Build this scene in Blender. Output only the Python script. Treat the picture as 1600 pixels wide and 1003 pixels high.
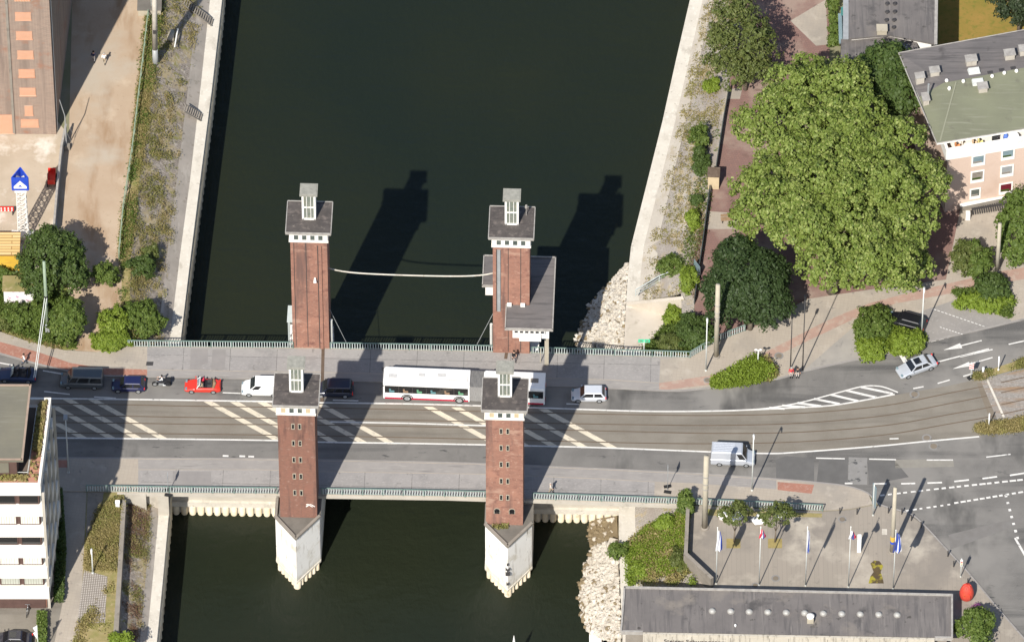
import bpy, bmesh, math, random
import numpy as np
from mathutils import Vector, Matrix

for o in list(bpy.data.objects): bpy.data.objects.remove(o, do_unlink=True)
scene = bpy.context.scene
R = math.radians
random.seed(7); rng = np.random.default_rng(11)

# ------------------------------------------------------------------ camera, world, sun, exposure
FPX = 15000.0            # focal length in photograph pixels (1600 wide): a long lens from a helicopter
DEP = R(49.5)            # looking down
DIST = FPX / 14.0        # 14 px per metre at the road
SD, CD = math.sin(DEP), math.cos(DEP)
CAM = Vector((0, -DIST * CD, DIST * SD))
cd = bpy.data.cameras.new('camera'); cam = bpy.data.objects.new('camera', cd); scene.collection.objects.link(cam)
cam.location = CAM; cam.rotation_euler = (math.pi / 2 - DEP, 0, 0)
cd.sensor_width = 36; cd.sensor_fit = 'HORIZONTAL'; cd.lens = 36 * FPX / 1600; cd.clip_start = 10; cd.clip_end = 6000
scene.camera = cam
SUN_EL = R(45.0); SH = Vector((0.342, 0.927)).normalized()     # the way shadows fall on the ground
w = bpy.data.worlds.new('World'); scene.world = w; w.use_nodes = True
wn = w.node_tree.nodes; sky = wn.new('ShaderNodeTexSky'); sky.sky_type = 'NISHITA'; sky.sun_disc = False
sky.sun_elevation = SUN_EL; sky.sun_rotation = math.atan2(-SH.x, -SH.y)
w.node_tree.links.new(sky.outputs[0], wn['Background'].inputs[0]); wn['Background'].inputs[1].default_value = 0.095
sl = bpy.data.lights.new('sun', 'SUN'); sl.energy = 4.7; sl.angle = R(0.5); sl.color = (1.0, 0.955, 0.875)
so = bpy.data.objects.new('sun', sl); scene.collection.objects.link(so); so.location = (0, -200, 300)
so.rotation_euler = Vector((SH.x * math.cos(SUN_EL), SH.y * math.cos(SUN_EL), -math.sin(SUN_EL))).to_track_quat('-Z', 'Y').to_euler()
scene.view_settings.view_transform = 'Standard'; scene.view_settings.look = 'None'
scene.view_settings.exposure = 0.55; scene.view_settings.gamma = 1

def P(px, py, z=0.0):
    """the place at height z that stands under this point of the photograph"""
    dx, dy = (px - 800) / FPX, -(py - 501.5) / FPX
    d = Vector((dx, CD + dy * SD, -SD + dy * CD)); t = (z - CAM.z) / d.z
    return CAM + d * t
def PL(pts, z=0.0): return [P(a, b, z) for a, b in pts]

# ------------------------------------------------------------------ materials
def base(name):
    m = bpy.data.materials.new(name); m.use_nodes = True
    nt = m.node_tree; return m, nt, nt.nodes, nt.links, nt.nodes['Principled BSDF']
def col(c): return (c[0], c[1], c[2], 1) if not isinstance(c, (int, float)) else (c, c, c, 1)
def mixc(nt, fac, a, b):
    n = nt.nodes.new('ShaderNodeMix'); n.data_type = 'RGBA'
    for s, v in ((0, fac), (6, a), (7, b)):
        if hasattr(v, 'links'): nt.links.new(v, n.inputs[s])
        elif s == 0: n.inputs[0].default_value = v
        else: n.inputs[s].default_value = col(v)
    return n.outputs[2]
def noise(nt, scale, lo=.35, hi=.65, detail=5, vec=None, stretch=None, rough=.6):
    if vec is None: vec = nt.nodes.new('ShaderNodeNewGeometry').outputs['Position']
    if stretch:
        mp = nt.nodes.new('ShaderNodeMapping'); mp.inputs['Scale'].default_value = stretch
        nt.links.new(vec, mp.inputs[0]); vec = mp.outputs[0]
    n = nt.nodes.new('ShaderNodeTexNoise'); n.inputs['Scale'].default_value = scale; n.inputs['Detail'].default_value = detail
    n.inputs['Roughness'].default_value = rough
    nt.links.new(vec, n.inputs['Vector'])
    r = nt.nodes.new('ShaderNodeMapRange'); r.inputs[1].default_value = lo; r.inputs[2].default_value = hi
    nt.links.new(n.outputs[0], r.inputs[0]); return r.outputs[0]
def bump(nt, b, h, strength, dist=.1):
    n = nt.nodes.new('ShaderNodeBump'); n.inputs['Strength'].default_value = strength; n.inputs['Distance'].default_value = dist
    nt.links.new(h, n.inputs['Height']); nt.links.new(n.outputs[0], b.inputs['Normal'])
def mat(name, c1, c2=None, scale=.5, rough=.85, layers=(), metal=0, spec=.3, bmp=0, stretch=None, lo=.35, hi=.65, coat=0):
    """layers: (colour, scale, lo, hi, stretch) laid one over another by noise"""
    m, nt, N, L, b = base(name)
    b.inputs['Roughness'].default_value = rough; b.inputs['Metallic'].default_value = metal
    b.inputs['Specular IOR Level'].default_value = spec; b.inputs['Coat Weight'].default_value = coat
    out = None
    if c2 is not None:
        f = noise(nt, scale, lo, hi, stretch=stretch); out = mixc(nt, f, c1, c2)
        if bmp: bump(nt, b, f, bmp)
    else: b.inputs['Base Color'].default_value = col(c1)
    for c, s, l, h, st in layers:
        out = mixc(nt, noise(nt, s, l, h, stretch=st), out if out is not None else c1, c)
    if out is not None: L.new(out, b.inputs['Base Color'])
    return m
def wallvec(nt, rz=0.0):
    g = nt.nodes.new('ShaderNodeNewGeometry'); s = nt.nodes.new('ShaderNodeSeparateXYZ'); nt.links.new(g.outputs['Position'], s.inputs[0])
    a = nt.nodes.new('ShaderNodeMath'); a.operation = 'ADD'; nt.links.new(s.outputs[0], a.inputs[0]); nt.links.new(s.outputs[1], a.inputs[1])
    c = nt.nodes.new('ShaderNodeCombineXYZ'); nt.links.new(a.outputs[0], c.inputs[0]); nt.links.new(s.outputs[2], c.inputs[1]); return c.outputs[0]
def bricks(name, c1, c2, mortar, w_, h_, ms=.01, layers=(), wall=True, rz=0, off=.5, rough=.9, bias=0):
    m, nt, N, L, b = base(name); b.inputs['Roughness'].default_value = rough; b.inputs['Specular IOR Level'].default_value = .2
    if wall: v = wallvec(nt)
    else:
        mp = N.new('ShaderNodeMapping'); mp.inputs['Rotation'].default_value = (0, 0, rz)
        L.new(N.new('ShaderNodeNewGeometry').outputs['Position'], mp.inputs[0]); v = mp.outputs[0]
    t = N.new('ShaderNodeTexBrick'); L.new(v, t.inputs['Vector']); t.offset = off
    for k, c in (('Color1', c1), ('Color2', c2), ('Mortar', mortar)): t.inputs[k].default_value = col(c)
    t.inputs['Scale'].default_value = 1; t.inputs['Mortar Size'].default_value = ms; t.inputs['Brick Width'].default_value = w_
    t.inputs['Row Height'].default_value = h_; t.inputs['Bias'].default_value = bias; t.inputs['Mortar Smooth'].default_value = .3
    out = t.outputs[0]
    for c, s, l, h, st in layers: out = mixc(nt, noise(nt, s, l, h, stretch=st), out, c)
    L.new(out, b.inputs['Base Color']); return m
def leafmat(name, a, b_, c, trans=.3, dry=None):
    m, nt, N, L, b = base(name)
    g = N.new('ShaderNodeNewGeometry'); rp = N.new('ShaderNodeValToRGB'); L.new(g.outputs['Random Per Island'], rp.inputs[0])
    e = rp.color_ramp.elements; e[0].color = col(a); e[1].color = col(c); x = e.new(.5); x.color = col(b_)
    out = mixc(nt, noise(nt, .35, .4, .7), rp.outputs[0], b_)
    if dry: out = mixc(nt, noise(nt, .5, .5, .62), out, dry)
    L.new(out, b.inputs['Base Color']); b.inputs['Roughness'].default_value = .55; b.inputs['Specular IOR Level'].default_value = .25
    tr = N.new('ShaderNodeBsdfTranslucent'); L.new(out, tr.inputs[0]); mx = N.new('ShaderNodeMixShader'); mx.inputs[0].default_value = trans
    L.new(b.outputs[0], mx.inputs[1]); L.new(tr.outputs[0], mx.inputs[2]); L.new(mx.outputs[0], N['Material Output'].inputs[0]); return m

DARKST = (.055, .053, .052)
M = {}
M['asphalt'] = mat('asphalt', (.135, .127, .118), (.175, .165, .152), .25, .9, [((.088, .084, .08), .16, .5, .66, (.16, 2.4, 1)), ((.20, .195, .185), 9, .55, .8, None), ((.07, .068, .066), .9, .62, .70, (.5, 1.5, 1)), ((.20, .188, .172), .055, .52, .62, None), ((.075, .072, .068), .07, .57, .68, (1.6, .6, 1))])
M['tramway'] = mat('tramway', (.172, .152, .124), (.208, .187, .156), .3, .9, [((.135, .12, .10), .2, .5, .7, (.2, 2.5, 1)), ((.23, .21, .185), 8, .55, .8, None)])
M['patch_dark'] = mat('patch_dark', (.10, .096, .092), (.12, .115, .11), .6, .9)
M['patch_light'] = mat('patch_light', (.19, .182, .17), (.22, .21, .2), .8, .9, [((.07, .07, .07), 1.2, .58, .64, None)])
M['slab'] = bricks('slab', (.285, .265, .25), (.25, .235, .225), (.10, .095, .09), 5.2, 3.05, .03, [((.21, .198, .19), .35, .5, .7, None), ((.33, .31, .29), 3.5, .52, .75, (1, 2, 1)), ((.17, .16, .15), 1.2, .63, .72, None)], wall=False, rz=R(1.5), off=0)
M['slab_patch'] = mat('slab_patch', (.215, .20, .19), (.24, .222, .21), 1, .9)
M['strip'] = mat('strip', (.27, .25, .232), (.235, .218, .205), .5, .9, [((.33, .31, .28), 2, .55, .75, (.4, 3, 1)), ((.16, .15, .14), .5, .6, .72, (.3, 3, 1))])
M['paving'] = bricks('paving', (.345, .30, .245), (.33, .285, .235), (.30, .26, .215), .4, .4, .02, [((.27, .24, .205), .16, .48, .68, None), ((.385, .34, .285), .5, .55, .72, None), ((.22, .195, .17), 1.4, .62, .72, None)], wall=False, rz=R(8), off=0)
M['plaza'] = bricks('plaza', (.275, .24, .20), (.262, .23, .192), (.22, .193, .162), .5, 30, .02, [((.21, .186, .16), .12, .48, .62, None), ((.36, .32, .265), .2, .52, .66, None), ((.20, .175, .15), 1.0, .62, .72, None)], wall=False, rz=R(0), off=0)
M['redpath'] = mat('redpath', (.33, .155, .11), (.27, .13, .095), .5, .9, [((.38, .24, .19), 4, .5, .75, None), ((.2, .12, .1), .5, .6, .75, None)])
M['redpath_pale'] = mat('redpath_pale', (.35, .235, .185), (.31, .205, .165), .5, .9, [((.36, .29, .235), 1.5, .5, .72, None), ((.24, .17, .14), .6, .6, .75, None)])
M['promenade'] = bricks('promenade', (.215, .125, .105), (.19, .115, .10), (.15, .10, .085), .3, .3, .02, [((.26, .19, .155), .2, .5, .65, None), ((.15, .095, .08), .7, .6, .72, None)], wall=False, rz=R(10))
M['sand'] = mat('sand', (.355, .262, .18), (.41, .32, .232), .12, .95, [((.285, .19, .115), .18, .5, .66, (2.2, .5, 1)), ((.46, .365, .27), .4, .56, .75, None), ((.30, .22, .15), 2, .6, .75, None), ((.38, .32, .25), .09, .54, .66, None)])
M['yard'] = mat('yard', (.42, .35, .27), (.36, .295, .22), .3, .95, [((.58, .53, .46), .25, .54, .68, None), ((.34, .275, .2), 1.1, .6, .75, None)])
M['land'] = mat('land', (.22, .2, .14), (.15, .155, .07), .2, .95)
M['lawn'] = mat('lawn', (.19, .15, .03), (.27, .17, .045), .2, .95, [((.14, .14, .025), 1.5, .5, .7, None)])
M['bank'] = bricks('bank', (.29, .25, .215), (.25, .215, .185), (.17, .148, .12), .5, .3, .03, [((.20, .17, .14), .35, .45, .65, None), ((.32, .26, .155), .5, .5, .62, None), ((.20, .185, .07), .9, .54, .66, None), ((.37, .33, .285), 2.6, .54, .66, None), ((.12, .10, .08), 2.2, .58, .66, None)], wall=False, rz=R(12))
M['bank_pale'] = bricks('bank_pale', (.36, .32, .28), (.31, .28, .245), (.22, .2, .17), .5, .3, .03, [((.43, .39, .335), .3, .5, .66, None), ((.37, .29, .16), .6, .54, .66, None), ((.25, .22, .09), 1.1, .58, .68, None), ((.22, .195, .17), 2.4, .58, .68, None), ((.26, .225, .2), .12, .5, .62, (2, .5, 1))], wall=False, rz=R(-10))
M['dry_grass'] = mat('dry_grass', (.27, .21, .10), (.19, .18, .06), .5, .95, [((.34, .27, .15), 1.8, .5, .7, None), ((.12, .13, .04), .9, .58, .7, None)])
M['grass_ground'] = mat('grass_ground', (.12, .14, .03), (.2, .18, .06), .6, .95)
M['coping'] = mat('coping', (.56, .52, .45), (.49, .45, .385), .5, .9, [((.38, .345, .29), .8, .56, .72, (1, .5, 1)), ((.64, .60, .53), 3, .55, .75, None), ((.3, .27, .22), 2.5, .64, .72, None)])
M['ramp'] = mat('ramp', (.50, .445, .375), (.43, .38, .31), .4, .9, [((.34, .295, .235), .7, .58, .72, (1, 1, .3))])
M['concrete'] = mat('concrete', (.46, .42, .36), (.39, .355, .30), .5, .9, [((.28, .25, .21), .8, .58, .72, (1, 1, .3))])
M['concrete_dark'] = mat('concrete_dark', (.16, .145, .125), (.12, .11, .095), .8, .9)
M['column'] = mat('column', (.42, .375, .29), (.36, .32, .25), .8, .9, [((.28, .25, .2), 2, .6, .72, (1, 1, .2))])
M['pierwhite'] = mat('pierwhite', (.90, .865, .80), (.85, .815, .75), .35, .85, [((.55, .50, .43), .9, .56, .70, (2.5, 2.5, .3)), ((.27, .25, .22), 1.5, .655, .70, (1.8, 1.8, .4)), ((.58, .52, .41), .5, .54, .72, None)])
M['sheetpile'] = mat('sheetpile', (.66, .58, .44), (.52, .44, .31), .8, .85, [((.30, .26, .17), 1, .58, .7, (1, 1, .4))])
M['railing'] = mat('railing', (.13, .20, .175), (.17, .235, .205), 3, .6)
M['railing_bars'] = mat('railing_bars', (.42, .47, .455), (.48, .52, .505), 3, .6)
M['rail_dark'] = mat('rail_dark', (.04, .05, .05), (.06, .07, .065), 3, .6)
M['brick_tower'] = bricks('brick_tower', (.325, .148, .102), (.245, .11, .08), (.24, .17, .135), .26, .085, .012, [((.34, .175, .125), .5, .5, .68, (1, 1, .7)), ((.175, .085, .068), .9, .55, .7, (1, 1, 1.6)), ((.40, .24, .18), 2.2, .58, .72, None), ((.15, .09, .075), .35, .51, .68, (2.5, 2.5, .25)), ((.36, .22, .165), .3, .58, .68, (1, 1, 2.5))])
M['brick_dark'] = bricks('brick_dark', (.265, .118, .082), (.20, .09, .066), (.17, .125, .1), .26, .085, .012, [((.24, .115, .085), .5, .5, .68, (1, 1, .7)), ((.11, .06, .05), .5, .55, .7, (2, 2, .4)), ((.30, .19, .15), 2.2, .60, .73, None), ((.11, .07, .06), .4, .52, .68, (2.5, 2.5, .25))])
M['brick_ware'] = bricks('brick_ware', (.275, .198, .155), (.22, .162, .13), (.35, .29, .24), .62, .17, .018, [((.20, .152, .125), .35, .5, .68, (3, 3, .15)), ((.33, .25, .2), .8, .55, .75, (3, 3, .2)), ((.27, .15, .105), .5, .56, .7, None)])
M['brick_fill'] = bricks('brick_fill', (.52, .25, .145), (.45, .21, .12), (.56, .38, .28), .3, .2, .03)
M['brick_pale'] = bricks('brick_pale', (.54, .405, .33), (.51, .38, .31), (.56, .45, .37), .26, .085, .012, [((.48, .355, .285), .4, .5, .7, None)])
M['white'] = mat('white', (.78, .76, .72), (.72, .70, .66), .8, .6, [((.55, .52, .47), 1.1, .62, .74, None)])
M['band_white'] = mat('band_white', (.78, .74, .67), (.70, .66, .59), .4, .7, [((.55, .52, .46), .8, .6, .74, (1, 1, 2.5))])
M['roof_tower'] = mat('roof_tower', (.088, .076, .07), (.062, .054, .05), 1.1, .8, [((.14, .118, .105), 1.2, .53, .68, None), ((.042, .036, .036), .9, .57, .68, (.4, 3, 1)), ((.22, .19, .16), 2.6, .63, .74, None)])
M['roof_edge'] = mat('roof_edge', (.36, .34, .31), (.26, .24, .22), 2, .6)
M['lantern_roof'] = mat('lantern_roof', (.30, .29, .25), (.22, .215, .185), 2.2, .6)
M['glass'] = mat('glass', (.06, .075, .07), (.10, .115, .10), 1.2, .12, spec=.7)
M['lantern_glass'] = mat('lantern_glass', (.14, .165, .14), (.20, .21, .175), 1.5, .12, [((.26, .24, .17), 1.2, .55, .7, None)], spec=.8)
M['glass_dark'] = mat('glass_dark', (.012, .013, .015), None, rough=.06, spec=.8)
M['glass_blue'] = mat('glass_blue', (.16, .22, .25), (.20, .27, .29), .6, .1, spec=.7)
M['roof_felt'] = mat('roof_felt', (.125, .113, .108), (.155, .14, .132), .3, .9, [((.10, .092, .09), .8, .5, .66, (3, .25, 1)), ((.185, .168, .155), 1.0, .58, .7, (4, .2, 1)), ((.075, .07, .068), .4, .58, .7, None), ((.20, .175, .15), .25, .56, .7, None), ((.06, .055, .05), .9, .63, .7, None)])
M['roof_felt2'] = mat('roof_felt2', (.12, .11, .107), (.15, .135, .13), .3, .9, [((.095, .087, .085), .8, .5, .66, (.3, 3, 1)), ((.175, .16, .15), 1.0, .58, .7, (.2, 4, 1)), ((.08, .073, .07), .4, .62, .72, None)])
M['roof_green'] = mat('roof_green', (.175, .18, .12), (.15, .152, .105), .25, .9, [((.20, .20, .145), 1, .55, .7, (.3, 3, 1)), ((.115, .11, .085), .35, .6, .72, None)])
M['roof_olive'] = mat('roof_olive', (.168, .155, .115), (.145, .135, .105), .35, .9, [((.19, .178, .14), 1, .55, .72, (.25, 3, 1))])
M['red_coping'] = mat('red_coping', (.40, .20, .14), (.33, .17, .12), 1, .8)
M['edge_brown'] = mat('edge_brown', (.34, .25, .19), (.27, .2, .155), 1, .8)
M['terrace'] = mat('terrace', (.135, .105, .085), (.11, .09, .075), .6, .9)
M['metal_grey'] = mat('metal_grey', (.30, .31, .31), (.36, .37, .37), 1.5, .5, metal=.2)
M['pole_light'] = mat('pole_light', (.58, .59, .56), (.52, .53, .5), 2, .5)
M['pole_green'] = mat('pole_green', (.22, .28, .20), (.26, .32, .235), 1.2, .6)
M['black'] = mat('black', (.018, .018, .02), None, rough=.5)
M['dark_metal'] = mat('dark_metal', (.045, .042, .042), (.06, .056, .055), 2, .5)
M['rubber'] = mat('rubber', (.02, .02, .02), None, rough=.8)
M['rim'] = mat('rim', (.42, .43, .44), None, rough=.35, metal=.6)
M['red'] = mat('red', (.62, .03, .02), None, rough=.35, coat=.3)
M['red_cloth'] = mat('red_cloth', (.55, .03, .06), None, rough=.8)
M['blue_sign'] = mat('blue_sign', (.02, .06, .42), (.03, .08, .5), 1, .4)
M['sign_white'] = mat('sign_white', (.82, .82, .80), None, rough=.4)
M['yellow'] = mat('yellow', (.66, .42, .06), (.58, .36, .05), .8, .6, [((.45, .27, .06), 1, .55, .7, (.3, 4, 1))])
M['planks'] = bricks('planks', (.55, .37, .15), (.62, .45, .22), (.25, .14, .05), 3.5, .42, .05, wall=False)
M['mark'] = mat('mark', (.64, .62, .58), (.55, .53, .50), 1, .7, [((.34, .33, .31), 2.5, .56, .72, None), ((.22, .21, .2), 1.2, .64, .72, None)])
M['mark_cream'] = mat('mark_cream', (.60, .53, .41), (.52, .46, .36), .8, .7, [((.34, .31, .26), 1.8, .54, .72, None)])
M['rail_steel'] = mat('rail_steel', (.095, .068, .048), (.125, .09, .066), .8, .6)
M['rail_bed'] = mat('rail_bed', (.15, .122, .092), (.185, .155, .12), .5, .9)
M['ballast'] = mat('ballast', (.27, .245, .22), (.2, .18, .16), 3, .95, [((.36, .33, .3), 5, .55, .7, None), ((.24, .16, .10), .5, .5, .66, (.3, 2.5, 1))])
M['stone'] = mat('stone', (.52, .475, .41), (.42, .375, .31), .9, .95, [((.33, .285, .225), .5, .52, .7, None), ((.64, .60, .53), 2, .56, .72, None)])
M['stone_wet'] = mat('stone_wet', (.16, .12, .07), (.22, .17, .1), .8, .8)
M['bark'] = mat('bark', (.12, .095, .07), (.17, .14, .105), 2, .95)
M['timber'] = mat('timber', (.30, .20, .12), (.22, .15, .09), 2, .85)
M['wallgrey'] = mat('wallgrey', (.21, .185, .155), (.26, .23, .195), .8, .9, [((.16, .14, .115), 1.5, .58, .7, None)])
M['lawn_leaf'] = leafmat('lawn_leaf', (.10, .13, .02), (.15, .17, .035), (.19, .19, .05), .3)
M['leaf_plane'] = leafmat('leaf_plane', (.075, .12, .018), (.16, .212, .04), (.32, .355, .115), .26)
M['leaf_dark'] = leafmat('leaf_dark', (.022, .042, .012), (.036, .06, .018), (.055, .082, .028), .2)
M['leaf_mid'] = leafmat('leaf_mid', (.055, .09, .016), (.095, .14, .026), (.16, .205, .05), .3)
M['leaf_deep'] = leafmat('leaf_deep', (.04, .068, .016), (.06, .095, .022), (.09, .125, .032), .25)
M['leaf_olive'] = leafmat('leaf_olive', (.07, .092, .022), (.105, .13, .034), (.16, .17, .055), .3)
M['leaf_bright'] = leafmat('leaf_bright', (.11, .165, .018), (.175, .24, .028), (.24, .30, .055), .32)
M['leaf_dry'] = leafmat('leaf_dry', (.22, .19, .07), (.30, .25, .10), (.40, .32, .16), .35, dry=(.27, .25, .08))
M['leaf_weed'] = leafmat('leaf_weed', (.14, .155, .04), (.22, .215, .065), (.31, .255, .11), .35, dry=(.32, .255, .13))
M['leaf_fir'] = leafmat('leaf_fir', (.02, .03, .014), (.03, .045, .02), (.045, .06, .025), .15)
M['flower'] = leafmat('flower', (.28, .05, .3), (.4, .12, .35), (.5, .3, .35), .3)
def tide():
    m = M['pierwhite']; nt = m.node_tree; N, L = nt.nodes, nt.links; b = N['Principled BSDF']; src = b.inputs['Base Color'].links[0].from_socket
    g = N.new('ShaderNodeNewGeometry'); s = N.new('ShaderNodeSeparateXYZ'); L.new(g.outputs['Position'], s.inputs[0])
    n = N.new('ShaderNodeTexNoise'); n.inputs['Scale'].default_value = 1.6; L.new(g.outputs['Position'], n.inputs['Vector'])
    a = N.new('ShaderNodeMath'); a.operation = 'MULTIPLY_ADD'; a.inputs[1].default_value = 1.6; L.new(n.outputs[0], a.inputs[0]); L.new(s.outputs[2], a.inputs[2])
    r = N.new('ShaderNodeMapRange'); r.inputs[1].default_value = -6.2; r.inputs[2].default_value = -7.4; r.inputs[4].default_value = .55; L.new(a.outputs[0], r.inputs[0])
    L.new(mixc(nt, r.outputs[0], src, (.50, .43, .29)), b.inputs['Base Color'])
tide()
def water():
    m, nt, N, L, b = base('water')
    big = noise(nt, .02, .35, .7, 3); out = mixc(nt, big, (.0110, .0158, .0110), (.0165, .0195, .0105))
    L.new(out, b.inputs['Base Color']); b.inputs['Roughness'].default_value = .12; b.inputs['IOR'].default_value = 1.33
    f = noise(nt, 1.3, 0, 1, 6, stretch=(1.2, .5, 1), rough=.7); g = noise(nt, .3, 0, 1, 3, stretch=(.7, 1.2, 1))
    a = N.new('ShaderNodeMath'); a.operation = 'MULTIPLY_ADD'; a.inputs[1].default_value = 2.0; L.new(g, a.inputs[0]); L.new(f, a.inputs[2])
    b.inputs['Specular IOR Level'].default_value = .4; bump(nt, b, a.outputs[0], .5, .24); return m
M['water'] = water()
PAINT = {}
def paint(name, c, rough=.28, metal=.0, coat=.5):
    if name not in PAINT: PAINT[name] = mat('paint_' + name, c, None, rough=rough, metal=metal, coat=coat, spec=.5)
    return PAINT[name]

# ------------------------------------------------------------------ mesh collector
def tag(o, label=None, cat=None, group=None, kind=None):
    for k, v in (('label', label), ('category', cat), ('group', group), ('kind', kind)):
        if v: o[k] = v
    return o
def thing(name, label, cat, loc=(0, 0, 0), rz=0, group=None):
    o = bpy.data.objects.new(name, None); scene.collection.objects.link(o); o.location = loc; o.rotation_euler = (0, 0, rz)
    o.empty_display_size = .3; return tag(o, label, cat, group)
def area2(p): return sum(p[i][0] * p[(i + 1) % len(p)][1] - p[(i + 1) % len(p)][0] * p[i][1] for i in range(len(p)))
class MB:
    def __init__(s): s.v, s.f, s.m = [], [], []
    def add(s, vs, fs, mi=0):
        o = len(s.v); s.v += [tuple(v) for v in vs]; s.f += [tuple(i + o for i in f) for f in fs]; s.m += [mi] * len(fs); return s
    def quad(s, a, b, c, d, mi=0): return s.add([a, b, c, d], [(0, 1, 2, 3)], mi)
    def box(s, c, d, rz=0, mi=0, taper=1.0):
        x, y, z = d[0] / 2, d[1] / 2, d[2] / 2; ca, sa = math.cos(rz), math.sin(rz); vs = []
        for zz in (-z, z):
            k = taper if zz > 0 else 1
            for xx, yy in ((-x, -y), (x, -y), (x, y), (-x, y)):
                xx, yy = xx * k, yy * k; vs.append((c[0] + xx * ca - yy * sa, c[1] + xx * sa + yy * ca, c[2] + zz))
        return s.add(vs, [(3, 2, 1, 0), (4, 5, 6, 7), (0, 1, 5, 4), (1, 2, 6, 5), (2, 3, 7, 6), (3, 0, 4, 7)], mi)
    def prism(s, pts, z0, z1, mi=0, bottom=True, mt=None):
        p = [(q[0], q[1]) for q in pts]
        if area2(p) < 0: p.reverse()
        n = len(p); vs = [(x, y, z0) for x, y in p] + [(x, y, z1) for x, y in p]
        s.add(vs, [(i, (i + 1) % n, n + (i + 1) % n, n + i) for i in range(n)], mi)
        s.add([(x, y, z1) for x, y in p], [tuple(range(n))], mi if mt is None else mt)
        if bottom: s.add([(x, y, z0) for x, y in p], [tuple(reversed(range(n)))], mi)
        return s
    def sheet(s, pts, z=None, mi=0):
        p = [(q[0], q[1], q[2] if z is None else z) for q in pts]
        if area2(p) < 0: p.reverse()
        return s.add(p, [tuple(range(len(p)))], mi)
    def strip(s, A, B, mi=0):
        n = len(A); vs = list(A) + list(B); fs = [(i, i + 1, n + i + 1, n + i) for i in range(n - 1)]
        a, b, c = Vector(vs[fs[0][0]]), Vector(vs[fs[0][1]]), Vector(vs[fs[0][2]])
        if (b - a).cross(c - a).z < 0: fs = [tuple(reversed(f)) for f in fs]
        return s.add(vs, fs, mi)
    def ribbon(s, pts, wd, z=None, mi=0):
        pts = [Vector((p[0], p[1], p[2] if z is None else z)) for p in pts]; A, B = [], []
        for i, p in enumerate(pts):
            t = (pts[min(i + 1, len(pts) - 1)] - pts[max(i - 1, 0)]); t.z = 0; t.normalize(); nn = Vector((-t.y, t.x, 0)) * wd / 2
            A.append(p - nn); B.append(p + nn)
        return s.strip(A, B, mi)
    def tube(s, path, r, n=8, mi=0, cap=True):
        path = [Vector(p) for p in path]; rs = r if isinstance(r, (list, tuple)) else [r] * len(path); vs = []; up = None
        for i, p in enumerate(path):
            t = (path[min(i + 1, len(path) - 1)] - path[max(i - 1, 0)]).normalized()
            if up is None: up = Vector((0, 0, 1)) if abs(t.z) < .9 else Vector((1, 0, 0))
            a = up.cross(t).normalized(); b = t.cross(a).normalized(); up = b if abs(b.dot(t)) < .9 else up
            for k in range(n):
                q = 2 * math.pi * k / n; vs.append(p + (a * math.cos(q) + b * math.sin(q)) * rs[i])
        fs = [(i * n + k, i * n + (k + 1) % n, (i + 1) * n + (k + 1) % n, (i + 1) * n + k) for i in range(len(path) - 1) for k in range(n)]
        if cap: fs += [tuple(reversed(range(n))), tuple((len(path) - 1) * n + k for k in range(n))]
        return s.add(vs, fs, mi)
    def lathe(s, prof, n=16, c=(0, 0, 0), mi=0):
        vs = [(c[0] + r * math.cos(2 * math.pi * k / n), c[1] + r * math.sin(2 * math.pi * k / n), c[2] + z) for r, z in prof for k in range(n)]
        fs = [(i * n + k, i * n + (k + 1) % n, (i + 1) * n + (k + 1) % n, (i + 1) * n + k) for i in range(len(prof) - 1) for k in range(n)]
        fs += [tuple(reversed(range(n))), tuple((len(prof) - 1) * n + k for k in range(n))]
        return s.add(vs, fs, mi)
    def loft(s, rings, mi=0):
        n = len(rings[0]); vs = [v for r in rings for v in r]
        fs = [(i * n + k, i * n + (k + 1) % n, (i + 1) * n + (k + 1) % n, (i + 1) * n + k) for i in range(len(rings) - 1) for k in range(n)]
        fs += [tuple(reversed(range(n))), tuple((len(rings) - 1) * n + k for k in range(n))]
        return s.add(vs, fs, mi)
    def build(s, name, mats, parent=None, world=False, smooth=False, bevel=0, fix=False):
        if not isinstance(mats, (list, tuple)): mats = [mats]
        mats = [M[m] if isinstance(m, str) else m for m in mats]
        v = np.array(s.v, dtype=float)
        if parent is None: off = np.array([v[:, 0].mean(), v[:, 1].mean(), v[:, 2].min()])
        elif world: off = np.array(parent.location)
        else: off = np.zeros(3)
        me = bpy.data.meshes.new(name); me.from_pydata([tuple(q) for q in v - off], [], s.f)
        for m in mats: me.materials.append(m)
        me.polygons.foreach_set('material_index', s.m)
        if smooth: me.polygons.foreach_set('use_smooth', [True] * len(s.f))
        if fix:
            bm = bmesh.new(); bm.from_mesh(me); bmesh.ops.remove_doubles(bm, verts=bm.verts, dist=1e-4); bmesh.ops.recalc_face_normals(bm, faces=bm.faces); bm.to_mesh(me); bm.free()
        me.update(); o = bpy.data.objects.new(name, me); scene.collection.objects.link(o)
        if parent is None: o.location = off
        else: o.parent = parent
        if bevel:
            b = o.modifiers.new('bevel', 'BEVEL'); b.width = bevel; b.segments = 2; b.limit_method = 'ANGLE'; b.angle_limit = R(40)
        return o
def struct(o): o['kind'] = 'structure'; return o
def kids(o): return [c for c in bpy.data.objects if c.parent == o]
def copy_tree(o, parent=None):
    c = o.copy(); scene.collection.objects.link(c)
    if parent is not None: c.parent = parent
    for ch in list(o.children): copy_tree(ch, c)
    return c

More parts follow.
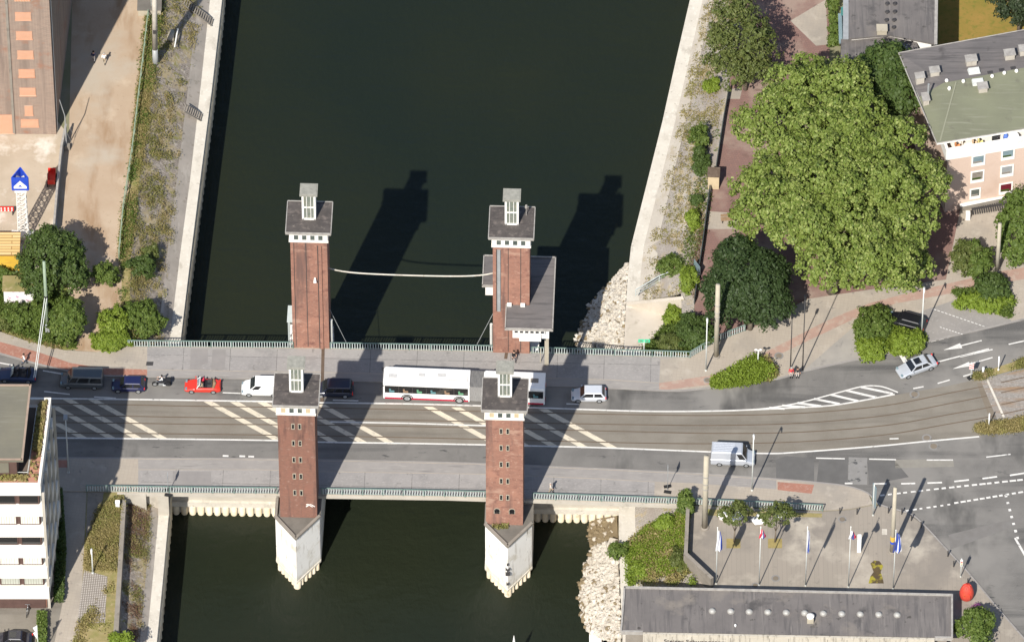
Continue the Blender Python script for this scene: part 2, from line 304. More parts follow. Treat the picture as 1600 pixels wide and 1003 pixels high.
# leaves: many small faces gathered in clumps
def quads_mesh(name, C, Nn, size, m, parent=None, loc=None, asp=1.0):
    n = len(C); t = rng.normal(size=(n, 3)); a = np.cross(Nn, t); a /= np.linalg.norm(a, axis=1)[:, None] + 1e-9
    b = np.cross(Nn, a); s = (size * rng.uniform(.6, 1.3, n))[:, None] / 2
    V = np.stack([C - a * s * asp - b * s * .55, C + a * s * .2 - b * s * .9, C + a * s * asp + b * s * .3, C - a * s * .1 + b * s * .9], 1).reshape(-1, 3)
    off = np.array(loc if loc is not None else (C[:, 0].mean(), C[:, 1].mean(), C[:, 2].min()))
    me = bpy.data.meshes.new(name); me.vertices.add(4 * n); me.vertices.foreach_set('co', (V - off).ravel())
    me.loops.add(4 * n); me.loops.foreach_set('vertex_index', np.arange(4 * n)); me.polygons.add(n)
    me.polygons.foreach_set('loop_start', np.arange(0, 4 * n, 4)); me.polygons.foreach_set('loop_total', np.full(n, 4))
    me.materials.append(M[m]); me.update(calc_edges=True); me.validate()
    o = bpy.data.objects.new(name, me); scene.collection.objects.link(o)
    if parent is not None: o.parent = parent
    else: o.location = off
    return o
def leaf_cloud(lobes, nclump, per, cr, seed_low=-.35, lo=.74, hi=1.1, fillk=.06):
    """lobes: (centre, (rx, ry, rz)); returns leaf centres and normals in clumps over the union of the lobes"""
    Cs, Ns = [], []; lob = [(np.array(c), np.array(r)) for c, r in lobes]; wts = np.array([r[0] * r[1] for _, r in lob]); wts = wts / wts.sum()
    k = 0; tries = 0
    while k < nclump and tries < nclump * 8:
        tries += 1; i = rng.choice(len(lob), p=wts); c, r = lob[i]
        d = rng.normal(size=3); d /= np.linalg.norm(d)
        if d[2] < seed_low: d[2] = -d[2]
        q = c + d * r * rng.uniform(lo, hi)
        if any(j != i and (((q - c2) / r2) ** 2).sum() < .55 for j, (c2, r2) in enumerate(lob)): continue
        k += 1; n_ = int(per * rng.uniform(.6, 1.3)); rr = cr * rng.uniform(.5, 1.5)
        p = rng.normal(size=(n_, 3)); p /= np.linalg.norm(p, axis=1)[:, None]; p *= (rng.uniform(0, 1, n_) ** .45)[:, None]
        Cs.append(q + p * rr * np.array([1, 1, .75])); Ns.append(p * .8 + d * .55 + np.array([0, 0, .35]) + rng.normal(size=(n_, 3)) * .45)
    nv = int(nclump * per * fillk)
    for _ in range(1):
        i = rng.choice(len(lob), p=wts, size=nv); d = rng.normal(size=(nv, 3)); d /= np.linalg.norm(d, axis=1)[:, None]
        Cs.append(np.array([lob[a][0] for a in i]) + d * np.array([lob[a][1] for a in i]) * (rng.uniform(.1, .75, nv) ** .5)[:, None]); Ns.append(d + rng.normal(size=(nv, 3)) * .6)
    C = np.concatenate(Cs); Nn = np.concatenate(Ns); Nn /= np.linalg.norm(Nn, axis=1)[:, None]; return C, Nn
def tree(name, label, cat, basept, lobes, leaf, nclump, per, cr, size, trunk=.3, group=None, part='crown', asp=1.0, lo=.74, hi=1.1):
    t = thing(name, label, cat, basept, 0, group); b = Vector(basept)
    L = [(np.array(Vector(c)), r) for c, r in lobes]; C, Nn = leaf_cloud(L, nclump, per, cr, lo=lo, hi=hi)
    C[:, 2] = np.maximum(C[:, 2], b.z + .08)
    quads_mesh(part, C, Nn, size, leaf, t, loc=b, asp=asp)
    top = Vector(L[0][0]); mb = MB(); fork = b.lerp(top, .45); fork.x = b.x + (top.x - b.x) * .3; fork.y = b.y + (top.y - b.y) * .3
    mb.tube([b - Vector((0, 0, .2)), b.lerp(fork, .5), fork], [trunk * 1.25, trunk, trunk * .8], 10)
    for c, r in L:
        q = Vector(c); mid = fork.lerp(q, .5) + Vector((0, 0, r[2] * .12)); mb.tube([fork, mid, q], [trunk * .6, trunk * .35, trunk * .12], 7)
    mb.build('trunk' if part == 'crown' else 'stem', 'bark', t, world=True, smooth=True); return t
def lobe(px, py, z, r, rz=None, ry=None): return (P(px, py, z), (r, ry or r, rz or r * .8))

# ================================================================== the setting: water, ground, banks, roads
WZ, QZ = -9.3, -3.5
mb = MB(); mb.sheet([(-1500, -1500), (1500, -1500), (1500, 2500), (-1500, 2500)], WZ); o = struct(mb.build('water', 'water'))
W_TOP_N = [(300, -700), (262, -60), (255, 0), (240, 120), (222, 250), (212, 330), (205, 400), (202, 500), (202, 541)]
W_IN_N = [(368, -700), (333, -60), (328, 0), (313, 140), (297, 280), (281, 400), (266, 525), (264, 541)]
W_OUT_N = [(390, -700), (352, -60), (347, 0), (331, 140), (313, 280), (298, 400), (283, 525), (281, 541)]
W_TOP_S = [(202, 541), (194, 778), (188, 900), (181, 1003), (150, 1500)]
W_IN_S = [(262, 541), (250, 778), (239, 900), (229, 1003), (190, 1500)]
W_OUT_S = [(281, 541), (266, 778), (255, 900), (245, 1003), (208, 1500)]
E_TOP_N = [(1240, -700), (1172, -60), (1165, 0), (1150, 70), (1138, 140), (1118, 265), (1098, 380), (1085, 452)]
E_IN_N = [(1240, -700), (1110, -60), (1098, 0), (1076, 97), (1055, 190), (1006, 385), (1000, 440), (998, 478)]
E_OUT_N = [(1220, -700), (1090, -60), (1078, 0), (1056, 95), (1035, 190), (986, 385), (981, 430), (978, 478)]
E_TOP_S = [(1085, 452), (1084, 500), (1080, 555), (1076, 790), (1073, 880), (1112, 918), (1180, 1100), (1180, 1500)]
E_IN_S = [(1003, 478), (1003, 500), (1003, 545), (992, 800), (994, 870), (998, 930), (1001, 1003), (1010, 1500)]
E_OUT_S = [(978, 478), (977, 500), (975, 545), (967, 800), (968, 870), (970, 930), (973, 1003), (982, 1500)]
mb = MB(); mb.prism(PL(W_TOP_N[:-1] + W_TOP_S + [(-3500, 1500), (-3500, -700)], -.05), -14, -.05); struct(mb.build('ground', 'land'))
mb = MB(); mb.prism(PL(E_TOP_N[:-1] + E_TOP_S + [(4500, 1500), (4500, -700)], -.05), -14, -.05); struct(mb.build('ground', 'land'))
def slope(name, T, zt, I, m): mb = MB(); mb.strip(PL(T, zt), PL(I, QZ)); return struct(mb.build(name, m))
slope('bank_slope', W_TOP_N, -.05, W_IN_N, 'bank'); slope('bank_slope', W_TOP_S, -1.3, W_IN_S, 'bank')
slope('bank_slope', E_TOP_N, -.05, E_IN_N, 'bank_pale')
slope('bank_slope', E_TOP_S[2:], -.05, E_IN_S[2:], 'bank_pale')
def apron(T, zt, I, k, m):
    A, B = PL(T, zt), PL(I, QZ); mb = MB(); up = Vector((0, 0, .03)); mb.strip([b.lerp(a, k) + up for a, b in zip(A, B)], [b + up * .4 for b in B]); return struct(mb.build('bank_apron', m))
M['apron'] = mat('apron', (.34, .30, .26), (.28, .25, .215), .5, .95, [((.42, .38, .33), .7, .54, .7, (1, .3, 1)), ((.2, .175, .14), 1.2, .58, .7, None)])
M['apron_pale'] = mat('apron_pale', (.46, .415, .35), (.40, .355, .30), .5, .95, [((.36, .30, .21), .8, .56, .7, (1, .4, 1)), ((.27, .235, .19), 1.8, .62, .72, None)])
apron(W_TOP_N, -.05, W_IN_N, .26, 'apron'); apron(W_TOP_S, -1.3, W_IN_S, .22, 'apron'); apron(E_TOP_N, -.05, E_IN_N, .24, 'apron_pale')
def quay(label, I, O):
    t = thing('quay_wall', label, 'quay wall', P(*O[2], -12)); mb = MB()
    mb.prism(PL(O + I[::-1], QZ), QZ - .5, QZ); A_ = [(x + (4 if I[2][0] > O[2][0] else -4), y) for x, y in O]; mb.prism(PL(A_ + I[::-1], QZ), -14, QZ - .5); mb.build('coping', 'coping', t, world=True)
    mb = MB(); pts = PL(O, QZ); sg = 1 if I[2][0] > O[2][0] else -1
    for a, b in zip(pts, pts[1:]):
        d = b - a; n = max(1, int(min(d.length, 60) / 1.1))
        for k in range(n):
            q = a + d * ((k + .5) / n); mb.tube([(q.x + sg * .34, q.y, -13), (q.x + sg * .34, q.y, QZ - .5)], .36, 8)
    mb.build('sheet_piling', 'sheetpile', t, world=True, smooth=True)
quay('pale concrete quay edge along the overgrown bank below the brick warehouse', W_IN_N, W_OUT_N)
quay('pale concrete quay edge below the rough paved bank beside the white balcony building', W_IN_S, W_OUT_S)
quay('wide pale quay edge along the bank beside the promenade railing', E_IN_N, E_OUT_N)
quay('stained quay edge behind the rubble by the long flat roofed building', E_IN_S, E_OUT_S)
# concrete slipway beside the bridge: floor, angled wall, planted slope
t = thing('concrete_ramp', 'pale triangular concrete ramp with angled wall beside the bridge rubble', 'ramp', P(1010, 520, QZ))
mb = MB(); mb.prism(PL([(977.5, 481), (1004, 481), (1052, 496), (1068, 500), (1046, 505), (1004, 545), (976, 545)], QZ + .006), -14, QZ + .006); mb.build('ramp_floor', 'ramp', t, world=True)
a, b_ = P(980, 478, QZ), P(1068, 500, QZ); top = P(1068, 459, 0); nrm = Vector((-.25, 1, 0)).normalized() * .45
mb = MB(); c1 = Vector((b_.x, b_.y, .1)); mb.add([a, b_, c1, a + Vector((0, 0, .15)), a + nrm, b_ + nrm, c1 + nrm, a + nrm + Vector((0, 0, .15))], [(0, 1, 2, 3), (5, 4, 7, 6), (3, 2, 6, 7), (1, 5, 6, 2), (4, 0, 3, 7), (1, 0, 4, 5)]); mb.build('ramp_wall', 'ramp', t, world=True)
mb = MB(); mb.sheet(PL([(1064, 458), (1090, 448), (1090, 503), (1066, 503)], -.056)); mb.add([P(1003, 477, QZ), P(1085, 452, -.06), P(1068, 458, -.02), P(978, 477, QZ + .02)], [(0, 1, 2, 3)]); mb.build('bank_slope', 'bank_pale', fix=True)['kind'] = 'structure'
mb = MB(); mb.add([P(1046, 505, QZ), P(1068, 500, QZ), P(1068, 500, -.05), P(1085, 500, -.05), P(1085, 560, -.05), P(1004, 560, QZ), P(1004, 545, QZ)], [(0, 1, 2, 3, 4), (0, 4, 5, 6)]); struct(mb.build('planted_slope', 'grass_ground', fix=True))
# surfaces on the west bank, laid as sheets
def lay(name, pts, m, z): mb = MB(); mb.sheet(PL(pts, z)); return struct(mb.build(name, m))
lay('sand_path', [(130, -500), (280, -500), (236, 0), (222, 120), (209, 240), (196, 330), (190, 400), (190, 470), (175, 552), (120, 560), (100, 450), (84, 380), (95, 245), (108, 205), (113, 0)], 'sand', -.04)
lay('yard', [(-800, 190), (90, 190), (108, 212), (98, 245), (86, 382), (60, 420), (-800, 440)], 'yard', -.036)
lay('grass_verge', [(236, 0), (255, 0), (240, 120), (222, 250), (212, 330), (204, 410), (200, 540), (178, 550), (190, 470), (190, 400), (196, 330), (209, 240), (222, 120)], 'dry_grass', -.036)
lay('planting_bed', [(-800, 440), (60, 420), (105, 440), (120, 545), (95, 548), (40, 532), (0, 519), (-800, 400)], 'grass_ground', -.032)
lay('footpath', [(84, 765), (135, 769), (131, 860), (124, 1003), (110, 1500), (40, 1500), (78, 1003), (92, 950), (60, 950), (60, 765)], 'paving', -.03)
lay('verge_strip', [(137, 769), (194, 770), (184, 900), (176, 1003), (150, 1500), (112, 1500), (124, 1003), (131, 860)], 'dry_grass', -.034)
lay('cobble_strip', [(131, 890), (168, 900), (164, 973), (121, 972)], bricks('cobbles', (.42, .38, .34), (.36, .33, .3), (.17, .145, .12), .24, .24, .05, wall=False, rz=R(4), off=0), -.028)
lay('cobble_strip', [(137, 769), (162, 769), (158, 800), (140, 830), (134, 840)], 'wallgrey', -.026)
# roads
N_KERB = [(-900, 545), (-300, 545), (0, 553), (50, 567), (100, 579), (150, 587), (230, 589), (300, 590), (400, 592), (500, 594.5), (700, 599), (850, 603), (960, 607), (1000, 609), (1060, 611), (1112, 606), (1165, 599), (1217, 592), (1254, 581), (1334, 563), (1376, 556), (1447, 535), (1513, 520), (1581, 504), (1700, 475), (2600, 250)]
S_KERB = [(-900, 716), (85, 716), (400, 717.5), (600, 721), (760, 725), (850, 729), (940, 733), (1083, 740), (1213, 749), (1272, 754), (1323, 760), (1356, 771), (1375, 789), (1419, 802), (1440, 817), (1481, 861), (1511, 893), (1560, 952), (1600, 998), (1800, 1230), (2000, 1500)]
lay('road', N_KERB + [(4000, 250), (4000, 1500)] + S_KERB[::-1], 'asphalt', 0)
def walk(name, pts, m, top=.12): mb = MB(); mb.prism(PL(pts, 0), -.3, top); return struct(mb.build(name, m))
NB = [(-900, 500), (-300, 500), (0, 519), (40, 533), (100, 548), (150, 551), (200, 541.5), (450, 544), (700, 548), (900, 553.5), (1078, 559), (1117, 535), (1180, 512), (1262, 468), (1370, 452), (1478, 438), (1500, 330), (1600, 300), (2600, 100)]
walk('sidewalk', [p for p in NB] + N_KERB[::-1], 'paving')
SB = [(-900, 768), (80, 768), (135, 768), (437, 771.5), (700, 775.5), (870, 781), (1078, 788), (1286, 798), (1330, 795), (1364, 788), (1356, 771)]
walk('sidewalk', S_KERB[:12] + SB[::-1][1:], 'paving')
lay('bridge_pavement', [(230, 542), (450, 544.5), (700, 548.5), (900, 554), (1078, 559.5), (1032, 559.5), (1030, 598), (960, 593), (850, 590), (700, 586), (500, 581), (300, 578), (230, 577)], 'slab', .126)
lay('bridge_pavement', [(216, 734), (400, 734), (500, 737), (760, 741), (940, 748.5), (1023, 753), (1022, 785.5), (870, 780.5), (700, 775), (437, 771), (216, 769)], 'slab', .126)
lay('cycle_strip', [(230, 578), (300, 579), (500, 582), (700, 587), (850, 591), (960, 594), (1030, 599), (1030, 610), (1000, 608.5), (960, 606.3), (850, 602.3), (700, 598.3), (500, 593.8), (400, 591.3), (300, 589.3), (230, 588.3)], 'strip', .124)
lay('cycle_strip', [(216, 717.5), (400, 718.3), (600, 721.8), (760, 725.8), (850, 729.8), (940, 733.8), (1083, 740.8), (1213, 750), (1213, 764), (1083, 754.5), (1023, 752), (940, 747.5), (760, 740), (500, 736), (400, 733), (216, 733)], 'strip', .124)
lay('cycle_path', [(-300, 525), (0, 534), (60, 550), (110, 567), (160, 575), (230, 577.3), (230, 588), (150, 586), (100, 578), (50, 566), (0, 551), (-300, 543)], 'redpath', .122)
lay('cycle_path', [(1030, 598.5), (1112, 586), (1173, 562), (1210, 543), (1280, 507), (1320, 489), (1361, 473), (1430, 455), (1495, 440), (1560, 424), (1600, 418), (1700, 395), (1700, 410), (1600, 436), (1545, 446), (1500, 456), (1400, 474), (1337, 497), (1280, 524), (1221, 552), (1115, 600), (1030, 610.5)], 'redpath_pale', .122)
lay('cycle_path', [(1215, 752.5), (1272, 757), (1268, 771), (1215, 765)], 'redpath', .128)
lay('cycle_path', [(84, 718.5), (105, 718.5), (105, 730), (84, 730)], 'redpath', .126)
lay('parking_lot', [(1447, 534), (1425, 505), (1440, 486), (1488, 470), (1579, 499), (1581, 503)], mat('parking', (.255, .235, .215), (.215, .2, .185), .4, .9, [((.3, .28, .26), 3, .55, .72, None)]), .128)
lay('driveway', [(1254, 580), (1340, 505), (1345, 500), (1338, 525), (1342, 558), (1334, 562)], mat('driveway', (.26, .24, .215), (.31, .285, .25), .4, .9, [((.2, .185, .17), 1, .58, .7, None)]), .124)
# promenade and the ground under the trees
lay('promenade', [(1240, -700), (1165, 0), (1150, 70), (1138, 140), (1118, 265), (1098, 380), (1085, 470), (1085, 530), (1120, 533), (1180, 511), (1262, 467), (1370, 451), (1478, 437), (1500, 330), (1420, 200), (1296, 100), (1296, -200), (1330, -700)], 'promenade', -.03)
lay('promenade_band', [(1235, 33), (1290, 0), (1294, 70), (1275, 72)], 'paving', -.026); lay('promenade_band', [(1135, 140), (1160, 138), (1156, 155), (1133, 155)], 'paving', -.026)
lay('promenade_band', [(1104, 330), (1150, 333), (1156, 358), (1098, 358)], 'paving', -.026)
lay('lawn', [(1466, -300), (2300, -400), (2300, 60), (1466, 100)], 'lawn', -.03)
lay('plaza', [(1078, 789), (1286, 799), (1330, 796), (1364, 789), (1375, 790), (1419, 802.6), (1440, 817.6), (1481, 861.6), (1511, 893.6), (1560, 952.6), (1600, 998.6), (1800, 1230), (2000, 1500), (1180, 1500), (1112, 918), (1073, 880)], 'plaza', .1)
lay('forecourt', [(-900, 930), (100, 930), (85, 1003), (60, 1500), (-900, 1500)], 'tramway', -.024)
# tram lane, rails, ballast
RAILS = [[(-600, 628), (80, 631), (300, 634.5), (500, 637), (665, 640.6), (850, 645), (1000, 648), (1120, 649), (1250, 645.6), (1380, 634), (1480, 614.8), (1600, 590), (1900, 520), (2600, 340)],
         [(-600, 646), (80, 649), (300, 652), (500, 654), (665, 657), (850, 661), (1000, 663.5), (1120, 664.5), (1250, 661), (1380, 649.5), (1480, 631), (1600, 606), (1900, 537), (2600, 358)],
         [(-600, 657), (80, 660), (300, 662.5), (500, 664), (665, 666.7), (850, 671), (1000, 674.5), (1120, 677), (1250, 675), (1380, 665), (1480, 648), (1600, 625), (1900, 556), (2600, 378)],
         [(-600, 674), (80, 676.5), (300, 678), (500, 681), (665, 684), (850, 688.5), (1000, 692), (1120, 693), (1250, 690), (1380, 679.5), (1480, 662.7), (1600, 640), (1900, 572), (2600, 395)]]
def smooth_px(pts, k=5):
    out = []
    for i in range(len(pts) - 1):
        p0, p1, p2, p3 = [np.array(pts[max(0, min(len(pts) - 1, j))], float) for j in (i - 1, i, i + 1, i + 2)]
        for u in np.linspace(0, 1, k, endpoint=False):
            out.append(tuple(.5 * ((2 * p1) + (p2 - p0) * u + (2 * p0 - 5 * p1 + 4 * p2 - p3) * u ** 2 + (3 * p1 - p0 - 3 * p2 + p3) * u ** 3)))
    return out + [tuple(pts[-1])]
lay('tram_lane', [(-600, 624), (85, 624), (400, 628), (665, 632.5), (853, 638.5), (1000, 643.5), (1100, 643), (1165, 641.5), (1250, 637.5), (1310, 632.5), (1398, 617), (1480, 603), (1530, 592), (1548, 658), (1530, 681), (1441, 689), (1370, 696), (1250, 705), (1180, 707), (960, 699), (853, 696), (665, 692), (500, 689.5), (85, 683), (-600, 681)], 'tramway', .004)
lay('track_bed', [(1532, 594), (1600, 577), (1900, 505), (2600, 325), (2600, 410), (1900, 588), (1600, 656), (1562, 664)], 'ballast', .02)
for i, rp in enumerate(RAILS):
    sp = PL(smooth_px(rp)); mb = MB(); mb.ribbon(sp, .16, .0102 if i % 2 == 0 else .0104); mb.ribbon(sp, .10, .0165, 1)
    struct(mb.build('tram_track', ['rail_bed', 'rail_steel']))
    mb = MB(); mb.tube([Vector((q.x, q.y, .05)) for q in PL(smooth_px(rp)) if q.x > P(1545, 600).x], .06, 6); tag(mb.build('tram_rail', 'rail_steel'), 'rusty tram rail %s on the ballast' % ('nearest the red and white sign', 'second from the red and white sign', 'third from the red and white sign', 'farthest from the red and white sign')[i], 'rail', 'tram rails on the ballast')
mb = MB(); mb.prism(PL([(1541, 594), (1544, 593), (1570, 651), (1567, 652.5)], 0), -.2, .06); struct(mb.build('track_kerb', 'coping'))
mb = MB(); mb.ribbon(PL([(1531, 598), (1536, 613), (1545, 637), (1551, 653)]), .7, .014); struct(mb.build('expansion_strip', 'rail_bed'))
def island(pts): mb = MB(); mb.prism(PL(pts, 0), -.2, .13); return struct(mb.build('traffic_island', 'dry_grass'))
island([(1522, 589), (1530, 584), (1600, 561), (1700, 535), (1700, 548), (1600, 574), (1532, 592)]); island([(1527, 668), (1530, 662), (1560, 660), (1600, 651), (1700, 630), (1700, 650), (1600, 673), (1535, 678)])
# road patches and paint
for pts, m in (([(1212, 718), (1228, 712), (1272, 716), (1272, 753), (1213, 748)], 'patch_dark'), ([(1326, 714), (1355, 715), (1355, 757), (1325, 756)], 'patch_light'), ([(1398, 718), (1489, 717), (1491, 729), (1399, 731)], mat('patch_tan', (.2, .185, .16), (.23, .215, .185), 1, .9)), ([(1280, 718), (1325, 716), (1324, 756), (1276, 753)], 'patch_dark'), ([(1355, 722), (1398, 719), (1420, 745), (1358, 757)], 'patch_dark'), ([(1482, 835), (1600, 806), (1600, 817), (1485, 858)], mat('patch_grey', (.17, .16, .15), (.15, .14, .13), 1, .9))):
    lay('road_patch', pts, m, .0035)
for pts in ([(298, 545), (325, 545), (325, 568), (315, 570), (315, 578), (297, 577)], [(332, 546), (353, 546), (351, 577), (330, 577)], [(455, 557), (492, 557), (492, 562), (455, 562)], [(270, 736), (330, 736), (330, 764), (270, 764)]): lay('pavement_patch', pts, 'slab_patch', .131)
lay('grate', [(229, 565), (240, 565), (239, 571), (228, 571)], 'dark_metal', .133)
for px, py, r in ((1217, 556, .38), (1429, 615, .42), (1448, 683, .4), (1459, 696, .42), (1316, 811, .35), (1212, 903, .35), (1105, 594, .3), (1180, 914, .3)):
    q = P(px, py, .1); zz = .0125 if 1400 < px < 1470 else .133 if py < 700 else .104; n = thing('manhole_cover', 'round manhole cover set in the ground', 'manhole cover', (q.x, q.y, zz - .004), 0, 'manhole covers'); n['label'] = 'round manhole cover %s' % {1217: 'in the paving by the two waiting pedestrians', 1429: 'in the road below the silver sedan', 1448: 'in the tram lane by the lower island', 1459: 'just outside the tram lane line', 1316: 'in the plaza paving near the railing end', 1212: 'in the plaza between two flagpoles near the flat roof', 1105: 'on the red cycle path by the grass bed', 1180: 'in the shaded plaza edge behind the flat roof'}[px]
    mb = MB(); mb.lathe([(r * 1.35, -.05), (r * 1.35, .002), (r * 1.0, .0035)], 20); mb.build('ring', 'patch_light', n); mb = MB(); mb.lathe([(r * .92, -.05), (r * .9, .006)], 20); mb.build('lid', 'rail_bed', n)
def line(pts, wd=.15, z=.0125, m='mark'): mb = MB(); mb.ribbon(PL(pts), wd, z); return struct(mb.build('road_marking', m))
line(smooth_px([(-400, 619), (80, 622.5), (400, 627), (500, 629), (665, 631.5), (853, 637.5), (1000, 642.3), (1100, 642.3), (1165, 640.5), (1250, 636.5), (1310, 632), (1398, 616)]), .2)
line(smooth_px([(-400, 681), (85, 684), (400, 687.5), (500, 690.6), (665, 693), (853, 697), (960, 700), (1180, 708), (1250, 706), (1370, 697), (1441, 690), (1530, 682)]), .2)
line(smooth_px([(1165, 640.5), (1200, 637.5), (1250, 629), (1300, 616), (1346, 604), (1370, 603), (1385, 606), (1403, 613)]), .17, .0135)
for a, b in (((1202, 637), (1226, 638.5)), ((1222, 633.5), (1258, 636)), ((1246, 629.5), (1283, 634.5)), ((1272, 623), (1312, 631)), ((1298, 616.5), (1341, 626.5)), ((1322, 610), (1370, 621)), ((1345, 604.5), (1395, 615))): line([a, b], .3, .0145)
line([(515, 659), (640, 661.3), (760, 665)], .18, .0165)
for a, b in (((1427, 607), (1443, 604)), ((1465, 599), (1484, 593.5)), ((1505, 588), (1525, 582)), ((1463, 566), (1545, 545)), ((1576, 538), (1640, 524)), ((1500, 557.6), (1551, 546)), ((1275, 715.5), (1320, 716.5)), ((1358, 717), (1400, 718)), ((1448, 718.5), (1489, 718.5)), ((1541, 714), (1579, 709.5)), ((1390, 685.5), (1404, 685))): line([a, b], .17)
for a, b in (((67, 579), (96, 584)), ((69, 611.5), (109, 616)), ((147, 620), (181, 622)), ((348, 613.5), (376, 614.5)), ((520, 625), (560, 626)), ((885, 630.8), (905, 631.5)), ((0, 567), (20, 570.5)), ((-60, 556), (0, 567))): line([a, b], .16)
for a, b in (((1320, 755), (1332, 755)), ((1365, 755.5), (1385, 755.5)), ((1408, 755.5), (1430, 755)), ((1449, 754.5), (1472, 753.5)), ((1491, 752), (1514, 749.5)), ((1535, 747.5), (1558, 744.5)), ((1578, 742.5), (1610, 737.5))): line([a, b], .22)
def dashes(A, B, n, frac, wd):
    for k in range(n):
        u, v = (k + .1) / n, (k + .1 + frac * random.uniform(.7, 1.1)) / n
        line([(A[0] + (B[0] - A[0]) * u, A[1] + (B[1] - A[1]) * u), (A[0] + (B[0] - A[0]) * v, A[1] + (B[1] - A[1]) * v)], wd)
dashes((1374, 774), (1470, 763), 8, .7, .22); dashes((1470, 763), (1600, 749), 11, .8, .25); dashes((1414, 798), (1490, 787), 7, .55, .22); dashes((1490, 786), (1600, 768), 11, .78, .25)
dashes((1571, 772), (1592, 848), 7, .35, .3); line([(1586, 840), (1602, 868)], .25)
for A, B, n in (((1453, 534), (1585, 502), 11), ((1458, 484), (1540, 512), 14), ((1468, 512), (1505, 524), 8)):
    for k in range(n):
        u, v = (k + .15) / n, (k + .8) / n
        line([(A[0] + (B[0] - A[0]) * u, A[1] + (B[1] - A[1]) * u), (A[0] + (B[0] - A[0]) * v, A[1] + (B[1] - A[1]) * v)], .16 if n == 11 else .1, .0125 if n == 11 else .136)
line([(1405, 549), (1415, 566)], .5)          # stop line
def arrow(tail, head, hw):
    a, b = P(*tail), P(*head); d = (b - a).normalized(); n = Vector((-d.y, d.x, 0)); mb = MB(); k = b - d * 2.1
    mb.ribbon([a, k], .16, .0125); mb.sheet([b, k + n * hw, k - n * hw], .0128); struct(mb.build('road_marking', 'mark'))
arrow((1534, 532), (1474, 547), .38); arrow((1551, 558.5), (1488, 576.5), .32)
for x in (18, 63, 105, 145, 325, 366, 409, 455, 501, 669, 712, 757, 803, 848):   # cream hatching between the tram lane lines
    yt = 622.5 + (x - 80) * (5.0 / 320 if x < 500 else 6.5 / 320); y0 = yt + 1; a, b = (x, y0), (x + 112, y0 + 61.5)
    if x < 80: k = (84 - x) / 112; a = (84, y0 + 61.5 * k)
    A, B = P(*a), P(*b); hw = Vector((.5, 0, 0)); mb = MB(); ex = Vector((0, 0, .0062)); mb.sheet([A - hw + ex, A + hw + ex, B + hw + ex, B - hw + ex]); struct(mb.build('road_marking', 'mark_cream'))
for x, y in ((348, 712), (374, 712.5), (388, 713)): line([(x, y), (x + 9, y + .3)], .25)
# kerbs: real stone edges
def kerb(pts, z=.13):
    mb = MB(); sp = PL(smooth_px(pts, 3)); mb.ribbon(sp, .2, z); lo = [Vector((p.x, p.y, -.05)) for p in sp]
    A = [p for p in sp]; nn = MB(); 
    for i in range(len(sp) - 1):
        d = sp[i + 1] - sp[i]; L = d.length; mb.box((sp[i] + d / 2 + Vector((0, 0, z / 2 - .004))), (L, .16, z), math.atan2(d.y, d.x))
    return struct(mb.build('kerb', 'strip'))
kerb(N_KERB[2:-1]); kerb(S_KERB[1:-1])

# ================================================================== bridge
t = thing('road_bridge', 'wide road bridge with tram lane and hatched paint crossing the dark harbour water', 'bridge', P(640, 660, -1.6))
mb = MB(); mb.prism(PL([(212, 541), (450, 541.5), (700, 545.5), (900, 551), (1079, 556.5), (1076, 791), (870, 783.5), (700, 778), (437, 774), (200, 771)], -.012), -.42, -.012); mb.prism(PL([(216, 545), (450, 545.5), (700, 549.5), (900, 555), (1078, 561), (1075, 783), (870, 776), (700, 770), (437, 766), (204, 763)], -.42), -1.5, -.42); mb.build('deck', 'concrete', t, world=True)
mb = MB()
for px in range(530, 760, 26):
    a, b = P(px, 552, -1.5), P(px - 8, 770, -1.5); d = b - a; mb.box((a + d / 2) - Vector((0, 0, .35)), (.35, d.length, .7), math.atan2(d.y, d.x) - math.pi / 2)
mb.build('girder', 'dark_metal', t, world=True)
for (a, b) in (((505, 540), (503, 629)), ((792, 549), (790, 562))):
    mb = MB(); mb.ribbon(PL([a, b]), .35, .14); mb.build('expansion_joint', 'rail_steel', t, world=True)
def abut(label, px0, px1, D=5.0):
    a, b = P(px0, 774 + (px0 - 437) * .02, 0), P(px1, 774 + (px1 - 437) * .02, 0); n0, n1 = P(px0 + 8, 545, 0), P(px1 + 8, 545 + (px1 - px0) * .02, 0)
    t = thing('abutment', label, 'abutment', (a.x, a.y, -12)); mb = MB()
    v = Vector((0, D, 0)); mb.prism([a + v, b + v, n1 - v * .3, n0 - v * .3], -14, -1.55); mb.build('wall', 'concrete', t, world=True)
    mb = MB(); mb.prism([a + v * .94, b + v * .94, b + v * 1.1, a + v * 1.1], -8.0, -7.2); mb.build('cap_beam', 'coping', t, world=True)
    mb = MB(); n = int((b - a).length / .85)
    for k in range(n):
        q = a + v * .98 + (b - a) * ((k + .5) / n); mb.tube([(q.x, q.y, -12), (q.x, q.y, -8.0)], .36, 10)
    mb.build('sheet_piling', 'sheetpile', t, world=True, smooth=True)
abut('pale sheet piled abutment under the bridge beside the paved bank', 264, 433); abut('pale sheet piled abutment under the bridge beside the rubble heap', 834, 970)
t = thing('wing_wall', 'concrete wing wall with dark niche under the bridge end above the paved bank', 'wall', P(230, 772, -4))
mb = MB(); z0 = 0
mb.prism(PL([(183, 772), (228, 773), (228, 764), (183, 764)], -.02), -4, -.02); mb.prism(PL([(246, 773.5), (263, 774), (263, 764), (246, 764)], -.02), -5, -.02); mb.prism(PL([(227, 764), (247, 764), (247, 754), (227, 754)], -.1), -5, -.1)
mb.build('wall', 'concrete', t, world=True)
t = thing('retaining_wall', 'long low concrete retaining wall above the rough paved bank', 'wall', P(188, 880, -2))
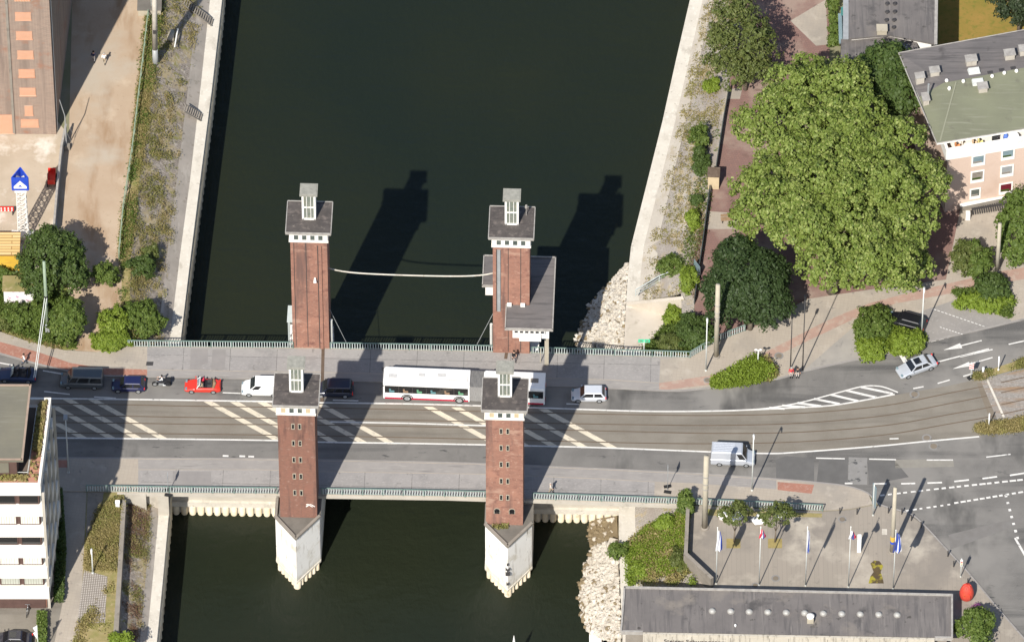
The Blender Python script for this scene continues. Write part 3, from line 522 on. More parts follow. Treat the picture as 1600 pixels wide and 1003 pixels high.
mb = MB(); A, B = PL([(190, 780), (183, 900), (176, 1003), (146, 1500)], .35), PL([(197, 780), (190, 900), (184, 1003), (153, 1500)], .35)
mb.prism(A + B[::-1], -3, .35); mb.build('wall', 'wallgrey', t, world=True)

TW, TD, TH = 4.05, 3.9, 18.0
def window(parent, x, y, z, wd, ht, face=-1, frame='white', pane='glass_dark', fr=.06, side=False, pz=None, dep=.1):
    mb = MB(); d = .05
    for (cx, cz, sx, sz) in ((0, ht / 2 - fr / 2, wd, fr), (0, -ht / 2 + fr / 2, wd, fr), (-wd / 2 + fr / 2, 0, fr, ht - 2 * fr), (wd / 2 - fr / 2, 0, fr, ht - 2 * fr)):
        c = (x + cx, y + face * d * .3, z + cz) if not side else (x + face * d * .3, y + cx, z + cz)
        mb.box(c, (sx, d * 2, sz) if not side else (d * 2, sx, sz))
    f = mb.build('window', frame, parent); mb = MB()
    mb.box((x, y + face * .012, z) if not side else (x + face * .012, y, z), (wd - fr * 1.9, .03, ht - fr * 1.9) if not side else (.03, wd - fr * 1.9, ht - fr * 1.9)); mb.build('pane', pane, f); return f
def tower(label, px, py, z0, front, brick, boards=(), arch=False, duct=None, joints=(), th=TH):
    s = P(px, py, z0); t = thing('bridge_tower', label, 'tower', (s.x + .05, s.y + TD / 2, z0), R(-2), 'brick bridge towers')
    mb = MB(); mb.box((0, 0, th / 2 - .6), (TW, TD, th + 1.2)); sh = mb.build('shaft', brick, t)
    for jx in joints: mb = MB(); mb.box((jx, -TD / 2 - .01, th / 2), (.07, .03, th - .5)); mb.build('seam', 'dark_metal', sh)
    if front:
        for k in range(5):
            for sx in (-.36, .36): window(t, sx, -TD / 2, th - 2.0 - 2.82 * k, .36, .92, frame='column', fr=.06)
    if arch:
        for sx in (-.82, .82):
            mb = MB(); mb.tube([(sx, -TD / 2 - .04, 2.5), (sx, -TD / 2 + .02, 2.5)], .34, 16); mb.box((sx, -TD / 2 - .01, 2.2), (.68, .06, .6)); f = mb.build('window', 'column', t)
            mb = MB(); mb.tube([(sx, -TD / 2 - .065, 2.5), (sx, -TD / 2 - .02, 2.5)], .28, 16); mb.box((sx, -TD / 2 - .04, 2.22), (.56, .05, .56)); mb.build('pane', 'glass_dark', f)
    mb = MB(); mb.box((0, 0, th + .78), (TW + .14, TD + .14, 1.55)); mb.box((0, 0, th + .08), (TW + .3, TD + .3, .14)); bd = mb.build('window_band', 'band_white', t)
    for k, wx in enumerate((-1.36, -.46, .44, 1.32)):
        window(bd, wx, -TD / 2 - .07, th + .78, .62, .92, pane='timber_pale' if k in boards else 'glass', frame='white', fr=.07)
    for sx in (-1, 1):
        for wy in (-1.2, -.4, .4, 1.2): window(bd, sx * (TW / 2 + .07), wy, th + .78, .55, .92, face=sx, pane='glass', side=True)
    zr = th + 1.56; mb = MB(); mb.box((0, 0, zr + .14), (TW + .86, TD + .66, .28)); mb.build('roof', 'roof_tower', t)
    mb = MB(); a, b = (TW + .92) / 2, (TD + .72) / 2
    for c, d in (((0, -b, zr + .17), (2 * a, .1, .36)), ((0, b, zr + .17), (2 * a, .1, .36)), ((-a, 0, zr + .17), (.1, 2 * b - .1, .36)), ((a, 0, zr + .17), (.1, 2 * b - .1, .36))): mb.box(c, d)
    mb.build('roof_edge', 'roof_edge', t)
    ly = .34; lz = zr + .28; lw, ld, lh = 1.52, 1.45, 4.05; mb = MB()
    for sx in (-1, 1):
        for sy in (-1, 1): mb.box((sx * (lw / 2 - .11), ly + sy * (ld / 2 - .11), lz + lh / 2), (.22, .22, lh))
    mb.box((0, ly, lz + .1), (lw, ld, .2)); mb.box((0, ly, lz + lh - .06), (lw, ld, .12))
    mb.box((0, ly, lz + lh * .5), (lw + .01, ld + .01, .1))
    for sx in (-.22, .22): mb.box((sx, ly - ld / 2 + .05, lz + lh / 2), (.06, .08, lh - .2)); mb.box((sx, ly + ld / 2 - .05, lz + lh / 2), (.06, .08, lh - .2)); mb.box((-lw / 2 + .05, ly + sx, lz + lh / 2), (.08, .06, lh - .2)); mb.box((lw / 2 - .05, ly + sx, lz + lh / 2), (.08, .06, lh - .2))
    ln = mb.build('lantern', 'white', t); mb = MB(); mb.box((0, ly, lz + lh / 2), (lw - .2, ld - .2, lh - .1)); mb.build('glazing', 'lantern_glass', ln)
    mb = MB(); mb.box((0, ly, lz + lh + .09), (1.95, 1.8, .18)); mb.box((0, ly, lz + lh + .2), (1.7, 1.55, .06)); mb.build('lantern_roof', 'lantern_roof', ln)
    if duct is not None:
        mb = MB(); mb.box((duct[0], -TD / 2 - .07, (duct[1] + duct[2]) / 2), (.36, .16, duct[2] - duct[1])); mb.build('guide_channel', duct[3], t)
        mb = MB(); mb.box((duct[0] - .24, -TD / 2 - .03, (duct[1] + duct[2]) / 2), (.1, .08, duct[2] - duct[1])); mb.build('guide_rail', 'dark_metal', t)
    return t
M['timber_pale'] = mat('timber_pale', (.52, .42, .27), (.45, .36, .23), 1, .8)
TFL = tower('front brick tower with dark noselike pier, boarded outer attic windows and graffiti tag', 467, 808, -.5, True, 'brick_dark', boards=(0, 3), th=17.55)
TFR = tower('front brick tower with two arched windows above weeds on its pier', 788.5, 819.5, -.5, True, 'brick_tower', boards=(0, 3), arch=True)
TBL = tower('back brick tower with plain seamed face beyond the white car', 486.5, 543.5, .12, False, 'brick_tower', joints=(-1.65, -.33), duct=(1.22, 0, 17.4, 'brick_tower'))
TBR = tower('back brick tower carrying the control cabin with felt roof', 799, 551.5, .12, False, 'brick_tower', joints=(-.33, 1.05), duct=(-1.36, 7.2, 17.5, 'metal_grey'))
TFL.location.z = -.5
mb = MB()
for k, (a, b) in enumerate((((1.0, 1.5), (1.5, 1.95)), ((1.2, 1.9), (1.7, 1.5)), ((1.55, 1.9), (1.95, 1.55)), ((1.0, 1.85), (1.3, 1.9)))): mb.tube([(a[0] - .15, -TD / 2 - .012, a[1] + .4), (b[0] - .15, -TD / 2 - .012, b[1] + .4)], .05, 5)
mb.build('graffiti', 'white', TFL)
mb = MB(); mb.tube([(1.55, 1.1, 19.8), (1.55, 1.1, 21.0)], .04, 6); mb.lathe([(.12, 0), (.18, .2), (.12, .5)], 10, (1.55, 1.1, 21.0)); mb.build('beacon', 'roof_edge', TBR)
# control cabin wrapped round the back tower
zc = 8.35; q0 = TBR.location; c = Vector((q0.x, q0.y, 0)); ux = Vector((math.cos(R(-2)), math.sin(R(-2)), 0)); uy = Vector((-ux.y, ux.x, 0))
def loc(px, py, z=zc): d = P(px, py, z) - c; return (d.dot(ux), d.dot(uy))
x_w, x_t, x_e, x_s = loc(755, 425)[0], TW / 2, loc(868, 405)[0], loc(790, 500)[0]; y_n, y_w, y_s = loc(830, 402)[1], loc(760, 447)[1], loc(830, 515)[1]
g = .05
plan = [(x_s, y_s), (x_e, y_s), (x_e, y_n), (x_w, y_n), (x_w, y_w), (-x_t - g, y_w), (-x_t - g, TD / 2 + g), (x_t + g, TD / 2 + g), (x_t + g, -TD / 2 - g), (x_s, -TD / 2 - g)]
zl = zc - TBR.location.z
mb = MB(); mb.prism([(x_s + .8, y_s + .45), (x_e - .4, y_s + .45), (x_e - .4, y_n - .4), (x_w + .3, y_n - .4), (x_w + .3, y_w + .4), (-x_t - .1, y_w + .4), (-x_t - .1, TD / 2 + .1), (x_t + .1, TD / 2 + .1), (x_t + .1, -TD / 2 - .1), (x_s + .8, -TD / 2 - .1)], zl - 2.0, zl - .15)
x0, x1 = loc(803, 515)[0], loc(852, 515)[0]; mb.prism([(x0, y_s + .2), (x1, y_s + .2), (x1, y_s + 2), (x0, y_s + 2)], zl - 1.0, zl - .16); x0, x1 = loc(811, 520)[0], loc(845, 520)[0]; mb.prism([(x0, y_s + .25), (x1, y_s + .25), (x1, y_s + 2.1), (x0, y_s + 2.1)], zl - 2.3, zl - 1.0); cab = mb.build('control_cabin', 'white', TBR)
mb = MB(); mb.prism(plan, zl - .15, zl + .06); mb.build('roof', 'roof_felt2', cab)
mb = MB()
for i in range(len(plan)):
    a, b = Vector((*plan[i], 0)), Vector((*plan[(i + 1) % len(plan)], 0)); d = b - a
    if d.length > .3 and i not in (5, 6, 7, 8): mb.box((a + d / 2 + Vector((0, 0, zl))), (d.length + .1, .12, .34), math.atan2(d.y, d.x))
mb.build('roof_edge', 'roof_edge', cab)
for k in range(6): window(cab, loc(806.5 + k * 8.2, 515)[0], y_s + .19, zl - .62, .5, .5, pane='glass_dark')
mb = MB(); a = loc(852, 518); mb.box((a[0] + .1, y_s + 2.0, (zl - 2) / 2), (.45, .45, zl - 2)); mb.box((a[0] - .6, y_s + 2.3, 1.2), (.08, .08, 2.4)); mb.build('support_post', 'column', cab)
for px in (796, 817): a = loc(px, 474); mb = MB(); mb.box((a[0], -TD / 2 - .25, zl + .3), (.5, .3, .35)); mb.build('lamp', 'white', cab)
for s, tw in ((1, TBL), (-1, TBR)):
    mb = MB(); mb.tube([(s * (TW / 2 + .03), -.5, 5.0), (s * (TW / 2 + 2.0), -1.6, .3)], .03, 5); mb.build('stay_cable', 'metal_grey', tw)
    mb = MB(); mb.tube([(s * (TW / 2 + .22), -1.2, 0), (s * (TW / 2 + .22), -1.2, 4)], .16, 8); mb.build('vent_pipe', 'pole_light', tw)
mb = MB()
for yy in (-1.2, 1.0): mb.tube([(-TW / 2 - .5, yy, -3), (-TW / 2 - .5, yy, 3.6)], .06, 6)
for zz in np.arange(-2, 3.6, .8): mb.tube([(-TW / 2 - .5, -1.2, zz), (-TW / 2 - .5, 1.0, zz)], .04, 5)
mb.box((-TW / 2 - .3, -.1, 3.55), (.7, 2.4, .08)); mb.build('access_ladder', 'railing_bars', TBL)
for k, (sx, ht) in enumerate(((.62, 11.9),)): mb = MB(); mb.box((sx, -TD / 2 - .25, ht), (.35, .5, .5), taper=.5); mb.build('lamp', 'white', TBL)
# hanging cable
a = Vector((TBL.location.x + TW / 2, TBL.location.y, 11.4)); b = Vector((TBR.location.x - TW / 2, TBR.location.y + .4, 11.0)); pts = []
for u in np.linspace(0, 1, 25): q = a.lerp(b, u); q.z -= .55 * (1 - (2 * u - 1) ** 6) + .25 * (1 - (2 * u - 1) ** 2); pts.append(q)
mb = MB(); mb.tube(pts, .085, 8); tag(mb.build('cable', 'coping', smooth=True), 'pale sagging cable hung between the two back brick towers', 'cable')
# piers
def pier(label, TF, TB, wl, wr, nose):
    ax = Vector((TB.location.x - TF.location.x, TB.location.y - TF.location.y, 0)).normalized(); nx = Vector((ax.y, -ax.x, 0))
    s0 = Vector((TF.location.x, TF.location.y, 0)) - ax * TD / 2; s1 = Vector((TB.location.x, TB.location.y, 0)) + ax * TD / 2
    t = thing('bridge_pier', label, 'pier', (s0.x, s0.y, -12), 0, 'white bridge piers')
    tipx = (wr - wl) / 2
    def plan(o): return [s0 - nx * (wl + o) - ax * .05, s0 + nx * tipx - ax * (nose + o * 1.5), s0 + nx * (wr + o) + ax * .2, s1 + nx * (wr + o), s1 + nx * tipx + ax * (nose + o * 1.5), s1 - nx * (wl + o)]
    mb = MB(); mb.prism(plan(0), -8.15, -1.62); mb.prism(plan(.06), -8.32, -8.0); mb.build('shaft', 'pierwhite', t, world=True)
    mb = MB(); mb.prism([p for p in plan(-.35)], -13, -8.2); mb.build('footing', 'sheetpile', t, world=True)
    def ends(z0, z1, mb, o=0):
        p = plan(o)
        mb.prism([p[0], p[1], p[2], s0 + nx * (wr + o) + ax * 5.2, s0 - nx * (wl + o) + ax * 5.2], z0, z1); mb.prism([p[3], p[4], p[5], s1 - nx * (wl + o) - ax * .6, s1 + nx * (wr + o) - ax * .6], z0, z1)
    # the ends rise beside the deck to the towers' feet
    p = plan(0.002)
    for q in ([p[0], p[1], p[2], s0 + nx * wr + ax * 3.0, s0 - nx * wl + ax * 3.0], [p[3], p[4], p[5], s1 - nx * wl - ax * .2, s1 + nx * wr - ax * .2]): mb = MB(); mb.prism(q, -1.65, -.62); mb.build('upper_wall', 'pierwhite', t, world=True)
    p = plan(.1)
    for q in ([p[0], p[1], p[2], s0 + nx * (wr + .1) + ax * 2.95, s0 - nx * (wl + .1) + ax * 2.95], [p[3], p[4], p[5], s1 - nx * (wl + .1), s1 + nx * (wr + .1)]): mb = MB(); mb.prism(q, -.62, -.5); mb.build('coping', 'concrete_dark', t, world=True)
    mb = MB(); p = plan(.02)
    for i, j in ((0, 1), (1, 2)):
        d = p[j] - p[i]; mb.box(p[i] + d / 2 + Vector((0, 0, -.36)), (d.length, .3, .3), math.atan2(d.y, d.x))
    mb.box(s0 - nx * (wl - .1) + ax * 1.4 + Vector((0, 0, -.3)), (.25, 2.8, .5), math.atan2(ax.y, ax.x) - math.pi / 2); mb.build('parapet', 'wallgrey', t, world=True)
    p = plan(-.25)
    for tipi, prs in ((1, ((0, 1), (1, 2))), (4, ((3, 4), (4, 5)))):
        mb = MB()
        for i, j in prs:
            for u in np.linspace(.08, .82, 5) if j in (1, 4) else np.linspace(.18, .92, 5):
                q = p[i].lerp(p[j], u); mb.tube([(q.x, q.y, -13), (q.x, q.y, -8.25)], .29, 10)
        mb.tube([(p[tipi].x, p[tipi].y, -13), (p[tipi].x, p[tipi].y, -8.25)], .4, 12); mb.build('sheet_piling', 'sheetpile', t, world=True, smooth=True)
    return t, s0, nx, ax
P1, s0, nx, ax = pier('white pointed pier with stained nose below the tower with boarded windows and graffiti', TFL, TBL, 2.55, 2.3, 3.05)
P2, s0b, nxb, axb = pier('white pointed pier with depth marks below the tower with arched windows', TFR, TBR, 2.12, 3.0, 3.1)
mb = MB()   # depth marks and stains on the nose of the second pier
tip = s0b + nxb * ((3.0 - 2.12) / 2) - axb * 3.1
for z, wd, ht in ((-3.6, .22, .35), (-4.5, .5, .18), (-4.85, .18, .4), (-5.3, .5, .4), (-7.0, .3, .3)): mb.box((tip.x, tip.y + .12, z), (wd, .36, ht))
mb.build('depth_mark', 'dark_metal', P2, world=True)

# ------------------------------------------------------------------ railings
def railing(label, pts, z=.12, h=1.05, bars=True, m='railing', mbar='railing_bars', post=2.4, gap=.29, name='railing', cat='railing', group='green bridge railings', br=.085):
    w3 = PL(pts, z); t = thing(name, label, cat, w3[0], 0, group); mb, bb = MB(), MB(); first = None
    for a, b in zip(w3, w3[1:]):
        d = b - a; L = d.length; an = math.atan2(d.y, d.x); mid = a + d / 2
        mb.box(mid + Vector((0, 0, h)), (L + .05, .1, .08), an); mb.box(mid + Vector((0, 0, .14)), (L, .05, .06), an)
        if bars:
            for k in range(int(L / gap)): q = a + d * ((k + .5) * gap / L); bb.box(q + Vector((0, 0, h / 2 + .03)), (br, br, h - .2), an)
        else: mb.box(mid + Vector((0, 0, h * .55)), (L, .05, .05), an)
    mb.build('handrail', m, t, world=True)
    if bars: bb.build('balusters', mbar, t, world=True)
    pm = None
    for i, (a, b) in enumerate(zip(w3, w3[1:])):
        L = (b - a).length; n = max(1, round(L / post))
        for k in range(n + (1 if i == len(w3) - 2 else 0)):
            q = a.lerp(b, k / n) - w3[0]
            if pm is None: x = MB(); x.box((0, 0, h / 2 - .02), (.09, .09, h + .02)); pm = x.build('post', m, t); pm.location = q
            else: c = pm.copy(); scene.collection.objects.link(c); c.location = q; c.parent = t
    return t
railing('green bridge railing from the bushes to the back tower with plain seamed face', [(200, 541.5), (330, 542.7), (458, 544)])
railing('green bridge railing strung between the two back brick towers', [(516, 545), (640, 547), (771, 549.5)])
railing('green bridge railing from the control cabin tower past the concrete ramp to the shrubs', [(831, 552), (960, 555.5), (1078, 559), (1100, 546), (1117, 535), (1164, 517)])
railing('green bridge railing above the sheet piled wall beside the white balcony building', [(135, 767.5), (265, 769.5), (433, 771)])
railing('green bridge railing strung between the two front brick towers', [(503, 772), (630, 774), (759, 777)])
railing('green bridge railing along the plaza from the arched window tower', [(832, 779.5), (940, 783), (1078, 788), (1180, 792.5), (1285, 798)])

# ================================================================== buildings
def PY(px, py, Y):
    dx, dy = (px - 800) / FPX, -(py - 501.5) / FPX
    d = Vector((dx, CD + dy * SD, -SD + dy * CD)); return CAM + d * ((Y - CAM.y) / d.y)
# --- brick warehouse
SE, NE = P(88, 210, 0), P(126, -110, 0); H = 29
t = thing('brick_warehouse', 'tall old brick warehouse with bricked up orange window openings', 'warehouse', SE)
SW = SE + Vector((-45, .6, 0)); NW = NE + Vector((-45, 3, 0))
mb = MB(); mb.prism([SE, NE, NW, SW], -.5, H); mb.build('wall', 'brick_ware', t, world=True)
mb = MB(); o_ = Vector((.3, -.3, 0)); mb.prism([SE + o_, NE + Vector((.3, .3, 0)), NW, SW + Vector((0, -.3, 0))], H, H + .5); mb.build('roof', 'roof_felt', t, world=True)
fy = SE.y
def fill(x0, x1, y0, y1, name='bricked_window'):
    a, b = PY(x0, y1, fy), PY(x1, y0, fy); mb = MB(); mb.box(((a.x + b.x) / 2, fy - .0 , (a.z + b.z) / 2), (b.x - a.x, .09, b.z - a.z)); mb.box(((a.x + b.x) / 2, fy - .03, a.z - .05), (b.x - a.x + .1, .14, .1)); mb.build(name, 'brick_fill', t, world=True)
for wv in ((24, 48, 20, 31.5), (25.5, 50, 50, 61.5), (27.5, 52, 80, 91.5), (29.5, 54, 109, 120.5), (31, 55.5, 138, 149.5), (39, 51, 166, 180), (33, 60, 187, 198), (23, 46, -10, 1), (-32, -8, 138, 149), (-33, -9, 109, 120), (-35, -11, 80, 91), (-37, -13, 50, 61), (-39, -15, 20, 31)): fill(*wv)
fill(-12, 20.5, 180, 208, 'bricked_gate')
a = PY(22, 208, fy)
mb = MB(); mb.box((a.x, fy - .02, H / 2), (.28, .1, H - .1)); mb.build('pilaster', 'wallgrey', t, world=True)
mb = MB(); d = NE - SE
mb.tube([SE + Vector((.12, .5, 0)), SE + Vector((.12, .5, H))], .08, 6); mb.build('downpipe', 'metal_grey', t, world=True)
# --- white balcony office
H = 21.3; SE, NE = P(63, 757, H), P(80, 621, H); ev = (NE - SE); Ld = ev.length; ev = ev / Ld; en = Vector((ev.y, -ev.x, 0)); wv_ = Vector((-1, 0, 0))
t = thing('office_building', 'office building with stacked white balcony bands and planted roof terrace', 'building', Vector((SE.x, SE.y, 0)))
def ring(off, w=40): a = SE + en * off - Vector((0, off, 0)) * 1.0; b = NE + en * off + ev * off; return [Vector((a.x, a.y, 0)), Vector((b.x, b.y, 0)), Vector((b.x - w, b.y + .5, 0)), Vector((a.x - w, a.y, 0))]
M['blind_white'] = mat('blind_white', (.70, .67, .60), None, rough=.8); M['blind_grey'] = mat('blind_grey', (.42, .43, .37), None, rough=.7)
M['brown'] = mat('brown', (.085, .05, .042), (.11, .065, .055), 1, .7)
mb = MB(); mb.prism(ring(-.2), -.5, 20.0); mb.build('wall', 'brown', t, world=True)
for k in range(6):
    zt = H - 3.45 * k; off = .06 * k
    mb = MB(); mb.prism(ring(off), zt - 1.85, zt - (0.9 if k == 0 else 0.0)); 
    if k == 0:
        o1, o2 = ring(0), ring(-.28)
        for i in range(4): mb.prism([o1[i], o1[(i + 1) % 4], o2[(i + 1) % 4], o2[i]], zt - .9, zt)
    mb.build('balcony_band', 'band_white', t, world=True)
    if k < 5:
        zm = zt - 2.65; ys = ring(-.2)[0].y; xe = ring(-.2)[0].x
        for j in range(6):
            cx = xe - 1.15 - j * 2.5; f = MB()
            for sx in (-1.05, 1.05): f.box((cx + sx, ys - .03, zm), (.1, .12, 1.58))
            for sz in (-.74, .74): f.box((cx, ys - .03, zm + sz), (2.0, .12, .1))
            fo = f.build('window', 'brown', t, world=True); pm = ('glass_dark', 'blind_white', 'glass_dark', 'blind_white', 'blind_grey')[k]
            p = MB(); p.box((cx, ys - .03, zm), (1.95, .05, 1.36))
            po = p.build('pane', pm, fo); po.location = -Vector(t.location)
            if k in (1, 3, 4):
                b = MB()
                for s in range(7): b.box((cx - .85 + s * .28, ys - .07, zm), (.03, .03, 1.3))
                bo = b.build('blind', 'wallgrey', fo); bo.location = -Vector(t.location)
        r0 = ring(-.2); d = r0[1] - r0[0]
        for j in range(5):
            q = r0[0] + d * ((j + .5) / 5); an = math.atan2(d.y, d.x); f = MB(); f.box((q.x + .04, q.y, zm), (1.9, .12, 1.5), an); fo = f.build('window', 'metal_grey', t, world=True)
            p = MB(); p.box((q.x + .075, q.y, zm), (1.7, .1, 1.3), an); po = p.build('pane', 'glass_blue', fo); po.location = -Vector(t.location)
for j in range(5):      # slim concrete fins down the street side
    r0 = ring(.1); d = r0[1] - r0[0]; q = r0[0] + d * ((j + .02) / 4.0 * .98 + .01); mb = MB(); mb.box((q.x + .1, q.y, 10), (.3, .35, 19.4)); mb.build('fin', 'concrete', t, world=True)
mb = MB(); mb.prism(ring(-.75), 20.05, 20.45); mb.build('terrace_floor', 'terrace', t, world=True)
mb = MB(); r1, r2 = ring(-.3), ring(-1.35)
mb.prism([r1[0], r1[1], r2[1], r2[0]], 20.3, 21.25); mb.prism([r2[0] + Vector((0, 0, 0)), r1[0], r1[3], r2[3]], 20.3, 21.22); mb.build('planter', 'red_coping', t, world=True)
n = 1500; u = rng.uniform(0, 1, n); v = rng.uniform(.1, .9, n); A0, A1, B0, B1 = [np.array(x) for x in (r1[0], r1[1], r2[0], r2[1])]
u = u[(u > .35) | (rng.uniform(0, 1, n) < .12)]; v = v[:len(u)]
C = (A0 + (A1 - A0) * u[:, None]) * (1 - v[:, None]) + (B0 + (B1 - B0) * u[:, None]) * v[:, None]; C[:, 2] = 21.25 + rng.uniform(0, .45, len(u))
n2 = 500; x = rng.uniform(0, 8, n2); C2 = np.stack([r2[0].x - x, r1[0].y + rng.uniform(.1, .9, n2), 21.25 + rng.uniform(0, .35, n2)], 1); C = np.concatenate([C, C2])
Nn = rng.normal(size=C.shape) + np.array([0, 0, 1]); Nn /= np.linalg.norm(Nn, axis=1)[:, None]
pl = quads_mesh('planting', C, Nn, .34, 'leaf_dry', t, loc=t.location); pl['kind'] = 'stuff'
Hp = 25.0; a, b = P(36, 719, Hp), P(49, 601, Hp)
mb = MB(); i_ = Vector((-.6, .6, 0)); mb.prism([a + Vector((-.8, 1.0, 0)), b + Vector((-.8, -.6, 0)), b + Vector((-40, -.6, 0)), a + Vector((-40, 1.0, 0))], 20.4, Hp - .3); ph = mb.build('penthouse', 'brown', t, world=True)
mb = MB(); mb.prism([a, b, b + Vector((-40, 0, 0)), a + Vector((-40, 0, 0))], Hp - .3, Hp); po = mb.build('roof', 'roof_olive', ph); po.location = -Vector(t.location)
mb = MB(); d = b - a; mb.box(a + d / 2 + Vector((-.1, 0, .02)), (d.length, .22, .16), math.atan2(d.y, d.x)); mb.box(a + Vector((-20, .1, .02)), (39.8, .2, .16)); mb.box(b + Vector((-20, -.1, .02)), (39.8, .2, .16)); po = mb.build('roof_edge', 'edge_brown', ph); po.location = -Vector(t.location)
for j in range(3):
    mb = MB(); mb.box((a.x - 2.6 - j * 2.6, a.y + .95, 22.6), (1.9, .1, 1.6)); po = mb.build('window', 'roof_olive', ph); po.location = -Vector(t.location)
mb = MB(); r3 = ring(-1.4)
for i, j in ((0, 1), (0, 3)):
    d = r3[j] - r3[i]; L = min(d.length, 14); e = r3[i] + d.normalized() * L
    for z in (20.9, 21.6): mb.tube([r3[i] + Vector((0, 0, z)), e + Vector((0, 0, z))], .035, 5)
    for k in range(9): q = r3[i].lerp(e, k / 8); mb.tube([q + Vector((0, 0, 20.45)), q + Vector((0, 0, 21.6))], .03, 5)
mb.build('terrace_railing', 'pole_light', t, world=True)
mb = MB(); a = PL([(-300, 951), (74, 951)]); mb.box((a[1].x - 10, a[1].y + .4, 1.1), (20, .3, 2.2)); mb.build('ground_floor_wall', 'brick_dark', t, world=True)
# --- apartment block with green felt roof
t = thing('apartment_block', 'pink brick apartment block with grey and green felt roof and white balcony parapet', 'building', P(1476, 331, 0))
FP = [P(1476, 331), P(1412, 190), P(1600, 152), P(2100, 50), P(2100, 228)]
mb = MB(); mb.prism(FP, -.5, 9.1); mb.build('wall', 'brick_pale', t, world=True)
sd = (FP[4] - FP[0]).normalized(); sn = Vector((sd.y, -sd.x, 0))      # along and out of the street front
inn = [FP[0] - sn * 1.5 + sd * .8, FP[1] + sd * .4 - Vector((0, .4, 0)), FP[2], FP[3], FP[4] - sn * 1.5]
mb = MB(); mb.prism(inn, 9.1, 11.3); mb.build('attic_wall', 'white', t, world=True)
mb = MB(); A, B = FP[0] + sn * .25 - sd * .25, FP[4] + sn * .25; mb.prism([A, B, B - sn * .3, A - sn * .3], 9.05, 10.75); A2 = FP[0] - sd * .25 - sn * 2.2; mb.prism([A - sn * .32, A2, A2 + sd * .3, A - sn * .32 + sd * .3], 9.05, 10.75); mb.build('balcony_parapet', 'white', t, world=True)
ze, zr = 11.5, 12.2; c = dict(nw=P(1404, 83, ze), sw=P(1464, 224, ze), ne=P(2100, -45, ze), se=P(2100, 121, ze), rw=P(1474, 130, zr - .1), wm=P(1436, 152, ze), re=P(2100, 12, zr))
mb = MB(); dn = Vector((0, 0, -.3)); V = [c[k] for k in ('nw', 'sw', 'ne', 'se', 'rw', 're')] + [c[k] + dn for k in ('nw', 'sw', 'ne', 'se')] + [c['wm']]
mb.add(V, [(4, 5, 2, 0)], 0); mb.add(V, [(0, 10, 4)], 0); mb.add(V, [(10, 1, 4)], 1); mb.add(V, [(1, 3, 5, 4)], 1); mb.add(V, [(1, 0, 6, 7), (3, 1, 7, 9), (0, 2, 8, 6), (7, 6, 8, 9)], 2)
mb.build('roof', ['roof_felt2', 'roof_green', 'white'], t, world=True)
mb = MB(); mb.ribbon([P(1494, 128, zr + .0), c['sw'] + Vector((.35, .3, .02))], .16); mb.build('hip_seam', mat('seam_pale', (.22, .22, .16), None), t, world=True)
mb = MB()
for a, b in (('nw', 'sw'), ('sw', 'se'), ('nw', 'ne')): mb.tube([c[a] + Vector((0, 0, .0)), c[b] + Vector((0, 0, .0))], .06, 6)
mb.build('gutter', 'roof_edge', t, world=True)
def facewin(px0, px1, y0, y1, base_px, pane, i):
    # window on the street front: find the front's plane under the pixel
    cx, cy = (px0 + px1) / 2, (y0 + y1) / 2; best = None
    for k in range(400):
        z = k * .028; q = P(cx, cy, z); s = (q - FP[0]).dot(sn)
        if best is None or abs(s) < best[0]: best = (abs(s), q, z)
    q = best[1]; wd, ht = (px1 - px0) / 14 / sd.x, (y1 - y0) / 9.3; an = math.atan2(sd.y, sd.x)
    f = MB(); q = q + sn * .03
    up = Vector((0, 0, 1))
    f.box(q - up * (ht / 2 + .18), (wd + .34, .16, .42), an); f.box(q + up * (ht / 2 + .06), (wd + .34, .12, .12), an)
    for s in (-1, 1): f.box(q + sd * s * (wd / 2 + .085), (.17, .12, ht), an)
    fo = f.build('window', 'white', t, world=True); p = MB(); p.box(q, (wd, .05, ht), an); po = p.build('pane', pane, fo); po.location = -Vector(t.location)
    b = MB(); b.box(q + sn * .03 - sd * (wd * .08) - up * ht * .3, (wd * .8, .03, ht * .22), an); bo = b.build('window_box' if pane != 'red_curtain' else 'curtain_hem', 'leaf_deep' if i % 2 else 'wallgrey', fo); bo.location = -Vector(t.location)
M['red_curtain'] = mat('red_curtain', (.12, .008, .018), None, rough=.8)
for i, wv in enumerate(((1520, 1537, 243.5, 255), (1518.5, 1535.5, 268, 281), (1517, 1530, 295.5, 306.5), (1566.5, 1583, 234.5, 245.5), (1565, 1581.5, 259.5, 272), (1563, 1580, 287, 299), (1613, 1629, 226, 237), (1612, 1628, 251, 263))):
    facewin(*wv, 0, ('glass_blue', 'wallgrey', 'glass', 'glass_blue', 'metal_grey', 'red_curtain', 'glass_blue', 'glass')[i], i)
def rz_at(px, py): return P(px, py, 11.85)
for px, py, sx, sy, sz, m in ((1437, 126, 1.1, .9, .9, 'concrete'), (1460, 117, 1.2, .9, .9, 'concrete'), (1517, 100, 1.4, 1.0, 1.0, 'concrete'), (1535, 142, 1.2, 1.0, .9, 'concrete'), (1577, 91, 1.3, 1.0, 1.0, 'concrete'), (1600, 84, 1.3, 1.0, 1.0, 'concrete'), (1446, 157, .8, 1.3, .6, 'concrete')):
    q = rz_at(px, py); mb = MB(); sx, sy, sz = sx * .82, sy * .82, sz * .85; mb.box((q.x, q.y, 11.9 + sz / 2 - .3), (sx, sy, sz + .3), R(9)); ch = mb.build('chimney', m, t, world=True); mb = MB(); mb.box((q.x, q.y, 11.9 + sz + .05), (sx + .22, sy + .22, .1), R(9)); x = mb.build('cap', 'roof_edge', ch); x.location = -Vector(t.location)
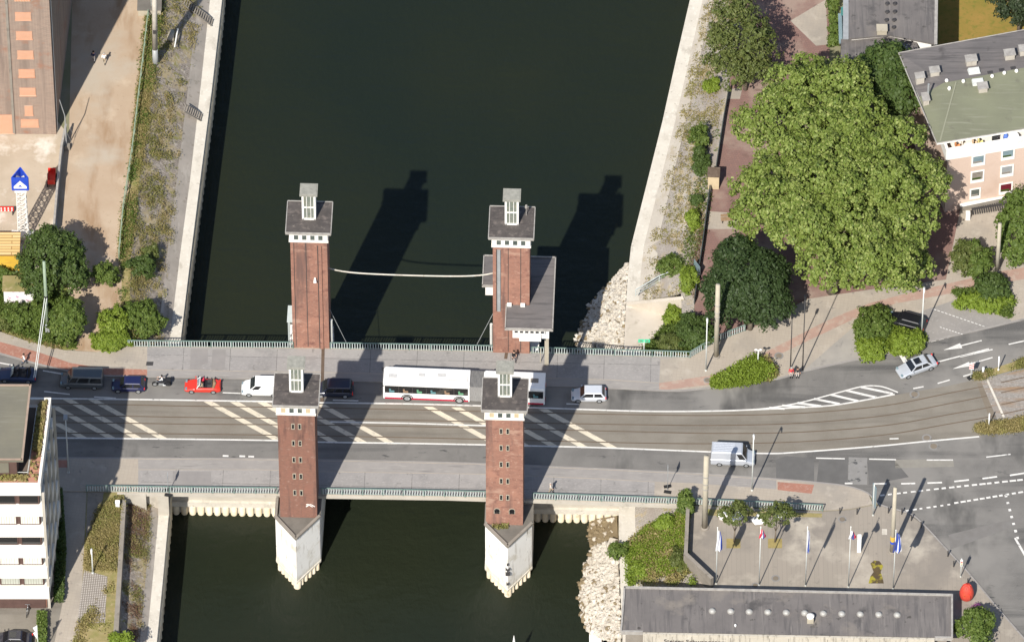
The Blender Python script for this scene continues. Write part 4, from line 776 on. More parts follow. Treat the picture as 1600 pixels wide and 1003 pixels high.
for px, py in ((1522, 114), (1528, 131)): q = rz_at(px, py); mb = MB(); mb.box((q.x, q.y, 12.05), (1.5, 1.0, .5), R(9), taper=.8); mb.build('skylight', 'pole_light', t, world=True)
for px, py in ((1479, 130), (1505, 131), (1483, 142), (1550, 123), (1569, 118), (1588, 115)): q = rz_at(px, py); mb = MB(); mb.lathe([(.14, 0), (.14, .4), (.22, .42), (.18, .58)], 8, (q.x, q.y, 11.8)); mb.build('vent', 'white', t, world=True)
for px, py in ((1547, 116), (1565, 112), (1583, 109)): q = rz_at(px, py); mb = MB(); mb.box((q.x, q.y, 12.0), (.6, .45, .25), R(9)); mb.build('roof_hatch', 'dark_metal', t, world=True)
q = rz_at(1450, 152); mb = MB(); mb.tube([(q.x, q.y, 11.8), (q.x, q.y, 14.0)], .12, 8); mb.build('flue', 'metal_grey', t, world=True)
# things left out along the attic balcony
cols = [((.6, .25, .1), 1498, 228.5), ((.7, .62, .25), 1534, 222.5), ((.75, .7, .6), 1515, 226), ((.1, .18, .5), 1573, 216.5), ((.03, .03, .03), 1555, 218.5), ((.7, .7, .72), 1583, 214.5), ((.62, .45, .3), 1525, 224)]
labs = ['rust brown patio chair behind the white balcony parapet under the green roof', 'yellow patio chair behind the white balcony parapet', 'cream lounger behind the white balcony parapet', 'blue folded parasol bundle on the white balcony', 'black tall box behind the white balcony parapet', 'pale grey covered table on the white balcony', 'tan wicker chair between cream lounger and yellow chair on the balcony']
nm = ['patio_chair', 'patio_chair', 'lounger', 'parasol', 'cupboard', 'patio_table', 'patio_chair']
for (cc, px, py), lb, nn in zip(cols, labs, nm):
    q = P(px, py, 10.4); m = mat('balcony_' + str(px), cc, None, rough=.8); mb = MB(); x, y, z = q.x, q.y, 9.1
    s = (FP[0] + sd * (q - FP[0]).dot(sd)) - sn * .75; x, y = s.x, s.y
    if 'chair' in nn or nn == 'lounger':
        L_ = 1.5 if nn == 'lounger' else .55
        mb.box((x, y, z + .85), (L_, .55, .12), R(8)); mb.box((x - L_ / 2, y, z + 1.2), (.1, .55, .7), R(8))
        for sx in (-1, 1):
            for sy in (-1, 1): mb.box((x + sx * L_ * .45, y + sy * .22, z + .4), (.06, .06, .8))
    elif nn == 'parasol': mb.lathe([(.05, 0), (.3, .7), (.28, 1.3), (.05, 1.9)], 10, (x, y, z)); mb.box((x + .5, y, z + .9), (.5, .5, .4))
    elif nn == 'cupboard': mb.box((x, y, z + .95), (.55, .5, 1.9)); mb.box((x, y, z + 1.93), (.62, .56, .06))
    else:
        mb.lathe([(.1, .1), (.12, .7), (.75, 1.1), (.75, 1.16)], 14, (x, y, z)); mb.lathe([(.4, 0), (.4, .1)], 12, (x, y, z))
    tag(mb.build(nn, m), lb, nn.replace('_', ' '))
mb = MB(); a, b = P(1519, 329), P(1600, 316)
for k in range(24): q = a.lerp(b, k / 23); mb.box(q + Vector((0, 0, .15)), (.12, 1.6, .3), R(8))
mb.box(a.lerp(b, .5) + sn * .0 + Vector((0, 0, .18)), ((b - a).length, .12, .36), math.atan2((b - a).y, (b - a).x)); tag(mb.build('grating', 'dark_metal'), 'dark slatted area grating along the foot of the apartment block', 'grating')
t2 = thing('area_wall', 'low white capped wall beside the grating below the apartment block', 'wall', P(1520, 326)); mb = MB(); A, B = P(1500, 330), P(1572, 315); d = B - A; mb.box(A + d / 2 + Vector((0, 0, .45)), (d.length, .3, .9), math.atan2(d.y, d.x)); mb.build('wall', 'wallgrey', t2, world=True); mb = MB(); mb.box(A + d / 2 + Vector((0, 0, .95)), (d.length + .1, .42, .1), math.atan2(d.y, d.x)); q = P(1512, 343); mb.box(q + Vector((0, 0, .6)), (.5, .5, 1.2)); mb.build('coping', 'white', t2, world=True)
# --- felt roofed building behind the plane trees
t = thing('flat_roofed_house', 'grey felt roofed building with small roof vents beside the dark lawn shadow', 'building', P(1390, 130))
z = 8.6; main = PL([(1324, -260), (1324, 61), (1390, 55), (1461, 69), (1466, -260)], z)
mb = MB(); ins = [p + Vector((dx, dy, 0)) for p, (dx, dy) in zip(main, ((.5, 0), (.5, .4), (0, .4), (-.4, .4), (-.4, 0)))]; mb.prism(ins, -.5, z - .25); mb.build('wall', 'white', t, world=True)
mb = MB(); mb.prism(main, z - .25, z); mb.build('roof', 'roof_felt', t, world=True)
mb = MB(); low = PL([(1314, 61.5), (1389, 56), (1432, 62), (1436, 84), (1425, 100), (1314, 108)], 7.9); mb.prism(low, -.5, 7.9); mb.build('annex', ['roof_felt'], t, world=True)
mb = MB(); mb.ribbon(PL([(1322, -260), (1321.5, 62)], z + .02), .62); mb.build('gutter', 'metal_grey', t, world=True); mb = MB(); mb.ribbon(PL([(1467, -260), (1462, 70)], z + .02), .35); mb.build('gutter', 'roof_edge', t, world=True)
for px, py in ((1386, 8), (1398, 8), (1386, 21), (1398, 20.5), (1385, 33.5), (1397, 33.5), (1396.5, 45), (1383, 59), (1383, 65), (1387, -6), (1399, -6)):
    zz = z if py < 50 else 7.9
    q = P(px, py, zz); mb = MB(); mb.lathe([(.16, -.05), (.16, .18), (.26, .2), (.2, .32)], 8, (q.x, q.y, zz)); mb.build('vent', 'dark_metal', t, world=True)
q = P(1378, 47, z + .4); mb = MB(); mb.box((q.x, q.y, z + .35), (1.1, .9, .7)); mb.box((q.x, q.y, z + .75), (1.25, 1.05, .1)); mb.build('chimney', 'column', t, world=True)
mb = MB(); mb.box(P(1412, 78, 8.6), (.08, .08, 1.4)); mb.box(P(1417, 77, 8.6), (.08, .08, 1.4)); mb.box(P(1414.5, 74, 8.6), (.4, .06, .06)); mb.box(P(1414.5, 79, 8.6), (.4, .06, .06)); mb.build('roof_ladder', 'white', t, world=True)
mb = MB(); a, b = P(1314, 12, 4.5), P(1321, 24, 4.5); mb.add([a, P(1322, 8, 5.6), P(1322, 24, 5.6), P(1314, 25, 4.5), P(1317, 12, 4.4), P(1322, 8, 5.4), P(1322, 24, 5.4), P(1317, 25, 4.4)], [(0, 1, 2, 3), (7, 6, 5, 4), (0, 4, 5, 1), (3, 2, 6, 7), (0, 3, 7, 4)]); mb.build('awning', mat('teal', (.06, .22, .2), None), t, world=True)
mb = MB(); mb.box(P(1317, 45, 3) , (1.0, 4.5, .2)); mb.box(P(1315, 48, 3.6), (.1, 5.5, 1.0)); mb.build('balcony', 'glass_blue', t, world=True)
M['dome'] = mat('dome', (.38, .37, .345), (.32, .31, .29), 3, .35)
# --- long flat roofed landing building
t = thing('landing_building', 'long low building with grey felt roof, white edge and round skylight domes', 'building', P(1230, 960))
z = 3.3; rf = PL([(976, 918), (1487.5, 930), (1487.5, 995.5), (970.5, 985.5)], z); mb = MB()
mb.prism([rf[0] + Vector((.5, -.5, 0)), rf[1] + Vector((-.5, -.5, 0)), rf[2] + Vector((-.5, .7, 0)), rf[3] + Vector((.5, .7, 0))], -4, z - .3); mb.build('wall', 'wallgrey', t, world=True)
mb = MB(); mb.prism(rf, z - .3, z); mb.build('roof', 'roof_felt', t, world=True)
mb = MB()
for i, j in ((0, 1), (1, 2), (0, 3)): d = rf[j] - rf[i]; mb.box(rf[i] + d / 2 + Vector((0, 0, -.05)), (d.length + .12, .2, .5), math.atan2(d.y, d.x))
d = rf[2] - rf[3]; an = math.atan2(d.y, d.x)
for u0, u1 in ((0, .066), (.948, 1)): a, b = rf[3].lerp(rf[2], u0), rf[3].lerp(rf[2], u1); e = b - a; mb.box(a + e / 2 + Vector((0, .0, -.2)), (e.length, .22, .5), an)
mb.build('roof_edge', 'roof_edge', t, world=True)
a, b = rf[3].lerp(rf[2], .0665), rf[3].lerp(rf[2], .9475); e = b - a; nn = Vector((d.y, -d.x, 0)).normalized()
mb = MB(); mb.prism([a + nn * .02, b + nn * .02, b + nn * .3, a + nn * .3], -4, z - .32, 0); mb.prism([a + nn * .05, b + nn * .05, b + nn * .28, a + nn * .28], z - .32, z - .06, 0)
M['fascia'] = mat('fascia', (.47, .43, .36), (.41, .375, .31), .6, .9, [((.18, .16, .13), 3, .52, .7, (1, 1, .12)), ((.54, .5, .43), 1, .6, .75, None)])
fa = mb.build('front_wall', 'fascia', t, world=True)
mb = MB()
for k in range(15): q = a.lerp(b, (k + .5) / 15) + nn * .3; mb.box(q + Vector((0, 0, -2)), (.05, .03, z - .1), an)
mb.build('panel_joint', 'concrete_dark', t, world=True)
cu = bpy.data.curves.new('lettering', 'FONT'); cu.body = 'Steiger Schwanentor'; cu.size = .78; cu.extrude = .02; cu.align_x = 'LEFT'; cu.space_character = 1.0
to = bpy.data.objects.new('lettering', cu); scene.collection.objects.link(to); q = P(1037, 1004, z - 1.5); s = (q - a).dot(e.normalized()); q2 = a + e.normalized() * s + nn * .325; to.location = (q2.x, q2.y, z - 1.42); to.rotation_euler = (math.pi / 2, 0, an)
dg = bpy.context.evaluated_depsgraph_get(); me = bpy.data.meshes.new_from_object(to.evaluated_get(dg)); bpy.data.objects.remove(to); me.materials.clear(); me.materials.append(M['dark_metal'])
o = bpy.data.objects.new('lettering', me); scene.collection.objects.link(o); o.parent = t; o.location = Vector((q2.x, q2.y, z - 1.42)) - Vector(t.location); o.rotation_euler = (math.pi / 2, 0, an)
for k in range(11):
    q = P(1113 + k * 28.9, 954.5 + k * .62, z); mb = MB(); mb.lathe([(.40, -.05), (.40, .08), (.35, .08)], 18, q); dm = mb.build('skylight', 'roof_edge', t, world=True); mb = MB(); mb.lathe([(.35, .06), (.33, .16), (.26, .26), (.14, .32), (.02, .34)], 18, q); x = mb.build('dome', 'dome', dm, smooth=True); x.location = -Vector(t.location)
q = P(1266, 970, z); mb = MB(); mb.box(q + Vector((0, 0, .35)), (.7, .7, .7)); mb.build('chimney', 'column', t, world=True); mb = MB(); mb.lathe([(.4, .7), (.42, .85), (.2, .98)], 14, q + Vector((0, .05, 0))); mb.build('chimney_cap', 'white', t, world=True)
q = P(1149, 978, z); mb = MB(); mb.lathe([(.1, 0), (.1, .2), (.14, .24), (.06, .34)], 8, q); mb.build('vent', 'white', t, world=True)
# --- yard objects west
t = thing('container_hut', 'yellow hut with plank roof behind the bushes', 'hut', P(14, 428)); mb = MB(); A = PL([(-60, 428), (30, 428)]); q = A[1]
mb.box((q.x - 3.2, q.y + 1.9, 1.4), (6.4, 3.0, 2.8)); mb.build('wall', 'yellow', t, world=True); mb = MB(); mb.box((q.x - 3.2, q.y + 1.9, 2.9), (6.7, 3.4, .2)); mb.build('roof', 'planks', t, world=True)
t = thing('graffiti_wall', 'small white rendered hut scrawled with pink graffiti among the bushes', 'hut', P(30, 478)); q = P(30, 478); mb = MB(); mb.box((q.x, q.y + 1.0, 1.3), (3.3, 2.0, 2.6)); mb.build('wall', mat('graffiti_wall', (.75, .72, .70), (.72, .68, .68), 1, .7, [((.5, .16, .36), 1.8, .58, .64, None), ((.2, .1, .2), 2.5, .63, .67, None)]), t, world=True)
mb = MB(); mb.box((q.x, q.y + 1.0, 2.65), (3.6, 2.3, .12)); mb.build('roof', 'dry_grass', t, world=True)
t = thing('yard_wall', 'long rusty panel wall dividing the pale yard from the sand path', 'wall', P(95, 300)); mb = MB(); A = PL([(104, 212), (97, 245), (91, 300), (85, 372)]); 
for a, b in zip(A, A[1:]): d = b - a; mb.box(a + d / 2 + Vector((0, 0, .95)), (d.length, .12, 1.9), math.atan2(d.y, d.x))
mb.build('panel', 'metal_grey', t, world=True)
mb = MB()
for a, b in zip(A, A[1:]):
    d = b - a; mb.box(a + d / 2 + Vector((0, 0, 1.94)), (d.length, .24, .08), math.atan2(d.y, d.x))
mb.build('coping', 'roof_edge', t, world=True)
# promenade kiosk and the small roofed meter house
t = thing('brick_hut', 'small square brick hut with dark roof by the promenade railing', 'hut', P(1115, 296)); q = P(1115, 296); mb = MB(); mb.box((q.x, q.y + .65, 1.05), (1.25, 1.3, 2.1), R(-3)); mb.build('wall', 'timber_pale', t, world=True); mb = MB(); mb.box((q.x, q.y + .65, 2.16), (1.4, 1.45, .14), R(-3)); mb.build('roof', mat('hut_roof', (.10, .07, .05), (.16, .12, .09), 2.5, .9), t, world=True)
t = thing('parapet_wall', 'angled stone parapet wall along the plaza beside the green bank', 'wall', P(1074, 850)); A = PL([(1078, 792), (1074, 880), (1114, 918)], 0); mb = MB()
for a, b in zip(A, A[1:]): d = b - a; mb.box(a + d / 2 + Vector((-.2, 0, .75)), (d.length + .25, .4, 2.1), math.atan2(d.y, d.x))
mb.build('wall', 'wallgrey', t, world=True)

# ================================================================== trees, shrubs, weeds
G = .0
CROWN = [(1222, 92), (1255, 80), (1300, 78), (1345, 95), (1372, 130), (1405, 182), (1440, 205), (1448, 240), (1478, 272), (1485, 310), (1468, 345), (1478, 372), (1448, 402), (1452, 440), (1408, 462), (1368, 436), (1330, 452), (1300, 440), (1258, 455), (1238, 424), (1202, 405), (1192, 368), (1152, 345), (1140, 300), (1152, 255), (1168, 212), (1156, 182), (1180, 152), (1208, 122)]
def inside(x, y, poly):
    r = False
    for i in range(len(poly)):
        (a, b), (c, d) = poly[i], poly[i - 1]
        if (b > y) != (d > y) and x < (c - a) * (y - b) / (d - b) + a: r = not r
    return r
pts = []; cr_ = random.Random(5)
for _ in range(6000):
    x, y = cr_.uniform(1140, 1490), cr_.uniform(76, 465)
    cx, cy = 1308, 268; s = 1 + 26 / max(30, math.hypot(x - cx, y - cy))
    if inside(cx + (x - cx) * s, cy + (y - cy) * s, CROWN) and all((x - a) ** 2 + ((y - b) * 1.1) ** 2 > 33 ** 2 for a, b in pts): pts.append((x, y))
LB = {0: [], 1: []}
for x, y in pts:
    d = min(1, math.hypot((x - 1310) / 185, (y - 262) / 205)); z = 3.8 + 8.6 * math.sqrt(1 - d * d * .96) + cr_.uniform(-1.0, 1.1); r = cr_.uniform(1.75, 2.75)
    LB[1 if y < 205 else 0].append((P(x, y, z), (r, r * cr_.uniform(.85, 1.15), r * cr_.uniform(.75, 1.0))))
for k_, lb, bp, tr in ((0, 'biggest bright green plane tree spreading over the promenade beside the dark round tree', P(1300, 455, 0), .55), (1, 'bright green plane tree whose top reaches the felt roofed building', P(1275, 260, 0), .45)):
    L_ = sorted(LB[k_], key=lambda l: -l[0].z); ctr = (P(1312, 300, 7.5) if k_ == 0 else P(1285, 165, 7.5), (6.5, 5.5, 3.4) if k_ == 0 else (4.6, 3.6, 3.0))
    tree('plane_tree', lb, 'tree', bp, L_ + [ctr], 'leaf_plane', 80 * len(L_), 36, .52, .30, tr, 'bright green plane trees', lo=.78, hi=1.16)
tree('plane_tree', 'smaller darker plane tree squeezed between the apartment gable and the felt roof', 'tree', P(1395, 200, 0),
     [lobe(1388, 112, 8.5, 2.9, 3.2), lobe(1405, 150, 8, 2.6, 3), lobe(1360, 125, 8, 2.2, 2.6)], 'leaf_deep', 300, 42, .75, .38, .3, 'bright green plane trees')
tree('round_tree', 'dark green round tree next to the tall concrete column and pavement', 'tree', P(1172, 515, 0),
     [lobe(1172, 445, 6, 3.9, 3.8), lobe(1140, 470, 5, 2.7, 3), lobe(1195, 478, 4.6, 2.9, 3), lobe(1152, 410, 6.5, 2.7, 2.8), lobe(1200, 430, 6, 2.4, 2.6), lobe(1120, 450, 4.5, 1.5, 2)], 'leaf_dark', 900, 44, .5, .26, .28)
tree('locust_tree', 'loose olive green tree leaning over the bank at the promenade end', 'tree', P(1165, 140, 0),
     [lobe(1160, 60, 6.5, 3.0, 3.0), lobe(1150, 25, 7, 2.3, 2.5), lobe(1182, 78, 5.5, 2.2, 2.2), lobe(1130, 95, 5, 1.9, 2), lobe(1160, 110, 4.5, 2.5, 2), lobe(1190, 110, 4.5, 1.5, 1.6), lobe(1125, 60, 5.5, 1.4, 1.6)], 'leaf_olive', 420, 30, .6, .27, .22, lo=.5, hi=1.3)
tree('yard_tree', 'large dark green tree standing behind the green tram pole', 'tree', P(86, 458, 0),
     [lobe(80, 405, 5.5, 2.9, 2.8), lobe(56, 420, 4.5, 2.0, 2.2), lobe(105, 425, 4.5, 2.0, 2.2), lobe(72, 385, 6, 2.0, 2), lobe(104, 395, 5.5, 1.9, 2), lobe(118, 432, 3.6, 1.4, 1.5), lobe(60, 445, 3.2, 1.8, 1.6)], 'leaf_deep', 560, 40, .52, .27, .22, lo=.6, hi=1.18)
tree('maple_sapling', 'rounded mid green young tree at the pavement beside the green tram pole', 'tree', P(106, 541, 0),
     [lobe(105, 500, 3.6, 1.7, 1.8), lobe(112, 485, 3.8, 1.2, 1.3), lobe(97, 515, 2.6, 1.3, 1.4), lobe(120, 508, 3, 1.0, 1.1)], 'leaf_mid', 260, 40, .42, .26, .12, lo=.6, hi=1.2)
def bush(label, px, py, w_, h_, leaf='leaf_mid', zt=1.4, n=70, size=.26, group=None, name='bush', base=0.0, cr=.42, per=40):
    # w_, h_ in photograph pixels: how wide and how deep the shrub looks
    r = w_ / 28.0; ry = max(.4, (h_ - zt * 9.1 * .6) / 21.3); L = [(P(px, py + zt * 3, base + zt * .45), (r * .8, ry * .85, zt * .6))]
    for k in range(7): a = k * .9 + random.uniform(0, 1); f_ = random.uniform(.4, .85); s_ = random.uniform(.28, .5); L.append((P(px, py + zt * 3, base + zt * .4) + Vector((math.cos(a) * r * f_, math.sin(a) * ry * f_, random.uniform(-.25, .35) * zt)), (r * s_, ry * s_ * 1.05, zt * random.uniform(.3, .55))))
    return tree(name, label, 'bush', P(px, py + h_ * .35, base), L, leaf, int(n * 1.5), per, cr * .85, size * .85, .05, group, part='foliage', lo=.5, hi=1.3)
for b in (('mid green bush spilling over the graffiti hut', 38, 492, 74, 46, 'leaf_mid', 2.2, 130), ('small leafy bush at the photo edge under the yellow hut', 8, 432, 34, 26, 'leaf_mid', 1.6, 50), ('low green bush along the pavement at the photo edge', 6, 500, 30, 36, 'leaf_olive', 1.4, 50),
          ('slim yellow green sapling bush on the sand path', 166, 424, 34, 46, 'leaf_mid', 2.6, 70), ('yellowish bush at the end of the sand path', 176, 500, 46, 42, 'leaf_bright', 1.8, 80), ('bright green low bush at the start of the green bridge railing', 173, 531, 62, 34, 'leaf_bright', 1.2, 110),
          ('feathery green bush on the bank behind the green bridge railing', 222, 494, 60, 66, 'leaf_mid', 2.4, 150), ('dark bush on the bank casting shadow over the stones', 222, 412, 44, 36, 'leaf_deep', 2.0, 70), ('straw green shrub above the dark bush on the bank', 236, 392, 26, 24, 'leaf_olive', 1.2, 30),
          ('dark flowering shrub behind the bridge railing bend', 1085, 512, 58, 62, 'leaf_deep', 2.2, 170), ('pale green shrub at the foot of the ramp wall', 1053, 490, 30, 30, 'leaf_bright', 1.4, 50), ('yellowish shrub between railing and dark flowering shrub', 1048, 535, 40, 36, 'leaf_olive', 1.1, 70),
          ('broad green bush on the pale bank above the ramp railing', 1050, 414, 44, 36, 'leaf_mid', 1.6, 80), ('lime green bush on the bank beside the promenade railing end', 1076, 432, 26, 44, 'leaf_bright', 1.6, 60), ('tall green bush in the middle of the pale bank', 1092, 212, 28, 44, 'leaf_mid', 2.2, 70),
          ('darker bush on the bank beside the brick hut', 1096, 252, 30, 40, 'leaf_deep', 1.8, 60), ('small round bush on the bank below the brick hut', 1088, 312, 16, 18, 'leaf_deep', 1.0, 24), ('narrow weedy bush along the promenade railing', 1083, 340, 18, 34, 'leaf_bright', 1.0, 34), ('small bush under the loose olive tree', 1112, 132, 28, 26, 'leaf_bright', 1.2, 36),
          ('bright shrub beside the black parked car', 1368, 500, 56, 62, 'leaf_mid', 1.8, 150), ('bright shrub at the roadside below the parked car', 1418, 530, 56, 44, 'leaf_bright', 1.5, 120), ('low shrub at the road edge left of the parking entrance', 1366, 540, 50, 40, 'leaf_bright', 1.2, 100),
          ('grey green shrub behind the parking lot', 1508, 398, 44, 52, 'leaf_olive', 2.2, 110), ('tall shrub with lighter tips behind the parking lot', 1532, 405, 40, 56, 'leaf_mid', 2.4, 110), ('dark dense shrub beside the slim concrete column', 1548, 443, 54, 48, 'leaf_deep', 2.0, 130), ('low bright groundcover bush at the parking corner', 1538, 470, 88, 36, 'leaf_bright', 1.0, 150),
          ('round shrub first along the felt roofed building', 1303, 6, 18, 26, 'leaf_mid', 1.4, 30), ('round shrub second along the felt roofed building', 1303, 26, 16, 18, 'leaf_mid', 1.2, 26), ('round shrub third along the felt roofed building', 1304, 44, 14, 18, 'leaf_mid', 1.2, 24), ('round shrub nearest the plane tree along the felt roof', 1303, 61, 18, 22, 'leaf_mid', 1.4, 30),
          ('upright bush at the railing by the concrete tram column', 1071, 782, 26, 38, 'leaf_mid', 2.2, 60), ('green bush overhanging the rubble by the quay', 970, 858, 34, 26, 'leaf_mid', 1.2, 46), ('bright bush at the foot of the retaining wall bank', 184, 999, 40, 24, 'leaf_bright', 1.4, 50)):
    z = {970: -3.4, 1050: -2.2, 1092: -1.2, 1096: -1, 1088: -.8, 1083: -.4, 1112: -1, 222: -1.2, 236: -1.4, 1053: -2.6, 1048: -1.4, 1085: -.1, 1076: -.3}.get(b[1], 0.0)
    bush(*b[:5], leaf=b[5], zt=b[6], n=b[7], base=z)
tree('garden_tree', 'leafy green tree at the photo edge next to the slim concrete column', 'tree', P(1596, 412, 0), [lobe(1598, 350, 3.6, 2.6, 2.4), lobe(1585, 378, 2.6, 1.9, 2), lobe(1600, 320, 4, 2.0, 2), lobe(1580, 345, 3, 1.4, 1.5), lobe(1598, 395, 1.8, 2.0, 1.5)], 'leaf_mid', 220, 44, .6, .3, .15)
tree('fir_tree', 'dark fir branches reaching over the brown lawn', 'tree', P(1592, 50, 0), [lobe(1590, -5, 6, 2.8, 2.4), lobe(1565, -8, 5.5, 2.0, 1.4), lobe(1585, 18, 4.5, 1.9, 1.5), lobe(1600, 5, 5, 2.2, 2)], 'leaf_fir', 220, 44, .55, .26, .2)
for lb, px, dx in (('small plaza tree with its square plate nearest the tram column', 1150, 0), ('small plaza tree by the white bench figure', 1214, 0)):
    tree('plaza_tree', lb, 'tree', P(px - 3, 846, .1), [lobe(px, 808, 4.2, 1.35, .9), lobe(px - 14, 803, 4.0, .9, .7), lobe(px + 14, 802, 4.0, .95, .7), lobe(px + 2, 796, 4.4, 1.0, .7)], 'leaf_olive', 60, 26, .42, .24, .09, 'small trees on the plaza')
tree('flowering_shrub', 'bushy green tree at the photo corner beside the purple flowers', 'tree', P(1524, 1003, .1), [lobe(1524, 975, 2.2, 1.7, 1.6), lobe(1508, 985, 1.9, 1.2, 1.3), lobe(1540, 972, 2.0, 1.0, 1.1), lobe(1528, 992, 1.8, 1.5, 1.3)], 'leaf_mid', 130, 36, .5, .26, .1)
bush('purple flowering plant between the red kiosk and the corner tree', 1527, 949, 16, 16, 'flower', 1.0, 22, .2, base=.1, name='flower_bush')
# hedges in the shade of the office building
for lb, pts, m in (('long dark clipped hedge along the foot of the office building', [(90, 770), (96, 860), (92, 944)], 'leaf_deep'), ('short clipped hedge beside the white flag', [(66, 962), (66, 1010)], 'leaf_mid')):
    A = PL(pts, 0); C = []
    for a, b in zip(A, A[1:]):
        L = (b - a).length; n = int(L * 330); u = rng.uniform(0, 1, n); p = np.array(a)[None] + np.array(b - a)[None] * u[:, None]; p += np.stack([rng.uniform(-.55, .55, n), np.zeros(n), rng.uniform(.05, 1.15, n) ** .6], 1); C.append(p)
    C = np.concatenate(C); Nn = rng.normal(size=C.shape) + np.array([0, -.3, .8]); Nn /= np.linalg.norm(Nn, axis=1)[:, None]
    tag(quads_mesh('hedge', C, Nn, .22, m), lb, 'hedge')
# weeds: stuff that nobody could count
def nz(x, y, s, seed): 
    r = np.random.default_rng(seed); v = 0
    for k in range(6): a = r.uniform(0, 6.28); f = s * r.uniform(.5, 2.2); v = v + np.sin((x * math.cos(a) + y * math.sin(a)) * f + r.uniform(0, 6.28))
    return v / 2.4
def even(p, n=60):
    d = np.concatenate([[0], np.cumsum(np.linalg.norm(np.diff(p, axis=0), axis=1))]); x = np.linspace(0, d[-1], n)
    return np.stack([np.interp(x, d, p[:, i]) for i in range(3)], 1)
def weeds(label, A, za, B, zb, n, m, size, ht, thr, seed, v0=0, v1=1, s=.8):
    A3, B3 = even(np.array(PL(smooth_px(A, 6), za))), even(np.array(PL(smooth_px(B, 6), zb))); k = len(A3) - 1
    u = rng.uniform(0, k - 1e-6, n); i = u.astype(int); f = (u - i)[:, None]; v = rng.uniform(v0, v1, n)[:, None]
    p = (A3[i] * (1 - f) + A3[i + 1] * f) * (1 - v) + (B3[i] * (1 - f) + B3[i + 1] * f) * v
    keep = .65 * nz(p[:, 0], p[:, 1], s, seed) + .75 * nz(p[:, 0], p[:, 1], s * .25, seed + 50) + rng.normal(size=n) * .3 > thr; keep &= (p[:, 1] > -60) & (p[:, 1] < 60); p = p[keep]
    reps = 9; hv = np.repeat(ht * rng.uniform(.25, 1.25, len(p)) ** 1.3, reps); C = np.repeat(p, reps, 0); C = C + np.stack([rng.normal(size=len(C)) * .2, rng.normal(size=len(C)) * .2, rng.uniform(.0, 1, len(C)) * hv], 1)
    Nn = rng.normal(size=C.shape) + np.array([0, 0, .5]); Nn /= np.linalg.norm(Nn, axis=1)[:, None]
    o = quads_mesh('weeds', C, Nn, size * .68, m); o['kind'] = 'stuff'; o['label'] = label; o['category'] = 'weeds'; return o
WT, WI = W_TOP_N[1:], W_IN_N[1:]
weeds('dry yellow weeds over the paved bank', WT, -.05, WI, QZ, 6500, 'leaf_weed', .2, .35, .75, 1, 0, .75, s=2.2)
weeds('dark scrubby weeds over the paved bank', WT, -.05, WI, QZ, 6500, 'leaf_dry', .18, .3, .55, 2, 0, .8, s=1.6)
weeds('yellow green grass verge along the wire fence', [(232, 0), (218, 122), (206, 240), (193, 330), (187, 400), (186, 470), (178, 545)], -.03, [(256, 0), (240, 120), (222, 250), (212, 330), (205, 400), (203, 470), (200, 538)], -.03, 5200, 'leaf_dry', .2, .32, -.3, 3)
weeds('green tufts in the grass verge', [(232, 0), (218, 122), (206, 240), (193, 330), (187, 400), (186, 470), (178, 545)], -.03, [(256, 0), (240, 120), (222, 250), (212, 330), (205, 400), (203, 470), (200, 538)], -.03, 2200, 'leaf_mid', .24, .5, .2, 5)
weeds('low weeds on the bank beside the office building', W_TOP_S[1:4], -1.3, W_IN_S[1:4], QZ, 2200, 'leaf_weed', .18, .3, .25, 6, .05, .8, s=2)
M['rust_weed'] = leafmat('rust_weed', (.13, .07, .045), (.17, .10, .065), (.2, .15, .1), .2)
weeds('rust brown weeds on the bank beside the office building', W_TOP_S[1:4], -1.3, W_IN_S[1:4], QZ, 1900, 'rust_weed', .16, .25, .1, 7, .1, .7, s=1.6)
weeds('tall dry grass and weeds between the footpath and the retaining wall', [(158, 790), (140, 835), (134, 890)], -.03, [(193, 778), (187, 835), (182, 890)], -.03, 3000, 'leaf_dry', .22, .42, -.3, 8)
weeds('green weeds between the footpath and the retaining wall', [(160, 782), (146, 835), (140, 890)], -.03, [(193, 778), (187, 835), (182, 890)], -.03, 1900, 'leaf_weed', .24, .5, .15, 9)
weeds('dry grass at the end of the cobbled strip', [(122, 975), (116, 1010)], -.03, [(177, 905), (172, 1010)], -.03, 900, 'leaf_dry', .24, .4, -.4, 10)
ET, EI = E_TOP_N[1:], E_IN_N[1:]
weeds('straw coloured weeds over the pale bank', ET, -.05, EI, QZ, 4200, 'leaf_dry', .2, .3, .3, 11, .05, .9, s=1.8)
weeds('yellow green weeds in lines over the pale bank', ET, -.05, EI, QZ, 2600, 'leaf_weed', .2, .3, .5, 12, .1, .85, s=1.4)
weeds('green creepers along the promenade railing', ET, -.05, EI, QZ, 900, 'leaf_mid', .26, .5, .35, 13, 0, .3)
BA, BB = [(1074, 798), (1073, 850), (1072, 880), (1086, 914)], [(1048, 806), (1004, 834), (982, 864), (986, 914)]
weeds('lush bright green growth on the bank beside the plaza wall', BA, -.05, BB, -2.6, 6000, 'leaf_bright', .26, .5, .1, 14, .02, 1.04, s=1.0)
weeds('grey green growth on the bank beside the plaza wall', BA, -.05, BB, -2.6, 4200, 'leaf_bright', .22, .36, .1, 15, 0, 1.06, s=1.4)
weeds('pale straw among the growth on the bank beside the plaza wall', BA, -.05, BB, -2.6, 2200, 'leaf_dry', .26, .5, .1, 16, 0, 1.1, s=1.1)
for b in (('leafy bush at the top of the green bank by the slab', 1040, 815, 34, 26, 'leaf_bright', 1.0, 50, -1.2), ('light green bush at the lower edge of the green bank', 1002, 890, 30, 26, 'leaf_bright', .7, 34, -2.3), ('grey green bush next to the plaza wall bend', 1062, 872, 30, 36, 'leaf_olive', 1.0, 46, -.5)): bush(*b[:5], leaf=b[5], zt=b[6], n=b[7], base=b[8])
